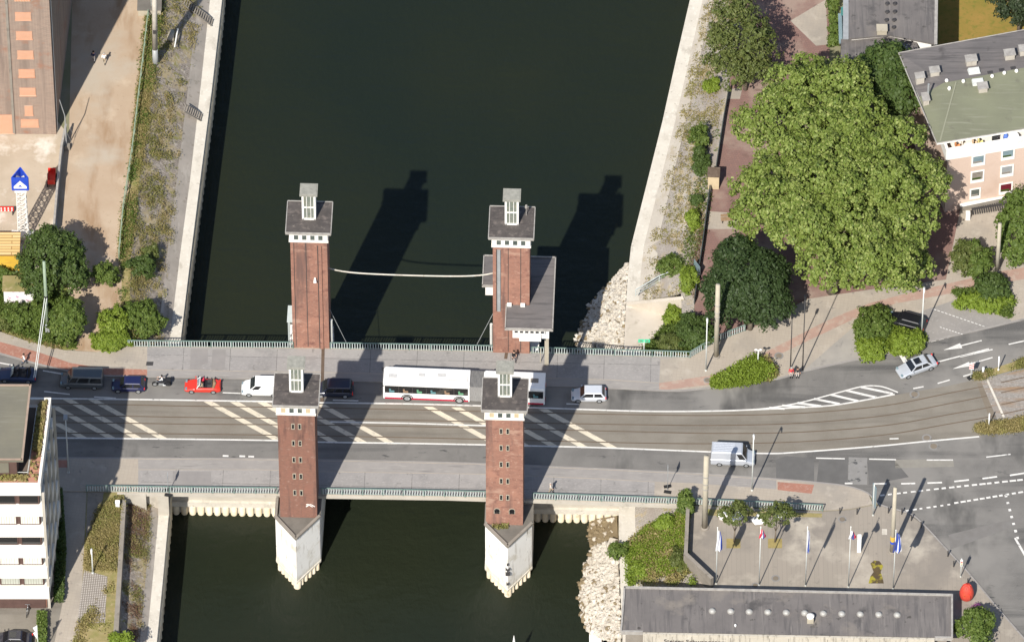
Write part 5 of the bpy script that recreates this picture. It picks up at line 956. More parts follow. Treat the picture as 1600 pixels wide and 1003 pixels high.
weeds('mixed green growth on the planted slope behind the bridge railing', [(1048, 505), (1026, 525), (1006, 548)], -3.2, [(1100, 505), (1108, 525), (1085, 556)], -.05, 2600, 'leaf_mid', .26, .7, -.2, 16)
weeds('tall green grass in the bed beside the curved cycle path', [(1114, 601), (1135, 590), (1160, 575), (1182, 564)], .1, [(1118, 604), (1160, 600), (1195, 594), (1211, 586)], .1, 5200, 'leaf_bright', .3, 1.3, -2, 17)
weeds('dry grass tips in the bed beside the curved cycle path', [(1190, 565), (1200, 566)], .1, [(1200, 595), (1213, 586)], .1, 600, 'leaf_dry', .28, .9, -2, 18)
weeds('grass on the traffic island by the red and white sign', [(1523, 588), (1532, 584), (1600, 562), (1640, 552)], .13, [(1524, 590), (1535, 591), (1600, 573), (1640, 563)], .13, 1500, 'leaf_weed', .2, .32, -.6, 19)
weeds('dry grass on the traffic island beside the rails', [(1528, 668), (1532, 663), (1600, 652), (1640, 643)], .13, [(1528, 670), (1538, 677), (1600, 672), (1640, 664)], .13, 1500, 'leaf_dry', .2, .3, -.6, 20)
weeds('undergrowth in the planting bed behind the pavement', [(-20, 425), (30, 440), (70, 450), (110, 470)], -.03, [(-20, 505), (30, 525), (70, 538), (118, 543)], -.03, 5200, 'leaf_mid', .3, .9, -.6, 21)
weeds('straw at the edge of the planting bed', [(-20, 500), (30, 520), (90, 540)], -.03, [(-20, 508), (30, 528), (95, 546)], -.03, 700, 'leaf_dry', .24, .3, -.8, 22)
weeds('weeds along the top of the promenade railing bank', [(1118, 268), (1098, 382), (1086, 470)], -.03, [(1112, 268), (1090, 382), (1074, 450)], -.6, 1100, 'rust_weed', .2, .25, -.6, 23)
weeds('grass below the shrubs at the parking corner', [(1338, 505), (1340, 540), (1350, 558)], .13, [(1430, 508), (1445, 528), (1446, 533)], .13, 2200, 'leaf_bright', .26, .5, -1, 24)
weeds('grass under the shrubs behind the parking lot', [(1490, 455), (1495, 462), (1540, 480)], .13, [(1545, 452), (1580, 470), (1578, 496)], .13, 1800, 'leaf_mid', .26, .45, -1, 25)
# weeds on the pier of the arched window tower
s = TFR.location; C = np.array([[s.x + rng.uniform(-1.4, .4), s.y - TD / 2 - rng.uniform(.1, .7), -.45 + rng.uniform(0, .4)] for _ in range(160)]); Nn = rng.normal(size=C.shape); Nn /= np.linalg.norm(Nn, axis=1)[:, None]
tag(quads_mesh('weeds', C, Nn, .24, 'leaf_weed'), 'tuft of green weeds on the pier below the arched windows', 'weeds', kind='stuff')
# rubble
def rock(mb, c, r, mi):
    ph = (1 + 5 ** .5) / 2; vs = []
    for a, b in ((1, ph), (-1, ph), (1, -ph), (-1, -ph)): vs += [(0, a, b), (a, b, 0), (b, 0, a)]
    sc = Vector((random.uniform(.6, 1.2), random.uniform(.6, 1.2), random.uniform(.45, .9))) * r / 1.9; rot = Matrix.Rotation(random.uniform(0, 6.3), 3, 'Z') @ Matrix.Rotation(random.uniform(-.6, .6), 3, 'X')
    pts = [rot @ Vector((v[0] * sc.x, v[1] * sc.y, v[2] * sc.z)) * random.uniform(.78, 1.12) + Vector(c) for v in vs]
    mb.add(pts, HULL, mi)
_bm = bmesh.new(); ph = (1 + 5 ** .5) / 2; _vs = []
for a, b in ((1, ph), (-1, ph), (1, -ph), (-1, -ph)): _vs += [(0, a, b), (a, b, 0), (b, 0, a)]
for v in _vs: _bm.verts.new(v)
_bm.verts.ensure_lookup_table(); bmesh.ops.convex_hull(_bm, input=_bm.verts); _bm.verts.index_update(); HULL = [tuple(v.index for v in f.verts) for f in _bm.faces]; _bm.free()
def rubble(label, R_, zr, L_, zl, n, base, r0=.12, r1=.5, pw=1.0):
    A3, B3 = [[Vector(q) for q in even(np.array(PL(smooth_px(e, 4), z)), 16)] for e, z in ((R_, zr), (L_, zl))]; m = MB(); m.strip(A3, B3)
    mid = [a.lerp(b, .5) for a, b in zip(A3, B3)]; struct(m.build('rubble_slope', base)); mb = MB(); k = len(A3) - 1
    for _ in range(n):
        u = random.uniform(0, k - .001); i = int(u); f = u - i; v = random.random() ** pw * (1.0 + .16 * math.sin(u * 2.1) + .1 * math.sin(u * 5.3 + 1)); v = v if random.random() < .96 else v * 1.15
        p = A3[i].lerp(A3[i + 1], f).lerp(B3[i].lerp(B3[i + 1], f), v); r = r0 + (r1 - r0) * random.random() ** 2.6
        rock(mb, p + Vector((0, 0, r * .3)), r, 0 if random.random() < (.25 if base == 'stone_wet' else .93 if v < .8 else .93 - (v - .8) * 3.4) else 1)
    o = mb.build('rubble', ['stone', 'stone_wet']); o['kind'] = 'stuff'; o['label'] = label; o['category'] = 'rubble'
rubble('heap of pale broken rubble below the concrete ramp', [(981, 412), (979, 450), (976, 500), (974, 556)], -4.0, [(968, 428), (928, 470), (902, 520), (900, 556)], -9.45, 3600, 'stone', r0=.1, r1=.4, pw=.9)
rubble('long heap of pale broken rubble along the stained quay', [(964, 845), (966, 880), (968, 930), (970, 1010)], -4.4, [(925, 855), (912, 890), (903, 930), (914, 985), (916, 1010)][:4], -9.45, 3600, 'stone', r0=.1, r1=.4, pw=.85)
rubble('scattered stones on the wet sand below the sheet piles', [(964, 806), (965, 825), (966, 850)], -6.5, [(918, 812), (916, 830), (918, 855)], -9.5, 130, 'stone_wet', r0=.1, r1=.34, pw=.7)
q = P(958, 852, -6); mb = MB(); mb.box(q, (1.3, 1.7, .5), R(-18)); tag(mb.build('concrete_block', 'stone', bevel=.06), 'large pale concrete block lying on the wet rubble', 'block')

# ================================================================== vehicles
def wheels(t, xs, yh, r, wd=.2):
    pr = None
    for x in xs:
        for s in (-1, 1):
            if pr is None:
                mb = MB(); mb.tube([(0, -wd / 2, 0), (0, wd / 2, 0)], r, 18); o = mb.build('wheel', 'rubber', t, smooth=False)
                mb = MB(); mb.tube([(0, wd / 2 + .006, 0), (0, wd / 2 - .04, 0)], r * .66, 14); mb.tube([(0, wd / 2 + .02, 0), (0, wd / 2, 0)], r * .2, 8)
                for k in range(5): a = k * 1.2566; mb.box((math.cos(a) * r * .4, wd / 2 + .008, math.sin(a) * r * .4), (r * .12, .02, r * .12))
                mb.build('rim', 'rim', o); pr = o
            else: o = copy_tree_one(pr, t)
            o.location = (x, s * yh, r); o.rotation_euler = (0, 0, 0 if s > 0 else math.pi)
def copy_tree_one(o, parent):
    c = o.copy(); scene.collection.objects.link(c); c.parent = parent
    for ch in o.children: d = ch.copy(); scene.collection.objects.link(d); d.parent = c
    return c
def ring_(x, w_, zb, zm, zt, cr):
    return [(x, -w_ * .92, zb), (x, -w_, zm), (x, -w_ * .985, zt - .09), (x, -w_ * .88, zt), (x, -w_ * .4, zt + cr), (x, w_ * .4, zt + cr), (x, w_ * .88, zt), (x, w_ * .985, zt - .09), (x, w_, zm), (x, w_ * .92, zb)]
def pane_(t, name, c4, m, inset=.07, out=.015, thick=.02):
    c = [Vector(p) for p in c4]; mid = sum(c, Vector()) / 4; n = (c[1] - c[0]).cross(c[3] - c[0]).normalized()
    if n.dot(mid - Vector((mid.x * .9, 0, .6))) < 0: n = -n
    q = [p.lerp(mid, inset) + n * out for p in c]; r_ = [p - n * thick for p in q]; mb = MB(); mb.add(q + r_, [(0, 1, 2, 3), (7, 6, 5, 4), (0, 4, 5, 1), (1, 5, 6, 2), (2, 6, 7, 3), (3, 7, 4, 0)]); return mb.build(name, m, t, fix=True)
def car(name, label, cat, px, py, head, color, L, Wd, H, kind='hatch', group=None, z=.004, glass='glass_dark', metal=0, r=.31):
    q = P(px, py, z); t = thing(name, label, cat, q, math.atan2(head[1], head[0]), group)
    pm = paint('%.2f_%.2f_%.2f' % color, color, metal=metal); w2 = Wd / 2; f = L / 2
    if kind in ('hatch', 'sedan', 'convertible', 'mpv', 'smallvan'):
        bz = .60 * H if kind != 'mpv' else .56 * H
        if kind == 'convertible': bz = .60 * H
        hz = bz - .13
        prof = [(f, .45, .78), (f - .1, .56, .9), (f - .45, hz - .06, .97), (f - L * .24, bz - .06, 1), (f - L * .34, bz, 1), (0, bz + .01, 1), (-f + L * .2, bz + .02, 1), (-f + .4, bz - .01, .97), (-f + .1, bz - .12, .9), (-f, .5, .8)]
        if kind == 'beetle': pass
    else:
        bz = .52 * H; prof = [(f, .5, .84), (f - .08, .68, .93), (f - .5, .84, .98), (f - .95, bz - .05, 1), (f - 1.3, bz, 1), (0, bz, 1), (-f + .12, bz, 1), (-f, bz, .97)]
    mb = MB(); rings = []
    for x, zt, k in prof: rings.append(ring_(x, w2 * k, .2 if abs(x) < f - .05 else .28, min(.5, zt - .12) if zt > .4 else zt * .7, zt, .035))
    mb.loft(rings)
    gh = dict(hatch=(.235, .40, .86, .985), sedan=(.25, .42, .72, .87), mpv=(.2, .38, .93, .99), smallvan=(.2, .37, .97, .995), van=(.17, .30, .985, .998)).get(kind)
    if gh:
        xb0, xr0, xr1, xb1 = [f - g * L for g in gh]; wb, wr = w2 * .93, w2 * (.74 if kind in ('hatch', 'sedan') else .84)
        B = [(xb0, -wb), (xb0, wb), (xb1, wb), (xb1, -wb)]; T = [(xr0, -wr), (xr0, wr), (xr1, wr), (xr1, -wr)]; zb = bz - .03
        rr = []
        for u, crn in ((0, 0), (.55, .0), (.9, 0), (1.0, 0)):
            row = []; ins = {0: 0, .55: .55, .9: .88, 1.0: 1.0}[u]; pull = .0 if u < 1 else .06; zz = zb + (H - zb) * (u if u < 1 else 1.0) * (1 if u < 1 else 1.0)
            for (bx, by), (tx, ty) in zip(B, T):
                x = bx + (tx - bx) * ins; y = by + (ty - by) * ins; x -= math.copysign(pull, x - (xr0 + xr1) / 2); y -= math.copysign(pull, y); row.append((x, y, zz - (.05 if u == .9 else 0) * 0))
            rr.append(row)
        mb.loft(rr); body = mb.build('body', pm, t, bevel=.03)
        def lat(u, i): bx, by = B[i]; tx, ty = T[i]; return Vector((bx + (tx - bx) * u, by + (ty - by) * u, zb + (H - zb) * u))
        lo, hi = .12, .86
        pane_(t, 'windscreen', (lat(lo, 0), lat(lo, 1), lat(hi, 1), lat(hi, 0)), glass, .05)
        if kind not in ('smallvan', 'van'): pane_(t, 'rear_window', (lat(lo + .1, 3), lat(lo + .1, 2), lat(hi, 2), lat(hi, 3)), glass, .08)
        for a, b in ((0, 3), (1, 2)):
            A0, A1, C0, C1 = lat(lo, a), lat(hi, a), lat(lo, b), lat(hi, b)
            def at(u, v): return A0.lerp(C0, u).lerp(A1.lerp(C1, u), v)
            segs = {'hatch': ((.06, .52), (.55, .93)), 'sedan': ((.06, .5), (.53, .9)), 'mpv': ((.05, .36), (.4, .66), (.7, .95)), 'smallvan': ((.03, .27),), 'van': ((.02, .2),)}[kind]
            if name == 'minibus': segs = ((.03, .22), (.26, .58), (.62, .96))
            for u0, u1 in segs: pane_(t, 'side_window', (at(u0, .0), at(u1, .0), at(u1, 1), at(u0, 1)), glass, .06, .012)
        if kind == 'sedan': mb = MB(); mb.box((xr0 * .55 + xr1 * .45 + .2, 0, H + .012), (.75, .85, .03)); mb.build('sunroof', 'glass_dark', t)
        if name == 'panel_van':
            mb = MB()
            for y in np.linspace(-w2 * .62, w2 * .62, 6): mb.box(((xr0 + xr1) / 2 - .3, y, H + .012), ((xr0 - xr1) * .72, .07, .03))
            mb.build('roof_rib', pm, t)
    else:
        body = mb.build('body', pm, t, bevel=.03)
        mb = MB(); mb.box((-.25, 0, bz + .03), (L * .40, Wd * .74, .05)); mb.build('cockpit', 'black', t)
        for y in (-.36, .36):
            for x in (.15, -.75):
                mb = MB(); mb.box((x, y, bz + .03), (.45, .48, .12)); mb.box((x - .24, y, bz + .2), (.13, .46, .45)); mb.build('seat', 'red_cloth' if kind == 'convertible' and color[0] > .4 and x > 0 and y < 0 else 'dark_metal', t)
        mb = MB(); x0 = f - L * .34
        for a, b in (((x0, -w2 * .84, bz), (x0 - .35, -w2 * .7, H)), ((x0, w2 * .84, bz), (x0 - .35, w2 * .7, H)), ((x0 - .35, -w2 * .7, H), (x0 - .35, w2 * .7, H))): mb.tube([a, b], .035, 6)
        mb.build('windscreen_frame', 'sign_white' if color[0] > .4 else 'black', t)
        pane_(t, 'windscreen', ((x0, -w2 * .8, bz + .04), (x0, w2 * .8, bz + .04), (x0 - .33, w2 * .68, H - .04), (x0 - .33, -w2 * .68, H - .04)), 'glass_blue', .03, 0)
        mb = MB(); mb.tube([(-f + L * .2, -w2 * .8, bz + .05), (-f + L * .17, 0, bz + .14), (-f + L * .2, w2 * .8, bz + .05)], [.14, .2, .14], 8); mb.build('folded_roof', 'timber' if color[0] > .4 else 'black', t)
    for s in (-1, 1):
        mb = MB(); mb.box((f - .16, s * w2 * .68, .60 if kind != 'van' else .78), (.22, .34, .16)); mb.build('headlight', 'glass_blue', t, bevel=.03)
        mb = MB(); mb.box((-f + .06, s * w2 * .78, .70), (.12, .2, .22 if kind not in ('van', 'mpv') else .5)); mb.build('taillight', 'red', t, bevel=.02)
        mb = MB(); mb.box((f - L * (.3 if kind != 'van' else .2), s * (w2 + .1), bz + .08), (.12, .2, .14)); mb.build('door_mirror', pm, t, bevel=.03)
    for s, nm in ((1, 'front_bumper'), (-1, 'rear_bumper')): mb = MB(); mb.box((s * (f - .02), 0, .36), (.12, Wd * .78, .18)); mb.build(nm, 'dark_metal' if kind in ('van', 'smallvan') else pm, t, bevel=.04)
    wheels(t, (f - L * .19, -f + L * .2), w2 - .1, r); return t
car('convertible_car', 'dark blue open convertible at the photo edge behind the roof of the office building', 'car', 27, 590, (-1, .05), (.03, .045, .10), 4.3, 1.75, 1.4, 'convertible')
car('minibus', 'dark grey minibus with rear side windows in the building shadow', 'van', 128, 599, (-1, .03), (.10, .11, .115), 4.8, 1.9, 1.95, 'van', metal=.3)
car('hatchback', 'navy blue hatchback half out of the building shadow behind the motorbike', 'car', 201, 606, (-1, .02), (.012, .015, .06), 3.7, 1.65, 1.42, 'hatch')
car('convertible_car', 'small red open topped convertible in the sun', 'car', 317, 607, (-1, .02), (.62, .035, .02), 3.95, 1.6, 1.35, 'convertible', r=.3)
car('delivery_van', 'white small delivery van partly hidden by the tower roof', 'van', 409, 611, (-1, .02), (.78, .78, .77), 4.5, 1.8, 1.85, 'smallvan')
car('people_carrier', 'dark blue people carrier in the tower shadow in front of the bus', 'car', 521, 613, (-1, .02), (.012, .016, .035), 4.4, 1.8, 1.65, 'mpv')
car('hatchback', 'silver white hatchback following the bus', 'car', 920, 621, (-1, .0), (.60, .62, .66), 3.85, 1.68, 1.45, 'hatch', metal=.25)
car('sedan_car', 'silver sedan with sunroof on the curve by the hatched wedge', 'car', 1432, 577, (-.905, -.425), (.50, .52, .55), 4.55, 1.75, 1.42, 'sedan', metal=.3)
car('panel_van', 'silver panel van with ribbed roof driving beside the concrete tram column', 'van', 1145, 719, (1, -.05), (.50, .52, .56), 4.85, 1.95, 2.2, 'van', metal=.3)
car('parked_car', 'black car parked between the shrubs and the white lamp post', 'car', 1417, 507, (-.94, .34), (.010, .010, .013), 4.3, 1.75, 1.45, 'hatch', z=.135)
car('parked_car', 'dark car in the shade at the bottom corner by the office building', 'car', 20, 1004, (-1, .03), (.015, .015, .025), 4.4, 1.75, 1.45, 'sedan', z=0)
# --- articulated bus
M['hatch_grey'] = mat('hatch_grey', (.5, .49, .47), (.42, .41, .4), 3, .6)
M['bus_red'] = mat('bus_red', (.42, .02, .05), None, rough=.35); M['seat_teal'] = mat('seat_teal', (.10, .22, .24), None); M['seat_tan'] = mat('seat_tan', (.26, .17, .11), None); M['seat_green'] = mat('seat_green', (.12, .30, .17), None); M['bellows'] = mat('bellows', (.40, .39, .38), (.24, .235, .23), 5, .8, stretch=(6, .3, .3))
def bus():
    a, b = P(600, 611.5, .004), P(852, 621.5, .004); d = a - b; L = d.length; hd = math.atan2(d.y, d.x)
    t = thing('articulated_bus', 'long white articulated bus with red skirt and grey bellows', 'bus', a.lerp(b, .5), hd); f = L / 2; wp = paint('buswhite', (.80, .79, .77), .3); HB = 3.0; w2 = 1.27
    def sec(x0, x1, nm, front):
        def rg(x, k=1, top=HB): return [(x, -w2 * k, .32), (x, -w2 * k, top - .28), (x, -w2 * k + .12, top - .06), (x, -w2 * k + .3, top), (x, w2 * k - .3, top), (x, w2 * k - .12, top - .06), (x, w2 * k, top - .28), (x, w2 * k, .32)]
        mb = MB(); rs = [rg(x0, .95, HB - .12), rg(x0 - .18, 1), rg(x1 + .05, 1), rg(x1, .97, HB - .05)]; mb.loft(rs); s = mb.build(nm, wp, t, fix=True)
        for sd_ in (-1, 1):
            mb = MB(); mb.box(((x0 + x1) / 2, sd_ * (w2 + .006), .45), (x0 - x1 - .3, .02, .26)); o = mb.build('skirt_stripe', 'bus_red', s)
            mb = MB(); mb.box(((x0 + x1) / 2, sd_ * (w2 + .004), 1.95), (x0 - x1 - .35, .03, 1.15)); mb.build('window_band', 'glass_dark', s)
            n = int((x0 - x1) / 1.5)
            for k in range(1, n): x = x0 - .2 + (x1 - x0 + .4) * k / n; mb = MB(); mb.box((x, sd_ * (w2 + .012), 1.95), (.07, .03, 1.14)); mb.build('window_post', 'dark_metal', s)
            for k in range(n):
                if k % 3 != 1 or sd_ > 0:
                    x = x0 - .2 + (x1 - x0 + .4) * (k + .5) / n; mb = MB(); mb.box((x, sd_ * (w2 + .012), 1.62), (.55, .02, .3)); mb.box((x + .2, sd_ * (w2 + .012), 1.9), (.2, .02, .3)); mb.build('seat', ('seat_teal', 'seat_tan', 'seat_green')[k % 3], s)
        return s
    xs1, xs2 = f - L * .535, f - L * .62
    s1 = sec(f, xs1, 'front_section', True); s2 = sec(xs2, -f, 'rear_section', False)
    mb = MB(); rs = []
    for k in range(25): x = xs1 + .02 + (xs2 - xs1 - .04) * k / 24; kk = .97 if k % 2 else .91; rs.append([(x, -w2 * kk, .4), (x, -w2 * kk, 2.8 * kk + .15), (x, w2 * kk, 2.8 * kk + .15), (x, w2 * kk, .4)])
    mb.loft(rs); mb.build('bellows', 'bellows', t)
    for x, y, sx, sy in ((f - 1.0, .25, .9, .55), (f - 4.2, -.05, .7, .5), (f - 6.4, -.1, .9, .5)): mb = MB(); mb.box((x, y, HB + .03), (sx, sy, .1)); mb.build('roof_hatch', 'hatch_grey', s1, bevel=.03)
    for x, y, sx, sy in ((xs2 - .7, .75, .9, .16), (xs2 - 3.6, 0, .9, .6), (-f + 1.2, .1, .9, .6)): mb = MB(); mb.box((x, y, HB + .03), (sx, sy, .1)); mb.build('roof_hatch', 'dark_metal' if sy < .3 else 'wallgrey', s2, bevel=.03)
    mb = MB(); mb.box((f - 8.0, .5, HB + .012), (2.6, .04, .03)); mb.box((f - 9.3, 0, HB + .012), (.04, 1.3, .03)); mb.build('roof_seam', 'wallgrey', s1)
    mb = MB(); mb.box((f - .015, 0, 1.85), (.06, w2 * 1.75, 1.6)); mb.build('windscreen', 'glass_dark', t)
    for s in (-1, 1):
        mb = MB(); mb.tube([(f - .1, s * (w2 - .05), 2.5), (f + .25, s * (w2 + .15), 2.4), (f + .25, s * (w2 + .15), 1.9)], .05, 6); mb.build('mirror_arm', 'black', t)
        mb = MB(); mb.box((f - .03, s * .95, .7), (.08, .35, .2)); mb.build('headlight', 'glass_blue', t); mb = MB(); mb.box((-f, s * 1.05, 1.0), (.06, .25, .5)); mb.build('taillight', 'red', t)
    wheels(t, (f - 2.65, f - 8.45, -f + 2.9), w2 - .13, .49, .32)
    for x in (f - 2.65, f - 8.45, -f + 2.9):
        for s in (-1, 1):
            mb = MB(); pts = [(x + .62 * math.cos(a), s * (w2 + .01), .5 + .62 * math.sin(a)) for a in np.linspace(0, math.pi, 13)]; mb.tube(pts, .06, 5); mb.build('wheel_arch', 'black', t)
bus()

# ------------------------------------------------------------------ people
EDGE = {}
def person(label, px, py, face, pose='stand', top='shirt_white', legs='trousers', hair='hair_dark', z=.13, cat='person', at=None, h=1.76, skin='skin'):
    base_ = Vector(at) if at is not None else P(px, py, z); t = thing('person', label, cat, base_, math.atan2(face[1], face[0])); k = h / 1.76
    J = dict(pel=(0, 0, .95), wst=(0, 0, 1.1), cst=(.02, 0, 1.32), nck=(.02, 0, 1.5), hd0=(.04, 0, 1.58), hd1=(.04, 0, 1.72), sl=(.01, .19, 1.43), sr=(.01, -.19, 1.43), hl=(0, .1, .92), hr=(0, -.1, .92))
    if pose == 'walk': J.update(el=(-.12, .25, 1.16), wl=(.02, .27, .95), er=(.10, -.25, 1.17), wr=(.26, -.24, 1.0), kl=(.2, .1, .52), al=(.25, .1, .09), fl=(.42, .1, .05), kr=(-.05, -.1, .5), ar=(-.34, -.1, .14), fr=(-.2, -.1, .05))
    elif pose == 'sit': J.update(pel=(0, 0, .12), wst=(-.02, 0, .28), cst=(.0, 0, .5), nck=(.03, 0, .68), hd0=(.05, 0, .77), hd1=(.05, 0, .91), sl=(.01, .19, .62), sr=(.01, -.19, .62), hl=(.02, .1, .12), hr=(.02, -.1, .12), el=(.2, .27, .42), wl=(.45, .2, .45), er=(.2, -.27, .42), wr=(.45, -.2, .45), kl=(.46, .15, .12), al=(.4, .17, -.32), fl=(.56, .17, -.36), kr=(.46, -.15, .12), ar=(.4, -.17, -.32), fr=(.56, -.17, -.36))
    else: J.update(el=(-.02, .27, 1.15), wl=(.06, .28, .92), er=(.05, -.27, 1.16), wr=(.2, -.22, .98), kl=(.02, .1, .5), al=(0, .11, .09), fl=(.17, .12, .05), kr=(.02, -.1, .5), ar=(0, -.11, .09), fr=(.17, -.12, .05))
    rad = dict(pel=.15, wst=.135, cst=.155, nck=.06, hd0=.085, hd1=.095, sl=.075, sr=.075, hl=.095, hr=.095, el=.048, er=.048, wl=.035, wr=.035, kl=.062, kr=.062, al=.042, ar=.042, fl=.045, fr=.045)
    E = [('pel', 'wst'), ('wst', 'cst'), ('cst', 'nck'), ('nck', 'hd0'), ('hd0', 'hd1'), ('cst', 'sl'), ('cst', 'sr'), ('sl', 'el'), ('el', 'wl'), ('sr', 'er'), ('er', 'wr'), ('pel', 'hl'), ('pel', 'hr'), ('hl', 'kl'), ('kl', 'al'), ('al', 'fl'), ('hr', 'kr'), ('kr', 'ar'), ('ar', 'fr')]
    for s in 'lr':      # palm, thumb and four fingers
        w_ = Vector(J['w' + s]); e = Vector(J['e' + s]); d = (w_ - e).normalized(); sd_ = Vector((0, 1 if s == 'l' else -1, 0)); o_ = d.cross(sd_).normalized()
        J['p' + s] = tuple(w_ + d * .08); rad['p' + s] = .036; E.append(('w' + s, 'p' + s))
        for i in range(4):
            q = w_ + d * .09 + o_ * (i - 1.5) * .024; J['g%d%s' % (i, s)] = tuple(q + d * (.05 + .012 * (i in (1, 2))) - sd_ * .012); J['j%d%s' % (i, s)] = tuple(q + d * .085 - sd_ * .035); rad['g%d%s' % (i, s)] = .011; rad['j%d%s' % (i, s)] = .009; E += [('p' + s, 'g%d%s' % (i, s)), ('g%d%s' % (i, s), 'j%d%s' % (i, s))]
        q = w_ + d * .04 + o_ * .06; J['t' + s] = tuple(q); rad['t' + s] = .012; E.append(('w' + s, 't' + s))
    names = list(J); me = bpy.data.meshes.new('body'); me.from_pydata([tuple(np.array(J[n]) * k) for n in names], [(names.index(a), names.index(b)) for a, b in E], [])
    o = bpy.data.objects.new('body', me); scene.collection.objects.link(o); m = o.modifiers.new('s', 'SKIN'); m.use_smooth_shade = True
    for i, n in enumerate(names): me.skin_vertices[0].data[i].radius = (rad[n] * k,) * 2; me.skin_vertices[0].data[i].use_root = (n == 'pel')
    m2 = o.modifiers.new('u', 'SUBSURF'); m2.levels = 1; m2.render_levels = 1
    ev = bpy.data.meshes.new_from_object(o.evaluated_get(bpy.context.evaluated_depsgraph_get())); bpy.data.objects.remove(o)
    cls = {'nck': 2, 'hd0': 2, 'hd1': 2}; ev.materials.clear()
    for x in (top, legs, skin, 'black'): ev.materials.append(M[x])
    pos = np.array([J[n] for n in names]) * k
    for f in ev.polygons:
        n = names[int(np.argmin(((pos - np.array(f.center)) ** 2).sum(1)))]
        f.material_index = 2 if n[0] in 'nhgjtp' and n not in ('hl', 'hr', 'pel') or n[0] == 'w' and n != 'wst' else 1 if n in ('pel', 'hl', 'hr', 'kl', 'kr') else 3 if n in ('al', 'ar', 'fl', 'fr') else 0
    o = bpy.data.objects.new('body', ev); scene.collection.objects.link(o); o.parent = t
    h1 = Vector(J['hd1']) * k; mb = MB(); mb.lathe([(.118 * k, -.06), (.125 * k, 0), (.11 * k, .06), (.06 * k, .1), (.01, .11)], 12, h1 + Vector((-.025, 0, .01))); mb.build('hair', hair, t, smooth=True)
    mb = MB()
    for s in (-1, 1): mb.box(h1 + Vector((.095, s * .035, -.07)), (.02, .022, .014), mi=1); mb.box(h1 + Vector((.0, s * .1, -.08)), (.05, .025, .06))
    mb.box(h1 + Vector((.105, 0, -.095)), (.03, .026, .045)); mb.box(h1 + Vector((.09, 0, -.135)), (.015, .05, .012), mi=2); mb.build('face', [skin, 'black', 'red_cloth'], t); return t
for n_, c_ in (('skin', (.55, .34, .24)), ('shirt_white', (.75, .74, .72)), ('shirt_navy', (.02, .025, .07)), ('trousers', (.05, .055, .075)), ('jeans', (.06, .085, .15)), ('khaki', (.36, .29, .2)), ('jacket_red', (.5, .03, .04)), ('coat_black', (.02, .02, .022)), ('hair_dark', (.03, .02, .014)), ('hair_grey', (.35, .33, .31)), ('pale_trousers', (.55, .5, .45))): M[n_] = mat(n_, c_, None, rough=.85)
person('person in a dark navy top walking in the warehouse shadow', 146.5, 97, (.1, 1), 'walk', 'shirt_navy', 'pale_trousers', z=-.04)
person('person in a white shirt walking in the sun on the sand path', 163, 100, (.1, 1), 'walk', 'shirt_white', 'khaki', 'hair_grey', z=-.04)
person('person in black clothes standing at the foot of the control cabin tower', 803, 564, (.4, -1), 'walk', 'coat_black', 'trousers')
person('person in a light top walking along the plaza side bridge railing', 860, 770, (1, 0), 'walk', 'pale_trousers', 'khaki', 'hair_grey')
person('person in a red jacket waiting at the kerb below the dark poles', 1236, 590, (0, -1), 'stand', 'jacket_red', 'pale_trousers', 'hair_grey')
person('person in a dark top waiting at the kerb beside the red jacket', 1246, 590, (0, -1), 'stand', 'coat_black', 'pale_trousers')
person('person in a pale top on the pavement behind the dark convertible', 38, 569, (-1, 0), 'walk', 'shirt_white', 'jeans', 'hair_dark')
q = P(318, 607, 0); person('person with a pale shirt driving the red convertible', 0, 0, (-1, .02), 'sit', 'khaki', 'trousers', at=(q.x - .1, q.y - .36, .66), h=1.7)
# --- motorbike and rider
q = P(253, 602.5, .004); t = thing('motorbike', 'black and chrome touring motorbike between navy hatchback and red convertible', 'motorbike', q, math.pi)
for x in (.78, -.72):
    mb = MB(); mb.tube([(x, -.08, .32), (x, .08, .32)], .32, 18); o = mb.build('wheel', 'rubber', t); mb = MB(); mb.tube([(x, -.09, .32), (x, .09, .32)], .2, 12); mb.build('rim', 'rim', o)
mb = MB(); mb.loft([[(.55, -.12, .75), (.55, .12, .75), (.55, .1, .95), (.55, -.1, .95)], [(.2, -.2, .6), (.2, .2, .6), (.2, .16, 1.02), (.2, -.16, 1.02)], [(-.2, -.18, .6), (-.2, .18, .6), (-.2, .15, .85), (-.2, -.15, .85)], [(-.8, -.12, .7), (-.8, .12, .7), (-.8, .12, .88), (-.8, -.12, .88)]]); mb.build('body', 'black', t, bevel=.04)
mb = MB(); mb.box((.05, 0, .42), (.6, .42, .34)); mb.tube([(-.1, -.22, .3), (-.9, -.24, .38)], .06, 8); mb.tube([(-.1, .22, .3), (-.9, .24, .38)], .06, 8); mb.build('engine', 'rim', t, bevel=.03)
mb = MB(); mb.tube([(.78, -.1, .34), (.5, -.12, .98), (.4, -.38, 1.06)], .03, 6); mb.tube([(.78, .1, .34), (.5, .12, .98), (.4, .38, 1.06)], .03, 6); mb.build('fork', 'rim', t)
for s in (-1, 1): mb = MB(); mb.box((-.65, s * .3, .66), (.5, .22, .36)); mb.build('pannier', 'black', t, bevel=.05)
mb = MB(); mb.box((-.8, 0, 1.05), (.4, .5, .36)); mb.build('top_case', 'black', t, bevel=.05)
person('person riding the motorbike in a black jacket with pale shirt front', 0, 0, (-1, 0), 'sit', 'shirt_white', 'trousers', 'coat_black', at=(q.x + .05, q.y, .84), h=1.7)
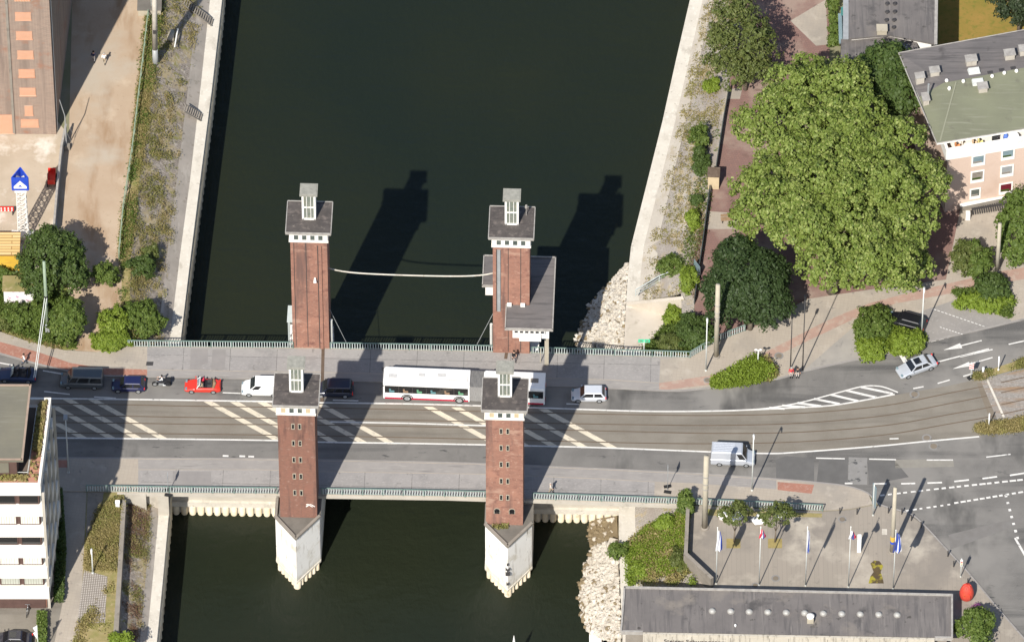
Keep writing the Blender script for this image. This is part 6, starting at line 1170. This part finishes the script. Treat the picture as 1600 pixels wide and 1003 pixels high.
# --- bicycles
def bicycle(label, px, py, head, m, z):
    t = thing('bicycle', label, 'bicycle', P(px, py, z), math.atan2(head[1], head[0]))
    for x in (.52, -.52):
        mb = MB(); mb.tube([(x + .33 * math.cos(a), 0, .34 + .33 * math.sin(a)) for a in np.linspace(0, 2 * math.pi, 21)], .022, 5, cap=False); mb.tube([(x - .32, 0, .34), (x + .32, 0, .34)], .008, 4); mb.tube([(x, 0, .02), (x, 0, .66)], .008, 4); mb.build('wheel', 'rubber', t)
    mb = MB()
    for a, b in (((-.52, 0, .34), (-.05, 0, .3)), ((-.05, 0, .3), (.4, 0, .8)), ((-.2, 0, .82), (.38, 0, .86)), ((-.05, 0, .3), (-.2, 0, .9)), ((-.2, 0, .8), (-.52, 0, .34)), ((.52, 0, .34), (.36, 0, 1.0))): mb.tube([a, b], .025, 6)
    mb.build('frame', m, t); mb = MB(); mb.tube([(.34, -.28, 1.02), (.36, 0, 1.0), (.34, .28, 1.02)], .018, 6); mb.build('handlebar', 'rim', t); mb = MB(); mb.box((-.22, 0, .93), (.26, .14, .06)); mb.build('saddle', 'black', t, bevel=.02)
bicycle('red bicycle leaning at the promenade railing', 1089, 441, (.2, 1), 'red', -.03); bicycle('silver bicycle parked in the shade below the office building', 43, 957, (.1, 1), 'rim', 0)

# ------------------------------------------------------------------ poles, lamps, signs, flags
def pole_thing(name, label, cat, px, py0, py1, r0, r1, m, z=.12, group=None, part='pole', collar=0):
    q = P(px, py0, z); h = (py0 - py1) / 9.09; t = thing(name, label, cat, q, 0, group); mb = MB(); mb.tube([(0, 0, -.2), (0, 0, h * .5), (0, 0, h)], [r0, (r0 + r1) / 2, r1], 14); mb.build(part, m, t, smooth=True)
    mb = MB(); mb.lathe([(r0 * 1.5, 0), (r0 * 1.5, .12), (r0 * 1.15, .2)], 14); mb.build('base', 'wallgrey' if r0 > .2 else m, t)
    if collar:
        for z_ in (h * .55, h * .62, h * .72): mb = MB(); mb.lathe([(r0 * 1.04, z_), (r0 * 1.04, z_ + .12)], 14); mb.build('band', 'roof_edge', t)
    return t, h
pole_thing('tram_column', 'thick pale concrete column at the plaza railing beside the silver panel van', 'column', 1101, 824, 713, .33, .28, 'column', .1, 'concrete tram columns', 'shaft', 1)
pole_thing('tram_column', 'pale concrete column between the white street lamp and the dark round tree', 'column', 1119, 557, 446, .29, .25, 'column', .12, 'concrete tram columns', 'shaft', 1)
pole_thing('tram_column', 'slim pale concrete column by the shrubs behind the parking lot', 'column', 1558, 423, 350, .25, .2, 'column', .12, 'concrete tram columns', 'shaft')
t, h = pole_thing('tram_column', 'pale concrete column on the plaza with yellow and blue stickers', 'column', 1394, 862, 762, .27, .2, 'column', .1, 'concrete tram columns', 'shaft')
for z_, m_ in ((1.6, 'blue_sign'), (2.0, 'yellow'), (2.4, 'yellow')): mb = MB(); mb.lathe([(.275, z_), (.275, z_ + .3)], 14); mb.build('sticker', m_, t)
t, h = pole_thing('tram_pole', 'thick pale green tram pole with two white span cables', 'pole', 75, 523, 410, .2, .16, 'pole_green', .0); mb = MB(); mb.lathe([(.24, 6.4), (.24, 6.7)], 14); mb.build('clamp', 'black', t); mb = MB(); mb.box((0, -.25, 1.4), (.5, .3, 1.1)); mb.build('switch_box', 'metal_grey', t, bevel=.03)
for s, w_ in ((-.12, 'upper'), (.12, 'lower')):
    mb = MB(); a, b = Vector(t.location) + Vector((s, -.1, 6.5)), P(50, 600, 20) + Vector((s * 2, 0, 0)); b = P(54 + s * 10, 590, 3.0); mb.tube([a, a.lerp(b, .5) - Vector((0, 0, .12)), b], .05, 6); tag(mb.build('span_cable', 'pole_light'), 'white span cable from the green tram pole down to the street', 'cable', 'white span cables')
def lamp(label, px, py0, py1, z=.12, arm=(0, -1), two=False, m='pole_light', style='oval'):
    t, h = pole_thing('street_lamp', label, 'lamp', px, py0, py1, .09, .06, m, z, 'street lamps')
    if style == 'oval':
        for s in ((-1, 1) if two else (1,)):
            mb = MB(); ax = Vector((arm[0] * s, arm[1] * s, 0)); mb.tube([(0, 0, h - .05), ax * .25 + Vector((0, 0, h + .05)), ax * (.42 if two else .9) + Vector((0, 0, h + .08))], [.05, .14, .05], 8); mb.build('lamp_head', 'white', t, smooth=True)
    else: mb = MB(); mb.box((0, 0, h), (.45, .75, .14)); mb.build('lamp_head', 'metal_grey', t, bevel=.03)
    return t
lamp('slim white street lamp beside the concrete column on the north pavement', 1103, 579, 497); lamp('slim white street lamp in front of the silver panel van', 1175, 766, 678)
lamp('slim white street lamp beside the black parked car', 1440, 524, 449); lamp('white lamp with square head beside the office building in shadow', 107, 738, 652, style='square')
lamp('short white double headed lamp in the tall grass bed', 1184, 574, 547, two=True, arm=(1, 0)); lamp('slim grey lamp post on the cobbled strip below the dry weeds', 145, 895, 856, z=0)
for lb, px, y0, y1 in (('dark slim pole beside the person in the red jacket', 1235, 577, 492), ('dark slim pole behind the person in the dark top', 1254, 579, 463)): t, h = pole_thing('signal_pole', lb, 'pole', px, y0, y1, .07, .05, 'dark_metal', .12, 'dark slim poles'); mb = MB(); mb.box((0, 0, h - .3), (.25, .25, .6)); mb.build('lamp_head', 'black', t)
# flagpoles and flags
def flag(label, px, z0, z1, wd, cols, base_py, thick=.0):
    q = P(px, base_py, .1); n = 14; mb = MB(); rows = []
    for i in range(9):
        z = z1 - (z1 - z0) * i / 8; row = []
        for j in range(n):
            u = j / (n - 1); x = wd * u * (.35 + .65 * (i / 8) ** .7 if i < 8 else .9); y = .14 * math.sin(u * 11 + i * .5) * (.3 + u); row.append((q.x + .06 + x - wd * .35 * (i / 8), q.y - .05 + y, z - u * .5 * (1 - i / 9)))
        rows.append(row)
    for i in range(8):
        for j in range(n - 1): mi = min(len(cols) - 1, int(j / (n - 1) * len(cols))); mb.quad(rows[i][j], rows[i + 1][j], rows[i + 1][j + 1], rows[i][j + 1], mi)
    o = mb.build('flag', [M[c] for c in cols]); so_ = o.modifiers.new('cloth', 'SOLIDIFY'); so_.thickness = .015; return tag(o, label, 'flag', 'limp flags on the plaza poles')
M['flag_blue'] = mat('flag_blue', (.03, .07, .35), None, rough=.8); M['flag_navy'] = mat('flag_navy', (.05, .06, .18), None, rough=.8); M['flag_white'] = mat('flag_white', (.60, .60, .63), None, rough=.8)
for lb, px, b, tp, fl in (('white flagpole with the white and blue flag nearest the parapet wall', 1119, 912, 824, ('white flag with blue edge on the pole nearest the parapet wall', 5.6, 9.4, .95, ('flag_white', 'flag_white', 'flag_blue'))),
                      ('white flagpole carrying the red white and blue flag', 1186, 914, 823, ('red flag with white and blue on the second pole from the parapet wall', 8.0, 9.8, 1.0, ('red_cloth', 'flag_white', 'flag_navy', 'red_cloth'))),
                      ('white flagpole carrying the narrow furled flag', 1258.5, 915, 823, ('narrow furled white and blue flag on the middle pole', 5.6, 9.8, .5, ('flag_white', 'flag_blue', 'flag_white'))),
                      ('white flagpole by the white information pillar', 1325.5, 917, 823, ('white and red flag on the pole by the information pillar', 8.2, 9.9, 1.1, ('flag_white', 'flag_navy', 'red_cloth'))),
                      ('white flagpole beside the stickered concrete column', 1395.5, 920, 828, ('broad white and blue banner flag beside the stickered column', 6.2, 9.9, 1.3, ('flag_navy', 'flag_blue', 'flag_white', 'flag_blue', 'flag_white')))):
    t, h = pole_thing('flagpole', lb, 'flagpole', px, b, tp, .06, .04, 'pole_light', .1, 'white flagpoles'); mb = MB(); mb.lathe([(.01, h), (.07, h + .06), (.01, h + .13)], 8); mb.build('finial', 'white', t); flag(fl[0], px + .5, fl[1] + .3, fl[2], fl[3] * .8, fl[4], b)
t, h = pole_thing('flagpole', 'white flagpole in the hedge shade at the bottom photo edge', 'flagpole', 61, 1035, 976, .05, .04, 'pole_light', 0); q = P(61, 1035, 0); mb = MB()
for k in range(6): mb.add([(q.x - .05, q.y + .03 * (k % 2), h - .1 - k * .3), (q.x - .45 + .12 * (k % 3), q.y + .06, h - .5 - k * .3), (q.x - .3 + .1 * (k % 3), q.y - .06, h - .8 - k * .3), (q.x - .05, q.y, h - .4 - k * .3)], [(0, 1, 2, 3)])
x = mb.build('flag', 'flag_white'); x.modifiers.new('cloth', 'SOLIDIFY').thickness = .015; tag(x, 'plain white flag hanging over the short clipped hedge', 'flag')
# banner sign, signals, island sign, posts
t, h = pole_thing('banner_sign', 'tall narrow blue and white banner sign at the plaza corner', 'sign', 1364, 805, 756, .07, .06, 'pole_light', .1); mb = MB(); mb.box((.05, 0, 3.4), (.12, .9, 3.4), R(20)); mb.build('panel', 'glass_blue', t, bevel=.02); mb = MB(); mb.box((.12, -.1, 3.0), (.06, .5, 1.6), R(20)); mb.build('emblem', 'blue_sign', t)
def signal(label, px, py0, py1, m='dark_metal', z=.12):
    t, h = pole_thing('traffic_light', label, 'traffic light', px, py0, py1, .06, .05, m, z); mb = MB(); mb.box((0, -.18, h - .55), (.28, .22, .95)); o = mb.build('signal_head', 'black' if m != 'pole_light' else 'white', t, bevel=.03)
    for k, c in enumerate(('red', 'yellow', 'pole_green')): mb = MB(); mb.tube([(0, -.3, h - .25 - k * .3), (0, -.28, h - .25 - k * .3)], .1, 10); mb.build('lens', c, o)
signal('dark traffic light on the pavement edge beside the office building', 87, 736, 656); signal('white traffic light at the kerb near the red egg shaped kiosk', 1501, 901, 872, 'pole_light')
t, h = pole_thing('keep_right_sign', 'red and white striped sign on the tip of the traffic island', 'sign', 1517, 590, 566, .05, .05, 'pole_light', .02); mb = MB(); mb.box((0, -.08, h - .6), (.5, .06, .95)); s = mb.build('panel', 'sign_white', t)
for k in range(3): mb = MB(); mb.add([(-.25, -.12, h - 1.0 + k * .3), (.25, -.12, h - .85 + k * .3), (.25, -.12, h - .7 + k * .3), (-.25, -.12, h - .85 + k * .3)], [(0, 1, 2, 3)]); mb.build('stripe', 'red', s)
mb = MB(); mb.box((.0, 0, .07), (.85, .5, .14), R(35)); mb.build('base_block', 'rubber', t, bevel=.03)
for lb, px, y0, y1 in (('white marker post at the lower traffic island tip', 1545, 665, 646), ('white marker post on the upper traffic island', 1560, 578, 557)): pole_thing('marker_post', lb, 'post', px, y0, y1, .07, .07, 'sign_white', .13, 'white marker posts')
t, h = pole_thing('marker_post', 'short white bollard next to the red and white sign', 'bollard', 1536, 583, 574, .13, .12, 'sign_white', .13)
for lb, px, y0, y1 in (('thin edge-on sign on rubber feet beside the plaza railing', 1043, 765, 729), ('thin edge-on sign on the railing by the wing wall', 263, 770, 741)):
    t, h = pole_thing('temporary_sign', lb, 'sign', px, y0, y1, .035, .035, 'metal_grey', .12); mb = MB(); mb.box((0, 0, h - .5), (.05, .75, .9)); mb.build('panel', 'metal_grey', t); mb = MB(); mb.box((0, -.35, .06), (.8, .35, .12), R(-12)); mb.box((0, .45, .06), (.8, .35, .12), R(12)); mb.build('foot', 'rubber', t)
t, h = pole_thing('waterway_sign', 'bright green double panel sign on the railing above the concrete ramp', 'sign', 1006, 556, 531, .05, .05, 'pole_light', .0); M['sign_green'] = mat('sign_green', (.06, .50, .27), None, rough=.5)
for s in (-1, 1): mb = MB(); mb.box((s * .34, -.06, h - .1), (.62, .05, .5)); o = mb.build('panel', 'sign_green', t); mb = MB(); mb.box((s * .34, -.095, h - .1), (.3, .02, .16)); mb.build('emblem', 'roof_green', o)
# bollards along the plaza kerb
first = None
for k, (px, py, lb) in enumerate(((1312, 802, 'dark bollard nearest the end of the green railing'), (1339, 803, 'dark bollard between railing end and banner sign'), (1388, 801, 'dark bollard beside the stickered column'), (1409, 803, 'dark bollard across the concrete column shadow'), (1424, 813, 'dark bollard at the dashed crossing corner'), (1439, 824, 'dark bollard where the kerb bends away'), (1481, 869, 'dark bollard up the kerb from the white traffic light'), (1490, 885, 'dark bollard next to the white traffic light'), (1512, 912, 'dark bollard behind the red egg shaped kiosk'))):
    q = P(px, py, .1)
    if first is None:
        first = thing('bollard', lb, 'bollard', q, 0, 'bollards along the plaza kerb'); mb = MB(); mb.tube([(0, 0, -.1), (0, 0, .85)], .07, 10); mb.build('post', 'dark_metal', first); mb = MB(); mb.lathe([(.09, .85), (.09, .92), (.03, .98)], 10); mb.build('cap', 'dark_metal', first)
    else: c = copy_tree(first); c.location = q; c['label'] = lb
t, _h = pole_thing('info_pillar', 'white rectangular information pillar standing on the plaza', 'pillar', 1342, 860, 840, .1, .1, 'metal_grey', .1); mb = MB(); mb.box((0, 0, 1.25), (.42, .55, 2.5)); mb.build('panel', 'sign_white', t, bevel=.02)
lay('utility_lid', [(1378, 826), (1386, 826), (1386, 835), (1378, 835)], 'coping', .104)
def blob(name, pts, m, z): lay(name, pts, m, z)
blob('moss_patch', [(1360, 880), (1366, 875), (1374, 876), (1380, 884), (1376, 893), (1379, 902), (1381, 911), (1357, 911), (1360, 900), (1365, 893)], mat('moss_patch', (.10, .07, .03), (.06, .045, .03), 1.2, .95, [((.28, .24, .03), .9, .5, .58, None)]), .105)
for px in (1146, 1211): lay('tree_plate', [(px - 11, 841), (px + 11, 841), (px + 11, 856), (px - 11, 856)], mat('tree_plate', (.30, .235, .09), (.22, .175, .07), 1.5, .9), .106)
for lb, px, py in (('white wrapped figure like boulder in the planting strip by the tram column', 1128, 806), ('white boulder between the two small plaza trees', 1187, 812), ('white standing stone under the second small plaza tree', 1222, 806), ('white boulder at the stem of the first small plaza tree', 1150, 811)):
    mb = MB()
    for k in range(3): rock(mb, P(px, py, .45) + Vector((random.uniform(-.3, .3), random.uniform(-.2, .2), k * .35)), .75 - k * .18, 0)
    tag(mb.build('boulder', 'white'), lb, 'boulder', 'white boulders on the plaza')
lay('planting_strip', [(1106, 795), (1285, 802), (1284, 808), (1105, 805)], 'dry_grass', .108)
q = P(1510, 934, .1); t = thing('kiosk', 'big red egg shaped strawberry kiosk at the kerb', 'kiosk', q); mb = MB(); mb.lathe([(.42, 0), (.7, .26), (.8, .78), (.76, 1.3), (.58, 1.85), (.32, 2.2), (.05, 2.32)], 22)
M['berry'] = mat('berry', (.60, .075, .045), (.52, .055, .04), 2, .5, [((.30, .09, .03), 4.5, .6, .66, None)]); mb.build('shell', 'berry', t, smooth=True); mb = MB()
for k in range(7): a = k * .898; mb.add([(0, 0, 2.38), (.36 * math.cos(a - .25), .36 * math.sin(a - .25), 2.24), (.55 * math.cos(a), .55 * math.sin(a), 2.0), (.36 * math.cos(a + .25), .36 * math.sin(a + .25), 2.24)], [(0, 1, 2, 3)])
mb.build('calyx', 'berry', t); mb = MB(); mb.box((0, -.74, 1.05), (.7, .12, .5)); mb.build('counter', 'berry', t)
q = P(184, 793, 0); t = thing('cabinet', 'small white switch cabinet at the end of the low retaining wall', 'cabinet', q); mb = MB(); mb.box((0, 0, .5), (.45, .4, 1.0)); mb.build('body', 'white', t, bevel=.02); mb = MB(); mb.box((0, 0, 1.03), (.52, .46, .06)); mb.build('lid', 'white', t)
# fences and small railings
railing('thin green wire fence along the sand path and its grass verge', [(232, 28), (221, 122), (207, 240), (193, 330), (186, 405)], z=-.03, h=1.3, m='pole_green', mbar='pole_green', post=2.6, gap=.8, name='wire_fence', cat='fence', group=None, br=.012)
railing('dark promenade railing along the top of the pale bank', [(1140, 140), (1131, 190), (1119, 268)], z=-.03, h=1.1, m='rail_dark', mbar='rail_dark', post=2.2, gap=.25, name='promenade_railing', group='dark promenade railings')
railing('dark promenade railing from the brick hut down to the shrubs', [(1109, 300), (1098, 385), (1085, 475)], z=-.03, h=1.1, m='rail_dark', mbar='rail_dark', post=2.2, gap=.25, name='promenade_railing', group='dark promenade railings')
railing('pale handrail climbing above the concrete ramp', [(993, 462), (1030, 440), (1066, 426)], z=-2.4, h=1.0, bars=False, m='railing_bars', post=2.6, name='ramp_handrail', group=None)
for lb, p0, p1 in (('steps cut in the bank near the white tram mast', (289, 4), (331, 36)), ('steps cut in the bank halfway along the water', (289, 170), (314, 184))):
    a, b = P(*p0, -1.6), P(*p1, -3.3); t = thing('bank_steps', lb, 'steps', a); n = 14 if p0[1] < 50 else 9
    for k in range(n): c = a.lerp(b, k / (n - 1)); mb = MB(); mb.box(c + Vector((0, 0, .03)), (.14, 1.0, .2), R(-12)); mb.build('tread', 'wallgrey', t, world=True)
    mb = MB(); mb.tube([a + Vector((0, -.6, .1)), b + Vector((0, -.6, .1))], .06, 5); mb.tube([a + Vector((0, .6, .1)), b + Vector((0, .6, .1))], .06, 5); mb.build('string', 'concrete_dark', t, world=True)
# lattice advertising mast
q = P(37, 371, 0); t = thing('lattice_mast', 'white lattice mast with blue triangle sign box on top', 'mast', q); mb = MB(); mb.box((-.1, 0, .3), (2.5, 1.1, .6)); mb.build('plinth', 'white', t)
hm, a0, a1 = 8.3, .56, .48; mb = MB(); cr = lambda s, u: [(sx * (a0 + (a1 - a0) * u), sy * (a0 + (a1 - a0) * u), .6 + (hm - .6) * u) for sx, sy in ((-1, -1), (1, -1), (1, 1), (-1, 1))]
for i in range(4): mb.tube([cr(0, 0)[i], cr(0, 1)[i]], .06, 6)
mb.build('leg', 'white', t); mb = MB()
for k in range(9):
    for i in range(4):
        A, B = cr(0, k / 9), cr(0, (k + 1) / 9); mb.tube([A[i], B[(i + 1) % 4]], .035, 5); mb.tube([A[(i + 1) % 4], B[i]], .03, 5); mb.tube([B[i], B[(i + 1) % 4]], .035, 5)
mb.build('lattice', 'white', t)
mb = MB(); mb.box((0, 0, hm + .15), (1.35, 1.1, .5)); hd = mb.build('sign_box', 'white', t); z0, z1 = hm + .4, hm + 2.5; tri = [Vector((-.95, -.6, 0)), Vector((.95, -.6, 0)), Vector((.0, 1.0, 0))]
for i in range(3):
    a, b = tri[i], tri[(i + 1) % 3]; d = b - a; an = math.atan2(d.y, d.x); mid = a + d / 2; n = Vector((d.y, -d.x, 0)).normalized()
    mb = MB(); mb.box(mid + Vector((0, 0, (z0 + z1) / 2)), (d.length - .06, .1, z1 - z0), an); pn = mb.build('sign_panel', 'blue_sign', hd)
    for off, sgn in ((.065, 1), (-.065, -1)):
        mb = MB(); e = d.normalized(); C = mid + n * off + Vector((0, 0, z0 + .35)); hh = 1.3; wq = .72
        O = [C - e * wq, C + e * wq, C + e * wq + Vector((0, 0, .35)), C + Vector((0, 0, hh)) , C - e * wq + Vector((0, 0, .35))]; I = [C - e * .25 + Vector((0, 0, .28)), C + e * .25 + Vector((0, 0, .28)), C + e * .25 + Vector((0, 0, .3)), C + Vector((0, 0, .62)), C - e * .25 + Vector((0, 0, .3))]
        mb.add(O + I, [(k, (k + 1) % 5, 5 + (k + 1) % 5, 5 + k) for k in range(5)]); mb.build('emblem', 'sign_white', pn)
for lb, xx in (('red and white striped barrier boards at the photo edge in the yard', 0),):
    q = P(8, 334, 0); t = thing('barrier', lb, 'barrier', q); mb = MB(); mb.box((0, 0, .8), (2.0, .08, .75)); b = mb.build('board', 'red', t)
    for r_ in range(2):
        for k in range(5): mb = MB(); mb.box((-.8 + k * .4, -.06, .62 + r_ * .36), (.17, .05, .16)); mb.build('stripe', 'sign_white', b)
    for s in (-.85, .85): mb = MB(); mb.box((s, 0, .3), (.08, .5, .6)); mb.build('foot', 'dark_metal', t)
q = P(81, 290, 0); t = thing('handcart', 'small red cart beside the panel wall in the yard', 'cart', q); mb = MB(); mb.box((0, .5, .75), (.85, 1.9, .12)); mb.box((0, -.4, 1.05), (.85, .12, .6)); mb.box((-.4, .5, 1.0), (.06, 1.9, .5)); mb.box((.4, .5, 1.0), (.06, 1.9, .5)); mb.box((0, 1.4, 1.05), (.85, .12, .6)); mb.build('body', 'red', t); 
for s in (-1, 1):
    for y in (-.1, 1.1): mb = MB(); mb.tube([(s * .42, y, .35), (s * .54, y, .35)], .34, 14); mb.build('wheel', 'rubber', t)
# tram mast, hut and tank at the top of the bank
q = P(243, 104, -.6); t = thing('timber_mast', 'tall pale leaning mast with bluish foot standing on the bank verge', 'mast', q); mb = MB(); mb.tube([(0, 0, -.5), (.02, 0, 3.0)], [.34, .33], 14); mb.build('foot', 'metal_grey', t, smooth=True); mb = MB(); mb.tube([(.02, 0, 3.0), (.35, 0, 18)], [.33, .28], 14); mb.build('shaft', 'coping', t, smooth=True); mb = MB(); mb.box((.1, -.3, 6.2), (.4, .3, .5)); mb.build('bracket', 'dark_metal', t)
q = P(231, 25, 0); t = thing('bank_hut', 'low grey flat topped concrete chamber behind the leaning mast', 'chamber', q); mb = MB(); mb.box((.2, .9, .5), (2.6, 1.9, 1.0)); mb.build('wall', 'column', t); mb = MB(); mb.box((.2, .9, 1.05), (2.8, 2.1, .12)); mb.build('lid', 'concrete_dark', t)
pole_thing('thin_pole', 'thin white pole beside the grey concrete chamber', 'pole', 237, 20, -40, .06, .05, 'pole_light', 0)
q = P(266, 68, -1.2); t = thing('tank', 'beige rounded tank with white pipe on the bank', 'tank', q); mb = MB(); mb.tube([(0, -.1, .55), (.1, 1.3, .55)], .42, 14); mb.build('shell', 'column', t, smooth=True); mb = MB(); mb.box((0, -.1, .1), (.9, .5, .4)); mb.box((.05, 1.0, .1), (.9, .5, .4)); mb.build('saddle', 'wallgrey', t); mb = MB(); mb.tube([(.55, -1.2, .7), (.85, 1.5, .8)], .09, 8); mb.build('pipe', 'white', t)
q = P(104, 232, 0); t = thing('street_mast', 'slim grey mast with guy wires near the warehouse corner', 'mast', q); mb = MB(); mb.tube([(0, 0, 0), (.0, 0, 5.5), (-.5, 0, 8.2)], [.07, .06, .04], 8); mb.build('pole', 'metal_grey', t); mb = MB(); mb.tube([(0, 0, 5), (.9, 1.6, 0)], .02, 4); mb.tube([(0, 0, 3), (.7, .5, 0)], .02, 4); mb.build('guy_wire', 'metal_grey', t); mb = MB(); mb.box((.1, -.1, .35), (.6, .5, .7)); mb.build('base', 'wallgrey', t)
# bench and planter on the promenade
q = P(1138, 346, -.03); t = thing('bench', 'dark bench frame on the pale promenade band', 'bench', q, R(5)); mb = MB()
for y in (-.2, 0, .2): mb.box((0, y, .45), (1.7, .15, .06))
mb.build('seat', 'timber', t)
for s in (-.7, .7): mb = MB(); mb.box((s, 0, .21), (.08, .5, .42)); mb.build('leg', 'dark_metal', t)
mb = MB(); mb.box((0, .3, .75), (1.7, .06, .35)); mb.build('backrest', 'timber', t)
t = thing('glass_screen', 'blue tinted glass screen leaning at the promenade railing', 'screen', P(1092, 428, 0)); mb = MB(); a, b = P(1084, 420, 0), P(1094, 433, 0); d = b - a; mb.box(a + d / 2 + Vector((0, 0, .9)), (d.length, .05, 1.5), math.atan2(d.y, d.x)); mb.build('pane', 'glass_blue', t, world=True); mb = MB()
for p in (a, b): mb.box(p + Vector((0, 0, .85)), (.07, .07, 1.7))
mb.build('frame', 'dark_metal', t, world=True)
# boats
q = P(932, 1003, WZ); t = thing('cabin_boat', 'white cabin boat moored at the foot of the rubble', 'boat', q, R(90)); mb = MB(); rs = []
for x, w_ in ((2.3, .55), (1.9, .74), (0, .8), (-2.6, .76)): rs.append([(x, -w_ * .7, -.2), (x, -w_, .75), (x, w_, .75), (x, w_ * .7, -.2)])
mb.loft(rs); mb.build('hull', 'white', t); mb = MB(); mb.box((-.6, 0, 1.1), (2.6, 1.25, .7), taper=.9); cb = mb.build('cabin', 'white', t, bevel=.05); mb = MB(); mb.box((.66, 0, 1.15), (.1, .9, .38)); mb.build('windscreen', 'glass_blue', cb); mb = MB(); mb.box((1.4, 0, .78), (.35, .3, .06)); mb.build('hatch', 'glass', t)
q = P(803, 1046, WZ); t = thing('sailing_boat', 'white mast tip of a sailing boat at the photo edge', 'boat', q, R(90)); mb = MB(); rs = []
for x, w_ in ((3.4, .05), (2, .7), (0, 1.05), (-2.8, .8)): rs.append([(x - 3.3, -w_ * .6, -.2), (x - 3.3, -w_, .7), (x - 3.3, w_, .7), (x - 3.3, w_ * .6, -.2)])
mb.loft(rs); mb.build('hull', 'white', t); mb = MB(); mb.tube([(0, 0, .6), (0, 0, 4.8), (0, 0, 6.0)], [.22, .16, .03], 8); mb.build('mast', 'white', t)
